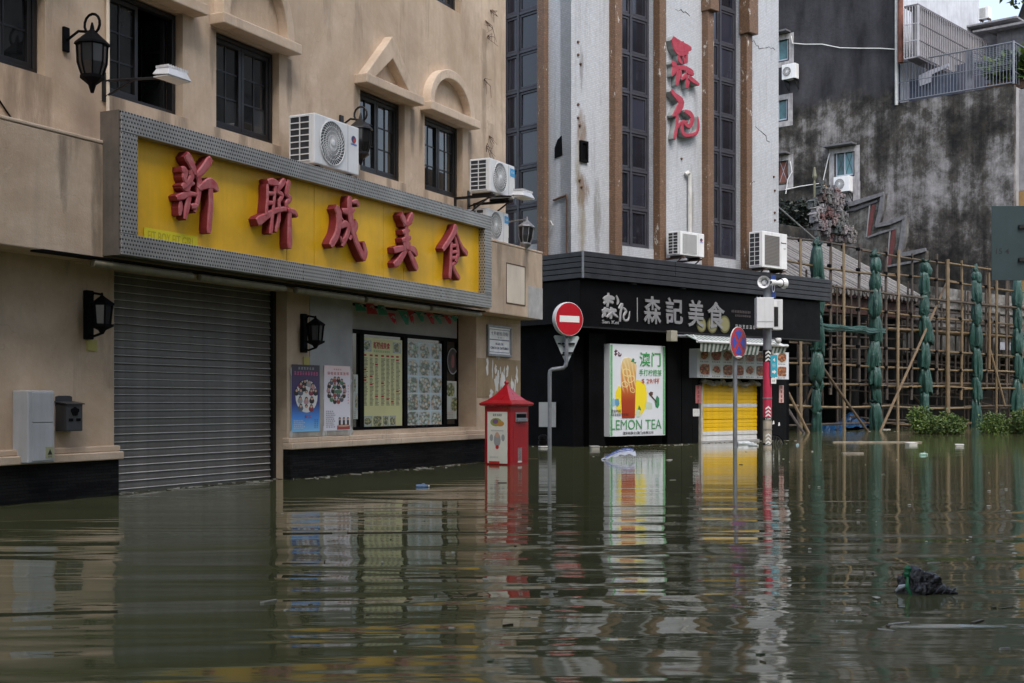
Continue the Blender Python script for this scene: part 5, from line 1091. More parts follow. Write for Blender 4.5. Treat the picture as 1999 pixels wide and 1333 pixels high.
MB().b(-.11, .16, hb, hb + .012, D + .60, D + .735).build('slot_plate', GREYMETAL, pb_, MX, bevel=.004); MB().b(-.095, .145, hb + .006, hb + .0135, D + .66, D + .715).build('slot', BLACK, pb_, MX); MB().b(-.1, .15, hb, hb + .04, D + .605, D + .655).build('slot_flap', GREYMETAL, pb_, MX, bevel=.006)
MB().b(-.05, .05, hb, hb + .004, D + .03, D + .24).build('collection_label', WHITE, pb_, MX); marks('label_lettering', 'aaaaaaaa', BLK, pb_.children[-1], -.015, .02, D + .06, D + .2, hb + .0045, .001)
MB().b(-.16, .19, hb - .001, hb + .004, D + .05, D + .58).build('door', POST_RED, pb_, MX, bevel=.003)

def pole_thing(name, lab, cat, px, Y): p = at_y(px, 0, Y); return thing(name, lab, cat, Matrix.Translation((p.x, Y, 0))), p.x
def yaw(a): return Matrix.Rotation(R(a), 4, 'Z')
# no entry sign
Yn = 24.0; t, X0 = pole_thing('no_entry_sign', 'red no entry sign on a crooked grey post beside the postbox', 'traffic sign', 1073, Yn)
k_ = Yn / F
def zy(py): return H + (HY - py) * k_
jog = (1106 - 1073) * k_
MB().tube([(0, 0, -.95), (0, 0, zy(730)), (.01, 0, zy(724)), (.05, 0, zy(721)), (jog - .06, 0, zy(718)), (jog - .015, 0, zy(713)), (jog, 0, zy(704)), (jog, 0, zy(610))], .038, 12).build('post', GALV, t, smooth=True)
Md = TR((1111 - 1073) * k_, -.06, zy(623)) @ yaw(32)
rr = .318
MB().lathe([(rr, -.10), (rr + .004, -.05), (rr, .0), (rr * .985, .006)], 48, axis='y').build('disc', [PALEMETAL], t, Md, smooth=True)
MB().lathe([(rr * .965, .0), (rr * .96, .0085)], 48, axis='y').build('red_face', SIGN_RED, t, Md); MB().b(-.225, .225, .0085, .0115, -.06, .06).build('white_bar', WHITE, t, Md)
tri = [(-.275, .2), (.275, .2), (.0, -.40)]
v = [((1106 - 1073) * k_ + x_ * .9, zy(690) + z_) for x_, z_ in ((-.26, .33), (.24, .33), (.27, .30), (.04, -.22), (-.04, -.22), (-.285, .30))]
v = [((px - 1073) * k_, zy(py)) for px, py in ((1083, 654), (1129, 656), (1131, 659), (1109, 708), (1104, 708), (1081, 657))]
MB().prism(v[::-1], -.075, -.065).build('triangle_back', pm('sign_back_pale', (.46, .53, .55), .5, .0, .2, 5, streak=.5, dirt=(.1, .1, .1)), t); MB().b(jog - .09, jog + .16, -.064, -.03, zy(672), zy(669)).b(jog - .07, jog + .13, -.064, -.03, zy(690), zy(687)).build('clamp', DARKMETAL, t)
for i, (px, py) in enumerate(((1092, 672), (1103, 678), (1100, 694))): MB().b((px - 1073) * k_ - .03, (px - 1073) * k_ + .03, -.063, -.0615 + .0005 * i, zy(py), zy(py) + .03).build('sticker_residue', DARKMETAL, t)
# no stopping sign
Yn = 24.5; t, X0 = pole_thing('no_stopping_sign', 'blue and red no stopping sign on a straight grey post', 'traffic sign', 1435, Yn); k_ = Yn / F
MB().tube([(0, 0, -.95), (0, 0, zy(660))], .042, 12).build('post', GALV, t, smooth=True)
Md = TR((1441 - 1435) * k_, -.05, zy(669)) @ yaw(50); rr = .305
MB().lathe([(rr, -.02), (rr, .0)], 48, axis='y').build('disc', PALEMETAL, t, Md, smooth=True); MB().lathe([(rr * .975, .0), (rr * .97, .004)], 48, axis='y').build('red_face', SIGN_RED, t, Md)
for q in range(4):
    pts = [(.235 * math.cos(R(90 * q + a_)), .235 * math.sin(R(90 * q + a_))) for a_ in range(-33, 34, 6)]; apex = (.055 * math.cos(R(90 * q)), .055 * math.sin(R(90 * q)))
    MB().prism([apex] + pts, .004, .0065).build('blue_quarter', SIGN_BLUE, t, Md)
MB().prism([(-.12, -.28), (.12, -.28), (.1, -.255), (.02, -.25), (-.1, -.262)], .004, .0075).build('torn_sticker', WHITE, t, Md)

# flood warning pole
Yp = 24.4; t, X0 = pole_thing('flood_warning_pole', 'grey and red flood level pole with loudspeakers and cabinets', 'pole', 1498, Yp); k_ = Yp / F
PR_ = .083
def cyl(z0_, z1_, r_, mat, nm): return MB().lathe([(r_, z0_), (r_, z1_)], 20).build(nm, mat, t, smooth=True)
cyl(-.95, zy(548), PR_, GALV, 'pole'); cyl(zy(815), zy(707), PR_ + .003, pm('marker_red', (.47, .025, .07), .45, 0, .1, 4, streak=.2, dirt=(.25, .02, .04)), 'red_band'); cyl(-.9, zy(819), PR_ + .002, pm('marker_beige', (.44, .38, .30), .6, 0, .15, 4, streak=.35), 'beige_band')
cyl(zy(820), zy(814.6), PR_ + .005, BLK, 'level_mark'); cyl(zy(869), zy(864.5), PR_ + .005, BLK, 'level_mark'); cyl(zy(709), zy(683), PR_ + .002, DARKMETAL, 'grey_band')
for py in (777, 838): cyl(zy(py) - .012, zy(py) + .012, PR_ + .008, GREYMETAL, 'steel_clamp')
def chevron(zc, mat):
    m = MB(); r_ = PR_ + .0065
    for sgn in (-1, 1):
        pts = []
        for i in range(5):
            x = i / 4 * .055; th = x / r_; pts.append((sgn * math.sin(th) * r_, -math.cos(th) * r_, zc - x * .75))
        for i in range(4):
            p, q_ = pts[i], pts[i + 1]; m.q([p, q_, (q_[0], q_[1], q_[2] + .035), (p[0], p[1], p[2] + .035)])
    m.build('chevron', mat, t, fix=False)
for py0 in (684, 792, 845):
    for i in range(3): chevron(zy(py0 + 4 + i * 7.2), WHITE)
text('level_lettering', '1.5M', WHITE, t, -.05, .05, zy(819.3), zy(815.5), PR_ + .006, .002, .02); text('level_lettering', '1M', WHITE, t, -.03, .03, zy(868.4), zy(865.2), PR_ + .006, .002, .02)
def pbox(nm, x0, x1, y0_, y1_, o0, o1, mat, bev=.008): return MB().b((x0 - 1498) * k_, (x1 - 1498) * k_, o0, o1, zy(y1_), zy(y0_)).build(nm, mat, t, bevel=bev)
cab = pbox('control_cabinet', 1471, 1504, 583, 642, .09, .32, PALEMETAL); MB().b((1471 - 1498) * k_ + .01, (1504 - 1498) * k_ - .01, .32, .325, zy(630), zy(629)).build('door_seam', PGREY, cab)
for px in (1473, 1479): MB().tube([((px - 1498) * k_, -.2, zy(583)), ((px - 1498) * k_ + .01, -.2, zy(579)), ((px + 2 - 1498) * k_, -.2, zy(583))], .008, 5).build('lifting_eye', GALV, cab)
pbox('side_cabinet', 1507, 1526, 585, 644, -.12, .1, PALEMETAL); pbox('cabinet_screen', 1509, 1517, 600, 638, .1, .106, DARKMETAL, 0); pbox('cabinet_label', 1508, 1514, 589, 599, .1, .108, WHITE, 0)
pbox('blue_plate', 1504, 1513.5, 537, 582, .03, .05, flat('plate_blue', (.02, .05, .2), .4), 0); m = MB(); zz = zy(562); xx = (1508.8 - 1498) * k_; m.ring([(xx + .03 * math.cos(6.283 * i / 14), zz + .09 * math.sin(6.283 * i / 14)) for i in range(14)], [(xx + .018 * math.cos(6.283 * i / 14), zz + .065 * math.sin(6.283 * i / 14)) for i in range(14)], .05, .054); m.build('white_symbol', WHITE, t)
marks('plate_lettering', 'aaaa', WHITE, t, xx - .03, xx + .03, zy(550), zy(546), .051, .001)
pbox('cyan_board', 1502, 1515, 693, 736, .10, .115, flat('board_cyan', (.03, .34, .46), .4), 0); text('board_lettering', '4', WHITE, t, (1506 - 1498) * k_, (1511 - 1498) * k_, zy(706), zy(699), .1155, .001, .01)
m = MB(); xx = (1508.5 - 1498) * k_; zz = zy(726); m.prism([(xx - .035, zz - .02), (xx + .0, zz - .02), (xx, zz - .045), (xx + .045, zz), (xx, zz + .045), (xx, zz + .02), (xx - .035, zz + .02)], .115, .118); m.build('board_arrow', WHITE, t)
marks('board_print', 'aaa', WHITE, t, xx - .03, xx + .03, zy(718), zy(709), .1155, .001)
pbox('route_tag', 1503, 1513, 738, 749, .10, .11, WHITE, 0); marks('tag_lettering', 'aa', BLK, t, (1505 - 1498) * k_, (1511 - 1498) * k_, zy(746), zy(741), .1105, .001)
def horn(px, py, yw, r_, dx=0):
    M0 = TR((px - 1498) * k_, -.06, zy(py)) @ yaw(yw)
    h_ = MB().lathe([(.03, -.26), (.055, -.24), (.055, -.14), (.035, -.12), (.05, -.02), (.09, .06), (r_, .12), (r_ * 1.04, .13), (r_ * .97, .128), (.08, .065), (.045, .0)], 22, axis='y', cap=False).build('loudspeaker_horn', WHITEMETAL, t, M0, smooth=True)
    MB().lathe([(.05, .01), (.055, .05), (.03, .075), (.005, .08)], 14, axis='y').build('reflex_cone', PALEMETAL, h_)
    MB().lathe([(.085, .02), (.085, .03)], 18, axis='y').build('dark_throat', DARKMETAL, h_)
horn(1492, 552, -22, .115); horn(1521, 553, 128, .10)
MB().tube([((1492 - 1498) * k_, -.02, zy(556)), (0, 0, zy(560)), ((1521 - 1498) * k_, .0, zy(556))], .02, 6).build('horn_arm', GALV, t)
MB().lathe([(.0, zy(672)), (.045, zy(669)), (.06, zy(665)), (.06, zy(662)), (.05, zy(660))], 14, ((1518 - 1498) * k_, -.06, 0)).build('dome_camera', WHITEMETAL, t, smooth=True); MB().tube([(0, -.02, zy(673)), (.12, -.04, zy(672)), ((1518 - 1498) * k_, -.06, zy(674)), ((1530 - 1498) * k_, -.06, zy(676))], .018, 6).build('camera_arm', WHITEMETAL, t)
# bollard, bicycle wheel
p = at_y(1060, 0, 24.6); t = thing('bollard', 'short black ringed bollard standing in the water by the alley', 'bollard', Matrix.Translation((p.x, 24.6, -.95)))
MB().lathe([(.09, 0), (.09, .98), (.075, .99), (.075, 1.01), (.095, 1.02), (.095, 1.08), (.075, 1.09), (.075, 1.11), (.09, 1.12), (.085, 1.17), (.05, 1.2), (.005, 1.21)], 16).build('post', BLACKG, t, smooth=True); MB().lathe([(.092, .96), (.092, .985)], 16).build('white_band', WHITE, t)
p = at_y(1511, 0, 27.0); t = thing('bicycle_wheel', 'black bicycle wheel half under water behind the flood pole', 'bicycle wheel', Matrix.Translation((p.x, 27.0, -.12)) @ yaw(35))
MB().tube([(.31 * math.cos(6.2832 * i / 32), 0, .31 * math.sin(6.2832 * i / 32)) for i in range(33)], .02, 6).build('tyre', BLACK, t, smooth=True); MB().tube([(.29 * math.cos(6.2832 * i / 32), 0, .29 * math.sin(6.2832 * i / 32)) for i in range(33)], .008, 5).build('rim', GALV, t)
m = MB()
for i in range(18): q = 6.2832 * i / 18; m.tube([(.02 * math.cos(q), .02, .02 * math.sin(q)), (.285 * math.cos(q + .2), 0, .285 * math.sin(q + .2))], .002, 4)
m.lathe([(.025, -.04), (.025, .04)], 10, axis='y').build('spokes', GALV, t)
# back of the big road sign at the right edge
Yr = 21.0; t, X0 = pole_thing('road_sign_panel', 'back of a dark green road sign numbered fifteen four on a post', 'road sign', 2040, Yr); k_ = Yr / F
SB = pm('sign_back_green', (.026, .05, .056), .5, .2, .1, 2, streak=.2)
MB().b((1932 - 2040) * k_, (2125 - 2040) * k_, .07, .085, zy(548), zy(403)).build('panel', SB, t, bevel=.004)
text('number_lettering', '15 4', BLK, t, (1940 - 2040) * k_, (1966 - 2040) * k_, zy(497), zy(486), .0855, .002, .01)
for py in (444, 508): MB().b((1984 - 2040) * k_, (2110 - 2040) * k_, .085, .13, zy(py) - .03, zy(py) + .03).build('stiffener', DARKMETAL, t)
MB().tube([(0, 0, -.95), (0, 0, zy(395))], .06, 14).build('post', GALV, t, smooth=True)
# ================================================================== bamboo scaffold before the temple
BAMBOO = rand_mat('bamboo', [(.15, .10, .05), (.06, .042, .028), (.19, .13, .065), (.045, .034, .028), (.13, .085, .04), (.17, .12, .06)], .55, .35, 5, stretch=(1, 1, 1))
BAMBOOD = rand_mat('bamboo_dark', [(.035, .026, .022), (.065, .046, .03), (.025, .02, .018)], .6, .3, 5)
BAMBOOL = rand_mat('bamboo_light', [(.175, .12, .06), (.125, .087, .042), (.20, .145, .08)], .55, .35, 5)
sc = thing('bamboo_scaffold', 'bamboo pole scaffold lashed together in front of the old temple', 'scaffold', S.M)
def bam(p0, p1, r=.038, mat=None, bow=.02, name='bamboo_pole'):
    p0, p1 = Vector(p0), Vector(p1); L = (p1 - p0).length; n = max(4, int(L / .33)); path = []; rad = []
    off = Vector((rnd.uniform(-1, 1), rnd.uniform(-1, 1), rnd.uniform(-1, 1))) * bow * min(1, L / 4); tp = rnd.choice((-1, 1)) * .18
    for i in range(n):
        f = i / n; c = p0.lerp(p1, f) + off * math.sin(math.pi * f)
        c2 = p0.lerp(p1, f + .04 / L) + off * math.sin(math.pi * f); rr = r * (1 + tp * (f - .5)); path += [c, c2]; rad += [rr * 1.16, rr]
    path.append(p1); rad.append(r * (1 + tp * .5)); return MB().tube(path, rad, 7).build(name, mat or BAMBOO, sc, smooth=True, fix=False)
def sz(px, py, o=0.0): return S.at(px, py, o)
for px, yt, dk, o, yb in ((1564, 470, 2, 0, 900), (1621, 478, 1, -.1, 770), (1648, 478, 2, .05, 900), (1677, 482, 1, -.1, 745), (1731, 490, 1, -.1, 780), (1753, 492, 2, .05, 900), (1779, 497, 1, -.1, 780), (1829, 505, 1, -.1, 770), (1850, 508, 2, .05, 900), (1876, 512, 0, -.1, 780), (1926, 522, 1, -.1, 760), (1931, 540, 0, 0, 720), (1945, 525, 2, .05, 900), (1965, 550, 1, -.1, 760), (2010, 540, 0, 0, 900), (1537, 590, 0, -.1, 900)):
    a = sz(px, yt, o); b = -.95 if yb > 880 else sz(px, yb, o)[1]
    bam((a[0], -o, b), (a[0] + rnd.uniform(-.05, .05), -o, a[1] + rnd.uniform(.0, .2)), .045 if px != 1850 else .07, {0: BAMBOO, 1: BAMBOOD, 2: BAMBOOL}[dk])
rows = [((1540, 465), (1945, 527)), ((1540, 508), (2010, 570)), ((1545, 592), (2010, 634)), ((1547, 668), (2010, 697)), ((1540, 709), (2010, 728)), ((1540, 752), (2010, 762)), ((1540, 790), (2010, 795)), ((1537, 831), (2010, 823))]
for (x0, y0_), (x1, y1_) in rows:
    a = sz(x0, y0_); b = sz(x1, y1_); zm = (a[1] + b[1]) / 2
    n = 3; cut = [a[0], a[0] + (b[0] - a[0]) * rnd.uniform(.3, .42), a[0] + (b[0] - a[0]) * rnd.uniform(.62, .75), b[0]]
    for i in range(n):
        z0_ = a[1] + (b[1] - a[1]) * (cut[i] - a[0]) / (b[0] - a[0]); z1__ = a[1] + (b[1] - a[1]) * (cut[i + 1] - a[0]) / (b[0] - a[0])
        bam((cut[i] - .35, .06 + .03 * (i % 2), z0_), (cut[i + 1] + .35, .06 + .03 * (i % 2), z1__ + rnd.uniform(-.04, .04)), .033, rnd.choice((BAMBOO, BAMBOOL, BAMBOO)), .08)
a = sz(1623, 559); b = sz(2010, 603); bam((a[0], -.05, a[1]), (b[0], -.05, b[1]), .036, BAMBOOD, .05)
for (x0, y0_), (x1, y1_), o0, o1 in (((1606, 717), (1692, 838), .1, .9), ((1848, 552), (1720, 838), -.3, .9), ((1536, 760), (1577, 842), .1, .7), ((1536, 795), (1566, 840), .2, .8), ((1925, 655), (1962, 792), -.2, .3), ((1590, 750), (1560, 812), -.8, -1.0), ((1776, 766), (1800, 790), -.6, -1)):
    a = sz(x0, y0_, o0); b = sz(x1, y1_, o1); d = (Vector((b[0], -o1, b[1])) - Vector((a[0], -o0, a[1]))); 
    bam((a[0], -o0, a[1]), Vector((a[0], -o0, a[1])) + d * (1.25 if y1_ > 830 else 1), .04, BAMBOO, .03)
# working platform of loose poles, second row of uprights behind
for i in range(7):
    a = sz(1745, 644, -.15 * i); b = sz(2005, 660, -.15 * i); bam((a[0] + rnd.uniform(-.5, .5), .12 + .14 * i, a[1] + rnd.uniform(-.02, .05)), (b[0] + rnd.uniform(-1, .6), .12 + .14 * i, b[1] + rnd.uniform(-.02, .05)), .04, BAMBOOD if i > 1 else BAMBOO, .05)
    a = sz(1700, 757, -.1 * i); b = sz(2000, 757, -.1 * i); bam((a[0] + rnd.uniform(-1, 3), .12 + .14 * i, a[1] + rnd.uniform(0, .2)), (b[0] + rnd.uniform(-2, .6), .12 + .14 * i, b[1] + rnd.uniform(0, .15)), .04, BAMBOO if i % 2 else BAMBOOD, .05)
for px in (1561, 1640, 1690, 1760, 1838, 1890, 1950):
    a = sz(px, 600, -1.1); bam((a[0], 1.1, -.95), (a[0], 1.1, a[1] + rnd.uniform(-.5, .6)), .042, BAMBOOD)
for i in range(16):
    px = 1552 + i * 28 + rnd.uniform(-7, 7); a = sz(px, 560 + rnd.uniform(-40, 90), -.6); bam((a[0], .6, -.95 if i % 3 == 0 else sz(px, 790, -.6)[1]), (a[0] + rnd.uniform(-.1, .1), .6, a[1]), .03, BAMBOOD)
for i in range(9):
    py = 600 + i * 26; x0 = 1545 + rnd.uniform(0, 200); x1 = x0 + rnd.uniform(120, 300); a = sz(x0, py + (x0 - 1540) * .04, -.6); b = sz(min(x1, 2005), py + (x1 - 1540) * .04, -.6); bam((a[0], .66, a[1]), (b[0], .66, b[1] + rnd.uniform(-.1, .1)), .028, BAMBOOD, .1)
m = MB()                                                        # black plastic lashings at the joints of the front row
for px in (1564, 1621, 1648, 1677, 1731, 1753, 1779, 1829, 1850, 1876, 1926, 1945):
    for (x0, y0_), (x1, y1_) in rows[:6]:
        q_ = sz(px, y0_ + (y1_ - y0_) * (px - x0) / (x1 - x0)); m.lathe([(.062, q_[1] - .05), (.07, q_[1]), (.062, q_[1] + .05)], 6, (q_[0], .04, 0))
m.build('lashings', BLACK, sc)['kind'] = 'stuff'
for (x0, y0_), (x1, y1_) in (((1540, 700), (2000, 715)), ((1540, 610), (1990, 640)), ((1800, 705), (1990, 735)), ((1540, 795), (1990, 797))):
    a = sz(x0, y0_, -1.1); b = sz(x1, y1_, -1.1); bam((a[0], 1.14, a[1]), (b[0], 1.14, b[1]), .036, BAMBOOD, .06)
# green plastic wrapped standards
TARP = N('green_tarpaulin')
c = TARP.mix(TARP.ramp(TARP.noise(3, 6), [(.3, 0.0), (.7, 1.0)]), (.009, .040, .032), (.028, .085, .07)); TARP.bump(TARP.noise(1, 6, .6, TARP.map((16, 16, 2.2)), .8), 1.0, .05); TARP.set(**{'Base Color': c, 'Roughness': .33, 'Specular IOR Level': .55}); TARP = TARP.m
def wrap_mesh(prof, seed, axis=None, n=30):
    """tied sheet round a pole: prof = [(z, radius)], folds run along it"""
    r_ = random.Random(seed); ph = [r_.uniform(0, 6.28) for _ in range(6)]; v = []; f = []; zs = []
    for (z0_, r0), (z1_, r1) in zip(prof, prof[1:]):
        k = max(2, int(abs(z1_ - z0_) / .07))
        for i in range(k): q = i / k; q2_ = q * q * (3 - 2 * q); zs.append((z0_ + (z1_ - z0_) * q, r0 + (r1 - r0) * q2_))
    zs.append(prof[-1]); N_ = len(zs)
    sd = Vector((seed * 3.1, seed * 1.7, 0))
    for i, (z_, rad) in enumerate(zs):
        rad = rad * .74 + .022
        cx, cy = .07 * mnoise.noise(Vector((seed, 0, z_ * 1.3))), .05 * mnoise.noise(Vector((0, seed, z_ * 1.3)))
        for j in range(n):
            t_ = 6.2832 * j / n; P_ = Vector((math.cos(t_) * 1.3, math.sin(t_) * 1.3, z_ * 1.1)) + sd
            fold = 1 + .38 * mnoise.noise(P_) + .22 * mnoise.noise(Vector((math.cos(t_) * 4, math.sin(t_) * 4, z_ * 1.0)) + sd) + .16 * abs(math.sin(4.5 * t_ + ph[2] + 1.6 * math.sin(z_ * 1.9 + ph[4]))) - .07 + r_.uniform(-.04, .04)
            v.append((cx + rad * fold * math.cos(t_), cy + rad * fold * math.sin(t_), z_ + .03 * math.sin(3 * t_ + ph[5])))
    for i in range(N_ - 1):
        for j in range(n): f.append((i * n + j, i * n + (j + 1) % n, (i + 1) * n + (j + 1) % n, (i + 1) * n + j))
    f.append(tuple(range(n - 1, -1, -1))); f.append(tuple((N_ - 1) * n + j for j in range(n)))
    m = MB(); m.add(v, f); return m
def flap(m, z_, r, ang, L, n=5):
    c_, s_ = math.cos(ang), math.sin(ang)
    m.q([(r * .5 * c_ - .06 * s_, r * .5 * s_ + .06 * c_, z_), (r * .5 * c_ + .06 * s_, r * .5 * s_ - .06 * c_, z_ + .03), ((r + L) * c_ + .05 * s_, (r + L) * s_ - .05 * c_, z_ - L * .7), ((r + L * .9) * c_ - .10 * s_, (r + L * .9) * s_ + .10 * c_, z_ - L * 1.05)])
def skirt(m, zt_, zb_, rmax, seed, n=34, rings=9):
    """one length of sheet: gathered under its tie at zt_, spreading into folds and ending in a ragged hem at zb_"""
    r_ = random.Random(seed); ph = [r_.uniform(0, 6.28) for _ in range(5)]; v = []; fr = r_.choice((4, 5, 6)); lean = (r_.uniform(-.09, .09), r_.uniform(-.06, .03)); sd = Vector((seed * 1.7, seed * .9, 0))
    for i in range(rings):
        q = i / (rings - 1); rad = .118 + (rmax * .92 - .118) * (math.sin(min(1, q * 1.5) * math.pi / 2) ** .7) - .045 * max(0, q - .6) * 2.5; am = .16 + .34 * q
        for j in range(n):
            a = 6.2832 * j / n; fold = 1 + am * (abs(math.sin(fr * a / 2 + ph[0] + .9 * q)) - .6) + am * .8 * mnoise.noise(Vector((math.cos(a) * 1.6, math.sin(a) * 1.6, q * 1.4)) + sd) + .05 * r_.uniform(-1, 1)
            hem = (.10 * math.sin(2 * a + ph[1]) + .05 * math.sin(5 * a + ph[2]) + .03 * r_.uniform(-1, 1)) * (zt_ - zb_) if i == rings - 1 else 0
            v.append((lean[0] * q + rad * fold * math.cos(a), lean[1] * q + rad * fold * math.sin(a), zt_ + (zb_ - zt_) * q + hem))
    f = [(i * n + j, i * n + (j + 1) % n, (i + 1) * n + (j + 1) % n, (i + 1) * n + j) for i in range(rings - 1) for j in range(n)]
    m.add(v, f)
    if r_.random() < .55: return
    w2 = [(.16 + .06 * math.sin(4 * 6.2832 * j / n + ph[3])) for j in range(n)]           # the ruff above the tie
    v = [(.11 * math.cos(6.2832 * j / n), .11 * math.sin(6.2832 * j / n), zt_ - .01) for j in range(n)] + [(w2[j] * math.cos(6.2832 * j / n), w2[j] * math.sin(6.2832 * j / n), zt_ + .03 + .09 * r_.random()) for j in range(n)]
    m.add(v, [(j, (j + 1) % n, n + (j + 1) % n, n + j) for j in range(n)])
specs = [(1595, [(480, 550, .2), (540, 618, .22), (612, 692, .24), (686, 742, .23), (736, 764, .17), (758, 806, .15), (803, 856, .17)], 'green tarpaulin wrapped pole tied to its neighbour by a wrapped bar'),
  (1708, [(502, 530, .2), (526, 569, .18), (562, 618, .19), (614, 671, .21), (665, 721, .22), (712, 755, .2), (750, 790, .18), (785, 852, .2)], 'green tarpaulin wrapped pole with fluttering loose end before the temple hall'),
  (1805, [(512, 536, .2), (531, 581, .17), (575, 621, .19), (615, 671, .23), (666, 723, .2), (718, 771, .2), (765, 862, .17)], 'green tarpaulin wrapped pole rising behind the larger bush'),
  (1905, [(530, 551, .16), (546, 594, .19), (588, 634, .18), (628, 682, .2), (677, 741, .18), (735, 784, .19), (779, 862, .2)], 'green tarpaulin wrapped pole between the two bushes'),
  (1986, [(545, 603, .18), (598, 645, .19), (640, 693, .22), (688, 744, .2), (738, 808, .24), (800, 862, .2)], 'green tarpaulin wrapped pole below the dark green road sign')]
for i, (px, secs, lab) in enumerate(specs):
    a0 = S.s(px, .02); t = thing('tarpaulin_wrap', lab, 'tarpaulin', S.T(a0, .02, 0)); zz = lambda py: S.at(px, py, .02)[1]
    for q, (yt, yb, rm_) in enumerate(secs):
        m = MB(); skirt(m, zz(yt), zz(yb), rm_ * rnd.uniform(.92, 1.1), 100 * i + q); ob = m.build('tied_sheet', TARP, t, smooth=True, fix=False); ob.modifiers.new('thick', 'SOLIDIFY').thickness = .004
        MB().lathe([(.128, zz(yt) - .012), (.128, zz(yt) + .012)], 12).build('tie_rope', BLACK, t)
    if i in (0, 1, 3):
        m = MB(); k0 = zz(secs[0][0]); m.tube([(0, 0, k0 - .05), (-.07, 0, k0 + .10), (-.05, -.03, k0 + .22), (.03, -.02, k0 + .27)], [.11, .10, .06, .015], 9); m.build('loose_end', TARP, t, smooth=True)
    MB().tube([(0, 0, -.95), (0, 0, zz(secs[0][0] - 4))], .05, 7).build('bamboo_pole', BAMBOO, t)
a = S.at(1546, 634, .1); b = S.at(1725, 640, .1); L = b[0] - a[0]
t = thing('tarpaulin_wrap', 'green tarpaulin rolled along the horizontal bar joining two wrapped poles', 'tarpaulin', S.T(a[0], .1, 0)); Mh = TR(0, 0, a[1]) @ Matrix.Rotation(R(90), 4, 'Y')
wrap_mesh([(0, .04), (.2, .12), (.6, .13), (.9, .2), (1.2, .1), (L * .45, .11), (L * .6, .08), (L * .75, .12), (L * .85, .09), (L, .08)], 77).build('wrapped_sheet', TARP, t, Mh, smooth=True)
p0 = S.at(1556, 594, .1); MB().tube([(p0[0] - a[0], 0, p0[1]), (.1, 0, a[1])], .006, 4).build('white_rope', WHITE, t)
# blue tarpaulin heap
p = S.at(1655, 838, -.9); t = thing('blue_tarpaulin', 'crumpled blue tarpaulin heap at the foot of the scaffold', 'tarpaulin', S.T(p[0], -.9, 0))
v = []; f = []; n = 18
for i in range(n):
    for j in range(n):
        x, y = (i / (n - 1) - .5) * 2.4, (j / (n - 1) - .5) * 1.0; h_ = .62 * math.exp(-((x - .25) / .6) ** 2) * math.exp(-(y / .5) ** 2) + .22 * math.exp(-((x + .65) / .4) ** 2)
        v.append((x, y, -.12 + h_ + .06 * math.sin(x * 9 + y * 5) + rnd.uniform(-.03, .03)))
for i in range(n - 1):
    for j in range(n - 1): f.append((i * n + j, (i + 1) * n + j, (i + 1) * n + j + 1, i * n + j + 1))
MB().add(v, f).build('sheet', pm('blue_plastic', (.008, .05, .13), .35, 0, .3, 4, bump=.3, bs=14), t, fix=False)

# ================================================================== temple behind the scaffold
tp = thing('old_temple', 'old grey temple with tiled roof and ornamented ridge behind scaffolding', 'temple', S.M)
ROOF = rand_mat('roof_tile', [(.13, .12, .12), (.19, .18, .172), (.10, .095, .10), (.21, .20, .185)], .75, .4, 9, stretch=(1, 1, 1), bump=.4)
TSTONE = mossy('temple_stone', (.30, .295, .285)); TDARK = pm('temple_shade_dark', (.004, .004, .0045), .9, 0, .4, 4); TRED = pm('temple_brown_timber', (.05, .022, .016), .7, 0, .5, 9, bump=.3)  # TDARK: near-black base carries the deep shade of the hall
eo = -.85; e0 = S.at(1623, 561, eo); es0 = S.s(1480, eo); es1 = S.s(1797, eo); ze = e0[1]; ro = eo - 4.2; zr = ze + 2.35; sl = math.hypot(4.2, 2.35)
MB().add([(es0, -eo, ze - .06), (es1, -eo, ze - .06), (es1, -ro, zr - .06), (es0, -ro, zr - .06), (es0, -eo, ze - .12), (es1, -eo, ze - .12), (es1, -ro, zr - .12), (es0, -ro, zr - .12)], [(0, 1, 2, 3), (4, 7, 6, 5), (0, 4, 5, 1), (1, 5, 6, 2), (2, 6, 7, 3), (3, 7, 4, 0)]).build('roof', pm('roof_pan_tile', (.028, .026, .027), .8, 0, .4, 6, bump=.4), tp)
rf = tp.children[-1]; nr = int((es1 - es0) / .235)
m = MB(); path = []; rad = []
for i in range(16): f_ = i / 15; path.append((0, -(eo + (ro - eo) * f_), ze + (zr - ze) * f_)); rad.append(.062 + (.008 if i % 2 else 0))
rm = m.tube(path, rad, 8).lathe([(.075, eo - .0), (.075, eo + .03)], 10, (0, 0, ze), axis='y').mesh('tile_row', ROOF, True)
for i in range(nr + 1): link('tile_row', rm, rf, TR(es0 + i * (es1 - es0) / nr, rnd.uniform(-.03, .03), rnd.uniform(-.02, .02)))
MB().b(es0, es1, ro - .25, ro + .2, zr - .1, zr + .35).build('ridge', TSTONE, tp, bevel=.03)
MB().b(es0, es1, eo - .5, eo - .2, ze - .75, ze - .25).build('carved_beam', TRED, tp); m = MB()
for i in range(int((es1 - es0) / .32)): x = es0 + .1 + i * .32; m.b(x, x + .1, eo - .6, eo + .0, ze - .24, ze - .13); m.lathe([(.05, eo - .21), (.04, eo - .17)], 8, (x + .16, 0, ze - .5), axis='y')
m.build('rafter_ends', TRED, tp)
m = MB()
for i in range(int((es1 - es0) / .235)): x = es0 + .12 + i * .235; m.prism([(x - .09, ze - .04), (x - .06, ze - .15), (x, ze - .19), (x + .06, ze - .15), (x + .09, ze - .04)], eo + .0, eo + .03)
m.build('drip_tiles', pm('drip_tile', (.16, .15, .14), .7, 0, .4, 9), rf)
MB().b(es0, es1, ro, ro + .3, -.95, ze + .3).build('inner_wall', TDARK, tp); MB().b(es0, es1 + 0, ro, eo - .2, -.95, -.3).build('floor', TDARK, tp)
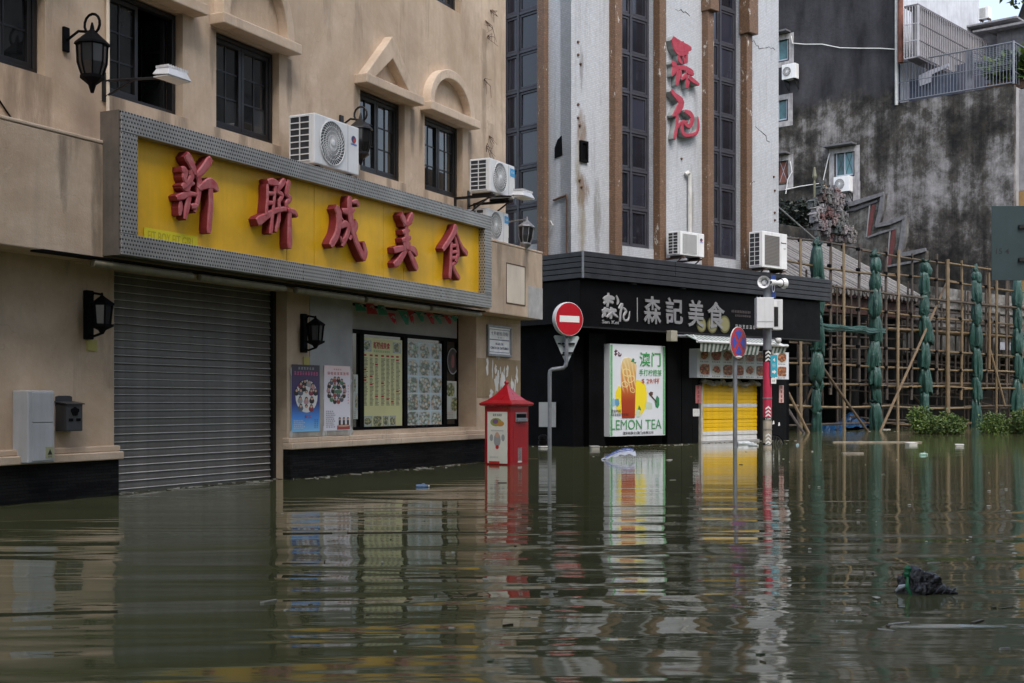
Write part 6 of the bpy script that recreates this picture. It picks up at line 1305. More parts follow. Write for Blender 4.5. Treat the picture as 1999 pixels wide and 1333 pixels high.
for px in (1570, 1640, 1668, 1740, 1790): s_ = S.s(px, eo - .7); MB().lathe([(.19, -.95), (.19, .1), (.15, .2), (.15, ze - .7)], 14, (s_, -(eo - .7), 0)).build('column', TDARK, tp, smooth=True)
# lower stone wing to the right
g0, g1 = es1 + .05, S.s(2060, -1.6); wt_ = S.at(1830, 560, -1.6)[1]
MB().b(g0, g1, -5.5, -1.6, S.at(1830, 695, -1.6)[1], wt_).build('stone_wing', TSTONE, tp); MB().b(g0, g1, -5.4, -2.4, -.95, S.at(1830, 695, -1.6)[1]).build('platform_shade', TDARK, tp)  # black mass below the wing stands in for shade under the platform
for py in (582, 600, 640, 690): z_ = S.at(1850, py, -1.5)[1]; MB().b(g0 - .02, g1, -1.62, -1.5 + (.06 if py == 690 else 0), z_ - .05, z_ + .05).build('string_course', TSTONE, tp, bevel=.01)
CARV = rand_mat('carved_relief', [(.10, .095, .09), (.2, .19, .18), (.06, .055, .055)], .8, .6, 14, bump=.8)
for i in range(9): x = g0 + .3 + i * (g1 - g0 - .5) / 9; MB().b(x, x + (g1 - g0) / 12, -1.62, -1.56, S.at(1850, 629, -1.5)[1], S.at(1850, 606, -1.5)[1]).build('relief_panel', CARV, tp, bevel=.01)
a = S.at(1945, 682, -1.5); b = S.s(1975, -1.5); d = S.at(1945, 667, -1.5)[1]
for q in (0, .62): MB().b(a[0] + (b - a[0]) * q, a[0] + (b - a[0]) * (q + (.55 if q == 0 else .38)), -1.5, -1.48, a[1], d).build('pale_plaque', pm('pale_plaque', (.32, .34, .4), .6), tp)
for i in range(12):
    x = rnd.uniform(g0 + .4, g1 - 1.5); zz = S.at(1850, 770, -1.9)[1] + rnd.uniform(-.4, 1.0); MB().tube([(x, 1.9, zz), (x + rnd.uniform(1.0, 2.6), 1.75, zz + rnd.uniform(-.35, .35))], .035, 6).build('stored_pole', BAMBOOD, tp)
# ridge ornament: small glazed figures on tiers
GL = rand_mat('glazed_figures', [(.20, .19, .20), (.10, .09, .095), (.28, .27, .28), (.14, .06, .055), (.06, .075, .075), (.23, .21, .2)], .6, .75, 16, bump=.8)
orn = S.at(1620, 470, ro); q0, q1 = S.s(1578, ro), S.s(1668, ro); k_ = 51.0 / F
for tier in range(7):
    n = 9 - tier; zz = zr + .2 + tier * .27
    for i in range(n):
        x = q0 + (q1 - q0) * (.05 + .9 * (i + rnd.uniform(.2, .8)) / n) * (1 - .07 * tier) + (.5 if tier > 4 else .05) * tier * .12; y = ro + rnd.uniform(-.12, .15); m = MB(); ww = rnd.uniform(.09, .2); hh = rnd.uniform(.2, .42)
        m.b(x - ww, x + ww, y - .1, y + .1, zz - .12, zz + hh * .5); m.prism([(x - ww * 1.35, zz + hh * .5), (x + ww * 1.35, zz + hh * .5), (x + ww * .9, zz + hh * .62), (x, zz + hh * .8), (x - ww * .9, zz + hh * .62)], y - .14, y + .16)
        for q in range(4): xx = x + rnd.uniform(-ww, ww); z_ = zz + rnd.uniform(-.15, .1); m.lathe([(.03, z_), (.045, z_ + .09), (.02, z_ + .12), (.032, z_ + .16), (.01, z_ + .2)], 6, (xx, -(y + .15), 0))
        for q in range(3): xx = x + rnd.uniform(-ww * 1.4, ww * 1.4); z_ = zz + rnd.uniform(-.1, hh); a_ = rnd.uniform(.02, .05); m.b(xx - a_, xx + a_, y + .05, y + .2, z_, z_ + rnd.uniform(.05, .16))
        m.build('ridge_figure', GL, tp)
m = MB(); m.lathe([(.04, zr + 1.85), (.11, zr + 1.93), (.11, zr + 2.03), (.04, zr + 2.1)], 10, (S.s(1608, ro), -ro, 0)); m.build('gold_bead', pm('ochre_glaze', (.36, .2, .06), .5), tp, smooth=True)
MB().lathe([(.03, zr + 1.5), (.05, zr + 2.1), (.03, zr + 2.2), (.09, zr + 2.35), (.03, zr + 2.7)], 7, (S.s(1590, ro), -ro, 0)).build('ridge_finial', pm('ridge_green_glaze', (.14, .14, .09), .6), tp)
MB().tube([tuple(S.M.inverted() @ (B2.M @ Vector((END, 0, tz(1523, 405))))), (S.s(1593, .1), -.1, S.at(1593, 468, .1)[1])], .018, 5).build('guy_wire', PGREY, sc)

# ================================================================== blackened party wall building
WALL3 = mossy('blackened_wall', (.40, .385, .385), (.040, .040, .046), B3.at(1640, 190)[1])  # bluish upper tone puts distant haze into the wall colour
b3 = thing('blackened_building', 'big windowed building with black mould streaked side wall above the temple', 'building', B3.M)
xL = B3.s(1400); xM = B3.s(1752); xR = B3.s(1979); zTer = B3.at(1860, 184)[1]; z3 = 26.0
def b3h(px0, px1, py0, py1): return (B3.s(px0), B3.s(px1), B3.at(px0, py1)[1], B3.at(px0, py0)[1])
h3 = [b3h(1629, 1666, 294, 346), b3h(1498, 1538, 78, 124), b3h(1500, 1536, 194, 239), b3h(1500, 1537, 312, 362)]
holed_wall(MB(), xL, xM, -.95, z3, 0, -.25, h3).build('party_wall', WALL3, b3, fix=False)
MB().b(xM, xR, -.25, -.003, -.95, zTer).build('party_wall', WALL3, b3)
MB().b(xM - .02, xM - .004, -9, -.02, zTer - .3, z3).build('return_wall', pm('pale_hazy_render', (.46, .48, .52), .85, 0, .12, 2, streak=.3), b3)
MB().b(xL, xM - .02, -9, -.26, -.95, z3 - .1).build('building_core', INTERIOR, b3); MB().b(xM, xR - .002, -9, -.255, -.95, zTer - .05).build('lower_block', pm('pale_grey_render', (.3, .3, .31), .85, 0, .2, 3, streak=.3), b3)
MB().b(xR - .01, xR + 5, -9, -.6, zTer - 4.2, zTer - .1).build('side_wing', pm('side_wing_render', (.24, .24, .25), .85, 0, .2, 3, streak=.3), b3); MB().b(xR - .01, xR + 5, -9, -.55, -.95, zTer - 4.22).build('ochre_wing', pm('ochre_render', (.27, .17, .07), .85, 0, .2, 3, streak=.3), b3)
TEAL = glassy('teal_pane', (.03, .075, .085), .12, .5); ALU = pm('aluminium_frame', (.42, .46, .52), .45, .2, .1); 
for i, (a, b, c, d) in enumerate(h3):
    fr_ = frame_ring(MB(), a + .02, b - .02, c + .02, d - .02, .06, -.16, -.09).b((a + b) / 2 - .03, (a + b) / 2 + .03, -.15, -.085, c + .08, d - .08).build('window', ALU if i < 3 else RUST, b3)
    for x0, x1 in ((a + .08, (a + b) / 2 - .03), ((a + b) / 2 + .03, b - .08)):
        MB().b(x0, x1, -.14, -.13, c + .08, d - .08).build('pane', TEAL if i < 3 else pm('boarded_red', (.2, .07, .05), .7), fr_)
        if i < 3 and i != 0: continue
        m = MB(); m.tube([(x0, .126, c + .1), (x1, .126, d - .1)], .012, 4).tube([(x0, .126, d - .1), (x1, .126, c + .1)], .012, 4); m.build('lattice', ALU if i == 3 else TFRAME, fr_)
    if i in (0, 1, 3): MB().b(a - .35, b + .15, -.02, .45, d + .12, d + .2).build('rain_hood', pm('rain_hood', (.11, .11, .12), .7), b3, bevel=.01)
    m = frame_ring(MB(), a - .25, b + .3, c - .3, d + .1, .24, -.01, .012); m.build('pale_surround', pm('pale_surround', (.34, .33, .34), .85, 0, .3, 4, streak=.6), b3)
MB().b(h3[0][0] - .2, h3[0][1] + .32, -.01, .014, h3[0][2] - 1.9, h3[0][2] - .3).build('pale_surround', bpy.data.materials['pale_surround'], b3)
ac_unit(B3, 1627, 1658, 346, 376, .5, .35, 'white outdoor unit under the teal window of the blackened wall', 'round', wall_o=0)
ac_unit(B3, 1526, 1552, 127, 156, .5, .35, 'white outdoor unit beside the white cable high on the blackened wall', 'round', wall_o=0)
def cable3(pts, r=.022, nm='white_cable', mat=WHITE): MB().tube([(p[0], -.06, p[1]) for p in (B3.at(x, y, .06) for x, y in pts)], r, 5).build(nm, mat, b3, smooth=True)
cable3([(1545, 70), (1547, 84), (1570, 86), (1605, 86), (1640, 93), (1680, 94), (1715, 94), (1748, 96)]); cable3([(1533, 370), (1560, 364), (1606, 357), (1614, 320), (1619, 300)]); cable3([(1606, 357), (1608, 366), (1622, 368)]); cable3([(1543, 315), (1546, 335), (1538, 350), (1534, 378)])
MB().tube([(B3.s(1750, .1), -.1, B3.at(1750, 205, .1)[1]), (B3.s(1750, .1), -.1, z3)], .07, 8).build('white_down_pipe', PP, b3, smooth=True); MB().tube([(B3.s(1758, .2), -.2, B3.at(1758, 122, .2)[1]), (B3.s(1758, .2), -.2, z3)], .12, 8).build('rusty_down_pipe', pm('red_rust_pipe', (.16, .06, .04), .8, 0, .4, 3, streak=.4), b3, smooth=True)
# terrace railing, each bar its own piece
RAIL = pm('pale_rail', (.17, .185, .215), .5, .3, .1)
rz0 = zTer + .02; rz1 = B3.at(1860, 104)[1]; n = 36
rl = MB().tube([(xM + .02, -.02, rz1), (xR, -.02, rz1)], .035, 6).tube([(xM + .02, -.02, rz0 + .06), (xR, -.02, rz0 + .06)], .03, 6).tube([(xM, -.02, (rz0 + rz1) / 2), (xR, -.02, (rz0 + rz1) / 2)], .016, 6).tube([(xR, -.02, rz0), (xR, -.02, rz1 + .05)], .05, 6).tube([(xR, -.02, rz1), (xR, 5, rz1)], .035, 6).tube([(xR, -.02, rz0 + .5), (xR, 5, rz0 + .5)], .03, 6).tube([(xM + .02, -.02, rz0), (xM + .02, -.02, rz1)], .05, 6).build('terrace_railing', RAIL, b3)
bm_ = MB().b(-.010, .010, -.010, .010, rz0 + .06, rz1).mesh('bar', RAIL)
for i in range(1, n): link('bar', bm_, rl, TR(xM + (xR - xM) * i / n, -.02, 0))
for i in range(1, 16): link('bar', bm_, rl, TR(xR, -.02 + .3 * i, 0))
MESH = pm('lattice_screen', (.17, .19, .22), .6, .2, .2, 9); px_ = xM + (xR - xM) * .62
m = MB()
for i in range(14): z_ = rz1 - .08 - i * .075; m.b(px_, xR, -.06, -.05, z_ - .012, z_ + .012)
m.build('wire_screen', MESH, b3)
MB().b(xM + .1, xR - .1, -3.2, -3.0, zTer - .02, rz1 + .3).build('terrace_back_wall', pm('dusky_blue_wall', (.06, .065, .09), .8, 0, .3, 3), b3)
MB().b(xM + .3, px_ - .6, -.5, -.46, zTer + .05, zTer + (rz1 - zTer) * .62).build('blue_sheet', pm('dusty_blue_sheet', (.055, .065, .10), .7, 0, .3, 4), b3)
MB().b(px_ - .15, px_ + .15, -.3, -.1, zTer - .01, rz1).build('terrace_post', pm('grey_post', (.18, .18, .21), .8), b3)
# laundry
t = thing('hanging_cloth', 'pale shirt hung to dry behind the terrace railing', 'laundry', B3.T(B3.s(1796, -.2), -.2, B3.at(1796, 168, -.2)[1]))
MB().prism([(.0, .0), (.5, .1), (.52, .4), (1.25, .62), (1.25, .74), (.45, .6), (-.06, .45)], -.02, .02).build('cloth', pm('pale_cloth', (.42, .42, .47), .8, 0, .15, 5, bump=.3), t)
# caged balcony
CG = pm('cage_bar_pale', (.4, .39, .41), .55, .2, .15); CGD = pm('cage_bar_dark', (.12, .11, .12), .6, .2, .3)
c0 = B3.at(1765, 105, 1.0); c1 = B3.at(1792, 110, 1.0); ct = B3.at(1792, 10, 1.0)[1]; x0, x1, za_, zb_ = c0[0], c1[0], c1[1], ct; dpt = 6.6
cg = MB().b(x0, x1, -dpt, 1.0, zb_, zb_ + .08).b(x0 + .1, x1, -dpt, 1.0, za_ - .05, za_).build('caged_balcony', CGD, b3)
MB().b(x0 + .12, x1 - .15, -dpt, .55, za_ + .02, zb_ - .02).build('pale_inner_wall', pm('cage_inside', (.13, .12, .125), .8, 0, .3, 2, streak=.4), cg)
for i in range(6): MB().b(x0 + (x1 - x0) * i / 5 - .014, x0 + (x1 - x0) * i / 5 + .014, .98, 1.01, za_, zb_).build('bar', CG, cg)
for f_ in (0.0, .33, .66): MB().b(x0, x1 + .02, .985, 1.015, za_ + (zb_ - za_) * f_ - .02, za_ + (zb_ - za_) * f_ + .02).build('cross_rail', CG, cg)
bm2 = MB().b(-.013, .013, -.013, .013, za_, zb_).mesh('bar', CG); MB().b(x1 - .04, x1 + .04, .96, 1.04, za_, zb_).build('corner_post', CG, cg)
nb2 = 40
for i in range(1, nb2): link('bar', bm2, cg, TR(x1, -1.0 + dpt * i / nb2 * 1.15, 0))
for f_ in (0.02, .33, .66): MB().b(x1 - .025, x1 + .025, -dpt, .95, za_ + (zb_ - za_) * f_ - .02, za_ + (zb_ - za_) * f_ + .02).build('cross_rail', CGD, cg)
# pale block and rooftop clutter behind
for px, py, w_, h_, d_ in ((1925, 60, 2.6, 1.0, -8), (1962, 66, 2.0, .9, -7), (1990, 62, 2.0, .8, -6)):
    a = B3.at(px, py, d_); MB().b(a[0] - w_ / 2, a[0] + w_ / 2, d_ - 2, d_, zTer - .5, a[1] + .2).build('rooftop_shed', pm('shed_grey', (.12, .12, .13), .8, 0, .4, 3, streak=.5), b3)
    MB().b(a[0] - w_ / 2 - .3, a[0] + w_ / 2 + .3, d_ - 2.2, d_ + .5, a[1] + .2, a[1] + .28).build('shed_roof', pm('shed_roof', (.2, .2, .21), .7, 0, .4, 5), b3)
ac_unit(B3, 1910, 1930, 15, 38, -7.6, .4, 'white outdoor unit on the rooftop sheds beside the leaning trunk', 'square', wall_o=-8)
# terrace plants
def leaves(m, cx, cy, cz, rx, ry, rz, n, size, seed, shell=.35):
    r_ = random.Random(seed)
    for i in range(n):
        while True:
            p = Vector((r_.uniform(-1, 1), r_.uniform(-1, 1), r_.uniform(-1, 1)))
            if .05 < p.length < 1 and r_.random() < p.length ** shell * 1.1: break
        lump = .8 + .45 * mnoise.noise(p * 2.2 + Vector((seed, 0, 0))); p *= lump
        c = Vector((cx + p.x * rx, cy + p.y * ry, cz + p.z * rz)); d = Vector((r_.uniform(-1, 1), r_.uniform(-1, 1), r_.uniform(-.5, .9))).normalized(); a = d.orthogonal().normalized(); L = size * r_.uniform(.6, 1.3)
        a = (a * math.cos(i) + d.cross(a) * math.sin(i)); m.add([c, c + d * L * .5 + a * L * .22, c + d * L, c + d * L * .5 - a * L * .22], [(0, 1, 2, 3)], i % 3)
def leafmat(nm, col, r=.5):
    k = N(nm); c = k.mix(k.ramp(k.noise(1.2, 4), [(.35, 0.0), (.7, 1.0)]), tuple(v * .6 for v in col), tuple(v * 1.3 for v in col)); return k.set(**{'Base Color': c, 'Roughness': r, 'Specular IOR Level': .35})
LF = [leafmat('leaf_a', (.085, .14, .03)), leafmat('leaf_b', (.13, .18, .035)), leafmat('leaf_c', (.05, .095, .028))]
LD = [leafmat('dark_leaf_a', (.012, .02, .014)), leafmat('dark_leaf_b', (.02, .028, .018)), leafmat('dark_leaf_c', (.008, .014, .012))]
t = thing('terrace_plants', 'leafy green pot plants behind the wire screen of the terrace', 'plant', B3.T(px_ + 1.6, -1.0, zTer)); m = MB(); leaves(m, 0, 0, .9, 1.7, .5, .7, 900, .42, 5); m.build('foliage', LF, t, fix=False); MB().b(-1.2, 1.2, -.2, .2, 0, .4).build('planter', RUST, t)
# overgrown shrubs on the temple ridge, in front of the wall
for i, (px, py, rx, rz, o, lab) in enumerate(((1562, 425, .95, .95, 1.5, 'dark shrub growing on the temple roof left of the ridge figures'), (1530, 440, .7, 1.3, 1.6, 'dark overgrown shrub close to the white mosaic building corner'), (1632, 415, .7, .55, 1.4, 'small dark shrub rooted behind the ridge figures'))):
    a = B3.at(px, py, o); t = thing('wall_shrub', lab, 'shrub', B3.T(a[0], o, a[1] - rz)); m = MB(); leaves(m, 0, 0, rz, rx, .6, rz, 1500, .2, 20 + i); m.build('foliage', LD, t, fix=False)
    m = MB()
    for j in range(5): m.tube([(0, 0, -.4), (rnd.uniform(-.3, .3) * rx, 0, rz * .6), (rnd.uniform(-.8, .8) * rx, rnd.uniform(-.3, .3), rz * 1.5)], [.05, .03, .01], 5)
    m.build('stem', RUST, t)
# stepped gable wall with painted borders
gb = thing('stepped_gable', 'old stepped temple gable with red and white painted borders', 'gable wall', B3.M); og = 1.3
def gp(l): return [B3.at(x, y, og) for x, y in l]
outl = [(1598, 600), (1598, 408), (1630, 404), (1665, 398), (1700, 387), (1726, 377), (1722, 410), (1712, 441), (1740, 434), (1768, 423), (1766, 460), (1757, 497), (1780, 496), (1806, 488), (1806, 600)]
P = gp(outl); MB().prism(P[::-1], og - .35, og - .02).build('wall', TSTONE, gb)
def band(l, wd, o, mat, nm): MB().stroke(gp(l), wd, og - .04, og + o, ch=.004, sub=1).build(nm, mat, gb)
GRB = pm('border_grey', (.13, .13, .14), .8, 0, .3, 6, streak=.4); GRD = pm('border_dark', (.06, .06, .068), .8, 0, .3, 6)
for l, wd, o, mt, nm in (([(1602, 408), (1632, 404), (1668, 397), (1724, 379)], .2, .10, GRB, 'cornice'), ([(1640, 414), (1672, 408), (1712, 393)], .12, .05, GRD, 'border'), ([(1724, 380), (1720, 412), (1712, 440)], .2, .08, GRB, 'border'), ([(1713, 441), (1740, 434), (1766, 424)], .2, .10, GRB, 'cornice'), ([(1766, 425), (1763, 462), (1756, 498)], .2, .08, GRB, 'border'), ([(1756, 498), (1782, 494), (1806, 488)], .2, .10, GRB, 'cornice'),
   ([(1705, 402), (1700, 432), (1695, 461)], .2, .03, pm('gable_red', (.10, .026, .026), .8, 0, .3, 6), 'red_border'), ([(1698, 401), (1692, 462)], .07, .035, pm('gable_white', (.22, .22, .22), .8), 'white_border'), ([(1695, 463), (1720, 454), (1745, 447)], .1, .05, GRB, 'border'), ([(1745, 450), (1741, 485), (1736, 516)], .2, .03, bpy.data.materials['gable_red'], 'red_border'), ([(1738, 450), (1732, 517)], .07, .035, bpy.data.materials['gable_white'], 'white_border'), ([(1733, 520), (1765, 514), (1800, 508)], .1, .05, GRB, 'border'), ([(1661, 448), (1663, 470)], .2, .03, bpy.data.materials['gable_red'], 'red_border')):
    band(l, wd, o, mt, nm)
# tree over the roofs
bt_ = B3.T(B3.s(1955, -14), -14, zTer - 1); t = thing('roof_tree', 'leaning dark tree trunk with sparse leaves above the rooftop sheds', 'tree', bt_)
MB().tube([(-1.2, 0, -1), (-.6, 0, 2.5), (.4, 0, 5.5), (1.6, 0, 9)], [.55, .5, .42, .3], 10).tube([(.3, 0, 5), (2.2, .3, 6.6), (4, .4, 7.4)], [.2, .14, .06], 7).build('trunk', pm('wet_bark', (.025, .022, .022), .8, 0, .4, 5, bump=.6, bs=12), t, smooth=True)
m = MB(); leaves(m, 3.6, 0, 6.2, 2.4, 2, 1.4, 700, .35, 61); leaves(m, 1.8, 0, 10, 3, 2.5, 2, 900, .35, 62); leaves(m, -2.6, 0, 6.3, 1.6, 1, .6, 160, .3, 63); m.build('crown', LF, t, fix=False)

# ================================================================== bushes in the water
for i, (px, Y, rx, rz, lab, n) in enumerate(((1828, 35.0, .98, .85, 'wide light green bush half drowned in front of the scaffold', 11000), (1975, 35.5, .8, .75, 'green bush half drowned below the dark green road sign', 8500))):
    x = (px - CX) / F * Y; t = thing('drowned_bush', lab, 'bush', Matrix.Translation((x, Y, -.95))); m = MB(); r2 = random.Random(i)
    for j in range(9): leaves(m, r2.uniform(-.75, .75) * rx, r2.uniform(-.3, .3), .95 + r2.uniform(-.05, .40) * rz * 1.5, .42, .4, .34, n // 9, .075, 100 + 10 * i + j)
    m.build('foliage', LF, t, fix=False); m = MB()
    for j in range(10): m.tube([(r2.uniform(-.2, .2), 0, 0), (r2.uniform(-.5, .5) * rx, r2.uniform(-.2, .2), .7), (r2.uniform(-.9, .9) * rx, r2.uniform(-.3, .3), 1.15)], [.02, .014, .006], 5)
    m.build('stem', RUST, t)

# ================================================================== things floating on the flood
def floater(name, lab, cat, px, py, rot=0): p = water_pt(px, py); return thing(name, lab, cat, Matrix.Translation(p) @ yaw(rot))
CLEAR = pm('milky_plastic', (.5, .54, .56), .25, 0, .15, 8, bump=.2); FOAM = pm('white_foam', (.62, .62, .6), .7, 0, .08, 6)
# black bag with green bottle
BAG = N('black_bag_plastic'); BAG.bump(BAG.noise(1, 6, .7, BAG.map((9, 9, 30))), .7, .03); BAG = BAG.set(**{'Base Color': (.006, .006, .008), 'Roughness': .12, 'Specular IOR Level': .9})
t = floater('black_rubbish_bag', 'wet black plastic bag floating with a green tied neck', 'rubbish bag', 1797, 1156)
bmb = bmesh.new(); bmesh.ops.create_icosphere(bmb, subdivisions=5, radius=1.0)
for vv in bmb.verts:                       # a slack, half sunk bag: two swollen lobes, sharp creases between trapped air and wet film
    p = vv.co.copy(); lob = 1 + .30 * mnoise.noise(p * 1.5 + Vector((3, 1, 7))) + .22 * mnoise.noise(p * 2.7 + Vector((9, 4, 2))); cr = abs(mnoise.noise(Vector((p.x * 5, p.y * 5, p.z * 2.2)))); cr2 = abs(mnoise.noise(p * 11)); f_ = lob - .22 * (1 - min(1, cr * 4)) + .05 * cr2
    vv.co = Vector((p.x * .118 * f_ + .006, p.y * .085 * f_, p.z * .082 * f_ * (1.1 - .45 * p.x) + .018))
me_ = bpy.data.meshes.new('bag'); bmb.to_mesh(me_); bmb.free(); me_.materials.append(BAG); me_.polygons.foreach_set('use_smooth', [True] * len(me_.polygons)); link('bag', me_, t)
for k in range(5):
    x0 = -.04 + .035 * k; MB().tube([(x0, -.088, .0), (x0 + .03, -.085 + .01 * (k % 2), .03), (x0 + .05, -.06, .055 - .006 * k)], [.002, .006, .002], 5).build('film_ridge', BAG, t, smooth=True)
MB().tube([(.09, -.03, .015), (.12, -.05, .012), (.15, -.045, .002), (.165, -.03, -.004)], [.022, .012, .010, .003], 7).build('bag_corner', BAG, t, smooth=True)
GF = pm('green_film', (.012, .15, .06), .22, 0, .4, 30, bump=.5)
MB().lathe([(.003, .0), (.016, .006), (.021, .02), (.015, .034), (.019, .046), (.006, .06)], 9, (-.068, -.03, .07)).build('green_neck', GF, t, smooth=True)
MB().tube([(-.075, -.05, .075), (-.085, -.075, .035), (-.07, -.085, .0), (-.075, -.085, -.02)], [.007, .010, .006, .004], 6).build('green_strip', GF, t, smooth=True)
MB().tube([(-.118, -.02, .01), (-.108, -.045, .03), (-.088, -.06, .04)], [.006, .012, .006], 6).build('clear_knot', CLEAR, t, smooth=True)
m = MB()
for k in range(4): m.tube([(-.01 + .016 * k, -.05, .096 - .009 * k), (.008 + .016 * k, -.03, .098 - .009 * k)], .003, 5)
m.build('white_print', FOAM, t)['kind'] = 'stuff'
# pale plastic bag
t = floater('plastic_bag', 'white and blue plastic bag floating before the LEMON TEA box', 'plastic bag', 1207, 897); v = []; f = []; n1, n2 = 24, 10
for i in range(n1):
    for j in range(n2):
        x, y = i / (n1 - 1), j / (n2 - 1) - .5; e = .16 * math.sin(math.pi * min(1, x * .62 + .02 + (x > .8) * 0)) ** 1.2 * (1 - 1.6 * y * y) * (1 if x < .9 else 1.6 - .6 * x / .9)
        v.append((-.26 + .52 * x, y * .3 * (.35 + x * .65), -.012 + e + .012 * math.sin(x * 25 + y * 12) + .008 * math.sin(y * 31)))
for i in range(n1 - 1):
    for j in range(n2 - 1): f.append((i * n2 + j, (i + 1) * n2 + j, (i + 1) * n2 + j + 1, i * n2 + j + 1))
MB().add(v, f).build('film', rand_mat('bag_white_blue', [(.52, .56, .64), (.52, .56, .64)], .35, .35, 12, stretch=(1, 6, 6)), t, smooth=True, fix=False); m = MB()
for y in (-.32, 0, .3): m.tube([(-.2 + .44 * q, y * .3 * (.4 + q * .6), .008 + .162 * math.sin(math.pi * min(1, q * .55 + .08)) ** 1.2 * (1 - 1.6 * y * y)) for q in [k / 8 for k in range(9)]], .006, 5)
m.build('blue_stripe', flat('bag_blue', (.06, .12, .42), .4), t)
def bottle(lab, px, py, L, rot, mat, cap=True):
    t = floater('plastic_bottle', lab, 'bottle', px, py, rot); r = L * .16
    MB().lathe([(r * .8, 0), (r, .02), (r, L * .3), (r * .9, L * .34), (r, L * .38), (r, L * .68), (r * .45, L * .88), (r * .42, L * .94)], 14, (-L / 2, 0, r * .45), axis='x').build('body', mat, t, smooth=True)
    MB().lathe([(r * .5, L * .93), (r * .5, L)], 10, (-L / 2, 0, r * .45), axis='x').build('cap', WHITE, t, smooth=True)
bottle('clear bottle floating in front of the yellow shutter step', 1455, 868, .34, 8, CLEAR); bottle('second clear bottle bobbing between the two grey posts', 1471, 870.5, .2, -30, CLEAR); bottle('small blue tinted bottle bobbing right of the flood pole', 1557, 869, .16, 70, pm('bluish_plastic', (.35, .5, .56), .25)); bottle('pale green bottle floating below the long plank', 1803, 888, .16, 25, pm('greenish_plastic', (.3, .5, .42), .25)); bottle('tiny blue bottle drifting by the black stone plinth', 825, 951, .14, 15, pm('blue_plastic_bottle', (.12, .2, .35), .25))
def box_f(lab, px, py, w_, d_, h_, rot, mat, nm='foam_box', cat='box'):
    t = floater(nm, lab, cat, px, py, rot); MB().b(-w_ / 2, w_ / 2, -d_ / 2, d_ / 2, -.03, h_).build('tray', mat, t, bevel=.01); MB().b(-w_ / 2 - .01, w_ / 2 + .01, -d_ / 2 - .01, d_ / 2 + .01, h_, h_ + .012).build('rim', mat, t, TR(0, 0, 0) @ Matrix.Rotation(R(4), 4, 'X'), bevel=.004)
box_f('dull foam box floating beside the LEMON TEA box', 1161, 877, .16, .12, .05, 12, pm('grey_foam', (.33, .32, .3), .7)); box_f('white foam box resting against the end of the long plank', 1779, 869, .2, .14, .04, 20, FOAM); box_f('low white foam tray floating alone near the bushes', 1873, 871, .15, .1, .03, -10, FOAM)
def plank(lab, px0, px1, py, w_, mat):
    a = water_pt(px0, py); b = water_pt(px1, py); t = thing('floating_plank', lab, 'plank', Matrix.Translation(a)); L = b.x - a.x
    MB().b(0, L, -w_ / 2, w_ / 2, -.015, .02).build('board', mat, t, bevel=.004); MB().b(L * .3, L * .34, -w_ / 2 - .01, w_ / 2 + .01, -.01, .03).build('batten', mat, t)
WOOD = pm('wet_pale_wood', (.26, .22, .17), .5, 0, .3, 5, streak=.3)
plank('long thin wooden plank floating in front of the scaffold', 1625, 1798, 863.5, .12, WOOD); plank('short wooden plank floating behind the pale green bottle', 1644, 1685, 885.5, .1, WOOD); plank('pale plank lying between the feet of two scaffold braces', 1675, 1737, 838.5, .2, pm('pale_plank', (.36, .34, .3), .5))
def leaf_f(lab, px, py, s_, mat, grp=None):
    p = water_pt(px, py); t = thing('floating_leaf', lab, 'leaf', Matrix.Translation(p) @ yaw(rnd.uniform(0, 180)), grp); m = MB(); n = 10
    v = [(s_ * .5 * math.cos(6.2832 * i / n) * rnd.uniform(.8, 1.1), s_ * .28 * math.sin(6.2832 * i / n) * rnd.uniform(.7, 1.2), .004 + rnd.uniform(0, .006)) for i in range(n)] + [(0, 0, .012)]
    m.add(v, [(i, (i + 1) % n, n) for i in range(n)]); ob = m.build('blade', mat, t, fix=False); ob.modifiers.new('thick', 'SOLIDIFY').thickness = .002
PALELEAF = pm('pale_scrap', (.5, .49, .44), .6)
leaf_f('pale paper scrap floating in front of the black wall', 1306, 898.5, .14, PALELEAF)
for i in range(26):
    leaf_f('tiny pale scrap drifting on the open water', rnd.uniform(1560, 1985), 880 + 300 * rnd.random() ** 1.6, rnd.uniform(.02, .05), PALELEAF, 'scraps drifting on the open water')

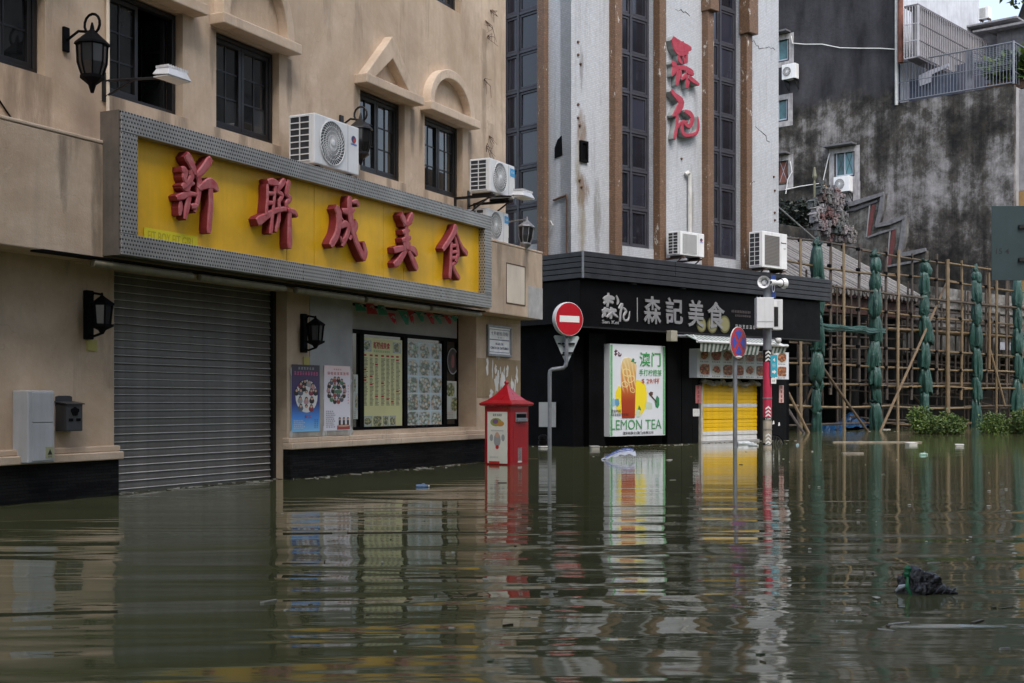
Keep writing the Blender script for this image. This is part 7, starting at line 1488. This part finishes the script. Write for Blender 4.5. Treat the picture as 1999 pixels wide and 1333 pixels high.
# drifting rubbish too small to count: twigs, leaves, crumbs of foam along the walls and over the open water
m = MB(); r3 = random.Random(5)
for i in range(520):
    if i < 150: p = B1.M @ Vector((r3.uniform(SR0, SE), -(OG + .06 + abs(r3.gauss(0, .12))), 0))
    elif i < 200: p = B1.M @ Vector((r3.uniform(SL, SR0), -(.05 + abs(r3.gauss(0, .1))), 0))
    elif i < 320: p = B2.M @ Vector((r3.uniform(0, END), -(.25 + abs(r3.gauss(0, .3))), 0))
    elif i < 420: p = S.M @ Vector((r3.uniform(-1, 14), -(.3 + abs(r3.gauss(0, 1.2))), 0))
    else: p = water_pt(r3.uniform(500, 1990), 850 + 450 * r3.random() ** 1.5)
    s_ = r3.uniform(.008, .035) * (1 if i < 420 else .6); an = r3.uniform(0, 6.28); c_, n_ = math.cos(an), math.sin(an); l_ = s_ * r3.choice((1, 1, 3)); h_ = r3.uniform(.002, .008)
    q = [(-l_, -s_ * .4), (l_, -s_ * .5), (l_ * .8, s_ * .5), (-l_ * .9, s_ * .4)]; q = [(p.x + a_ * c_ - b_ * n_, p.y + a_ * n_ + b_ * c_) for a_, b_ in q]; k_ = r3.choice((0, 0, 1, 2, 2))
    m.add([(a_, b_, -.002) for a_, b_ in q] + [(a_, b_, h_) for a_, b_ in q], [(4, 5, 6, 7), (0, 1, 5, 4), (1, 2, 6, 5), (2, 3, 7, 6), (3, 0, 4, 7)], k_)
tag(m.build('drifting_rubbish', [pm('wet_leaf_brown', (.06, .045, .025), .5), pm('wet_leaf_green', (.05, .07, .03), .5), pm('foam_crumb', (.36, .35, .32), .7)], fix=False), 'scattered twigs, leaves and foam crumbs drifting on the flood water', 'rubbish', kind='stuff')

# ================================================================== unseen houses added across the street, placed and raised to shade it; they show in the glass
def house(lab, fr, s0, s1, o0, o1, h_, mat, M_=None):
    t = thing('shade_house', lab, 'building', fr.M); MB().b(s0, s1, o0, o1, -.95, h_).build('wall', mat, t); MB().b(s0 - .2, s1 + .2, o0 - .2, o1 + .2, h_, h_ + .4).build('roof', GREYPANEL, t)
    for i in range(int((s1 - s0) / 2.4)):
        for j in range(int(h_ / 3)):
            x = s0 + .7 + i * 2.4; z_ = 1.6 + j * 3; w_ = frame_ring(MB(), x, x + 1.2, z_, z_ + 1.4, .08, o0 - .03, o0 + .02).build('window', FRAME, t); MB().b(x + .08, x + 1.12, o0 - .015, o0 + .005, z_ + .08, z_ + 1.32).build('pane', GLASS, w_)
GH = pm('grey_render_house', (.32, .3, .28), .85, 0, .2, 1.5, streak=.4)
house('unseen grey house across the street behind the viewer, raised to shade it', B1, -26, -.5, 11.2, 19, 22, GH)
house('unseen grey house added far behind the viewer to darken the street', Fr(*(B1.M @ Vector((-24, 0, 0)))[:2], A1 + 90), -11, 3, 0, 8, 15, GH)
house('unseen house across the square at far right, raised to block low skylight', B1, 4.0, 30, 19, 28, 15, pm('dun_render_house', (.25, .23, .2), .85, 0, .2, 1.5, streak=.4))
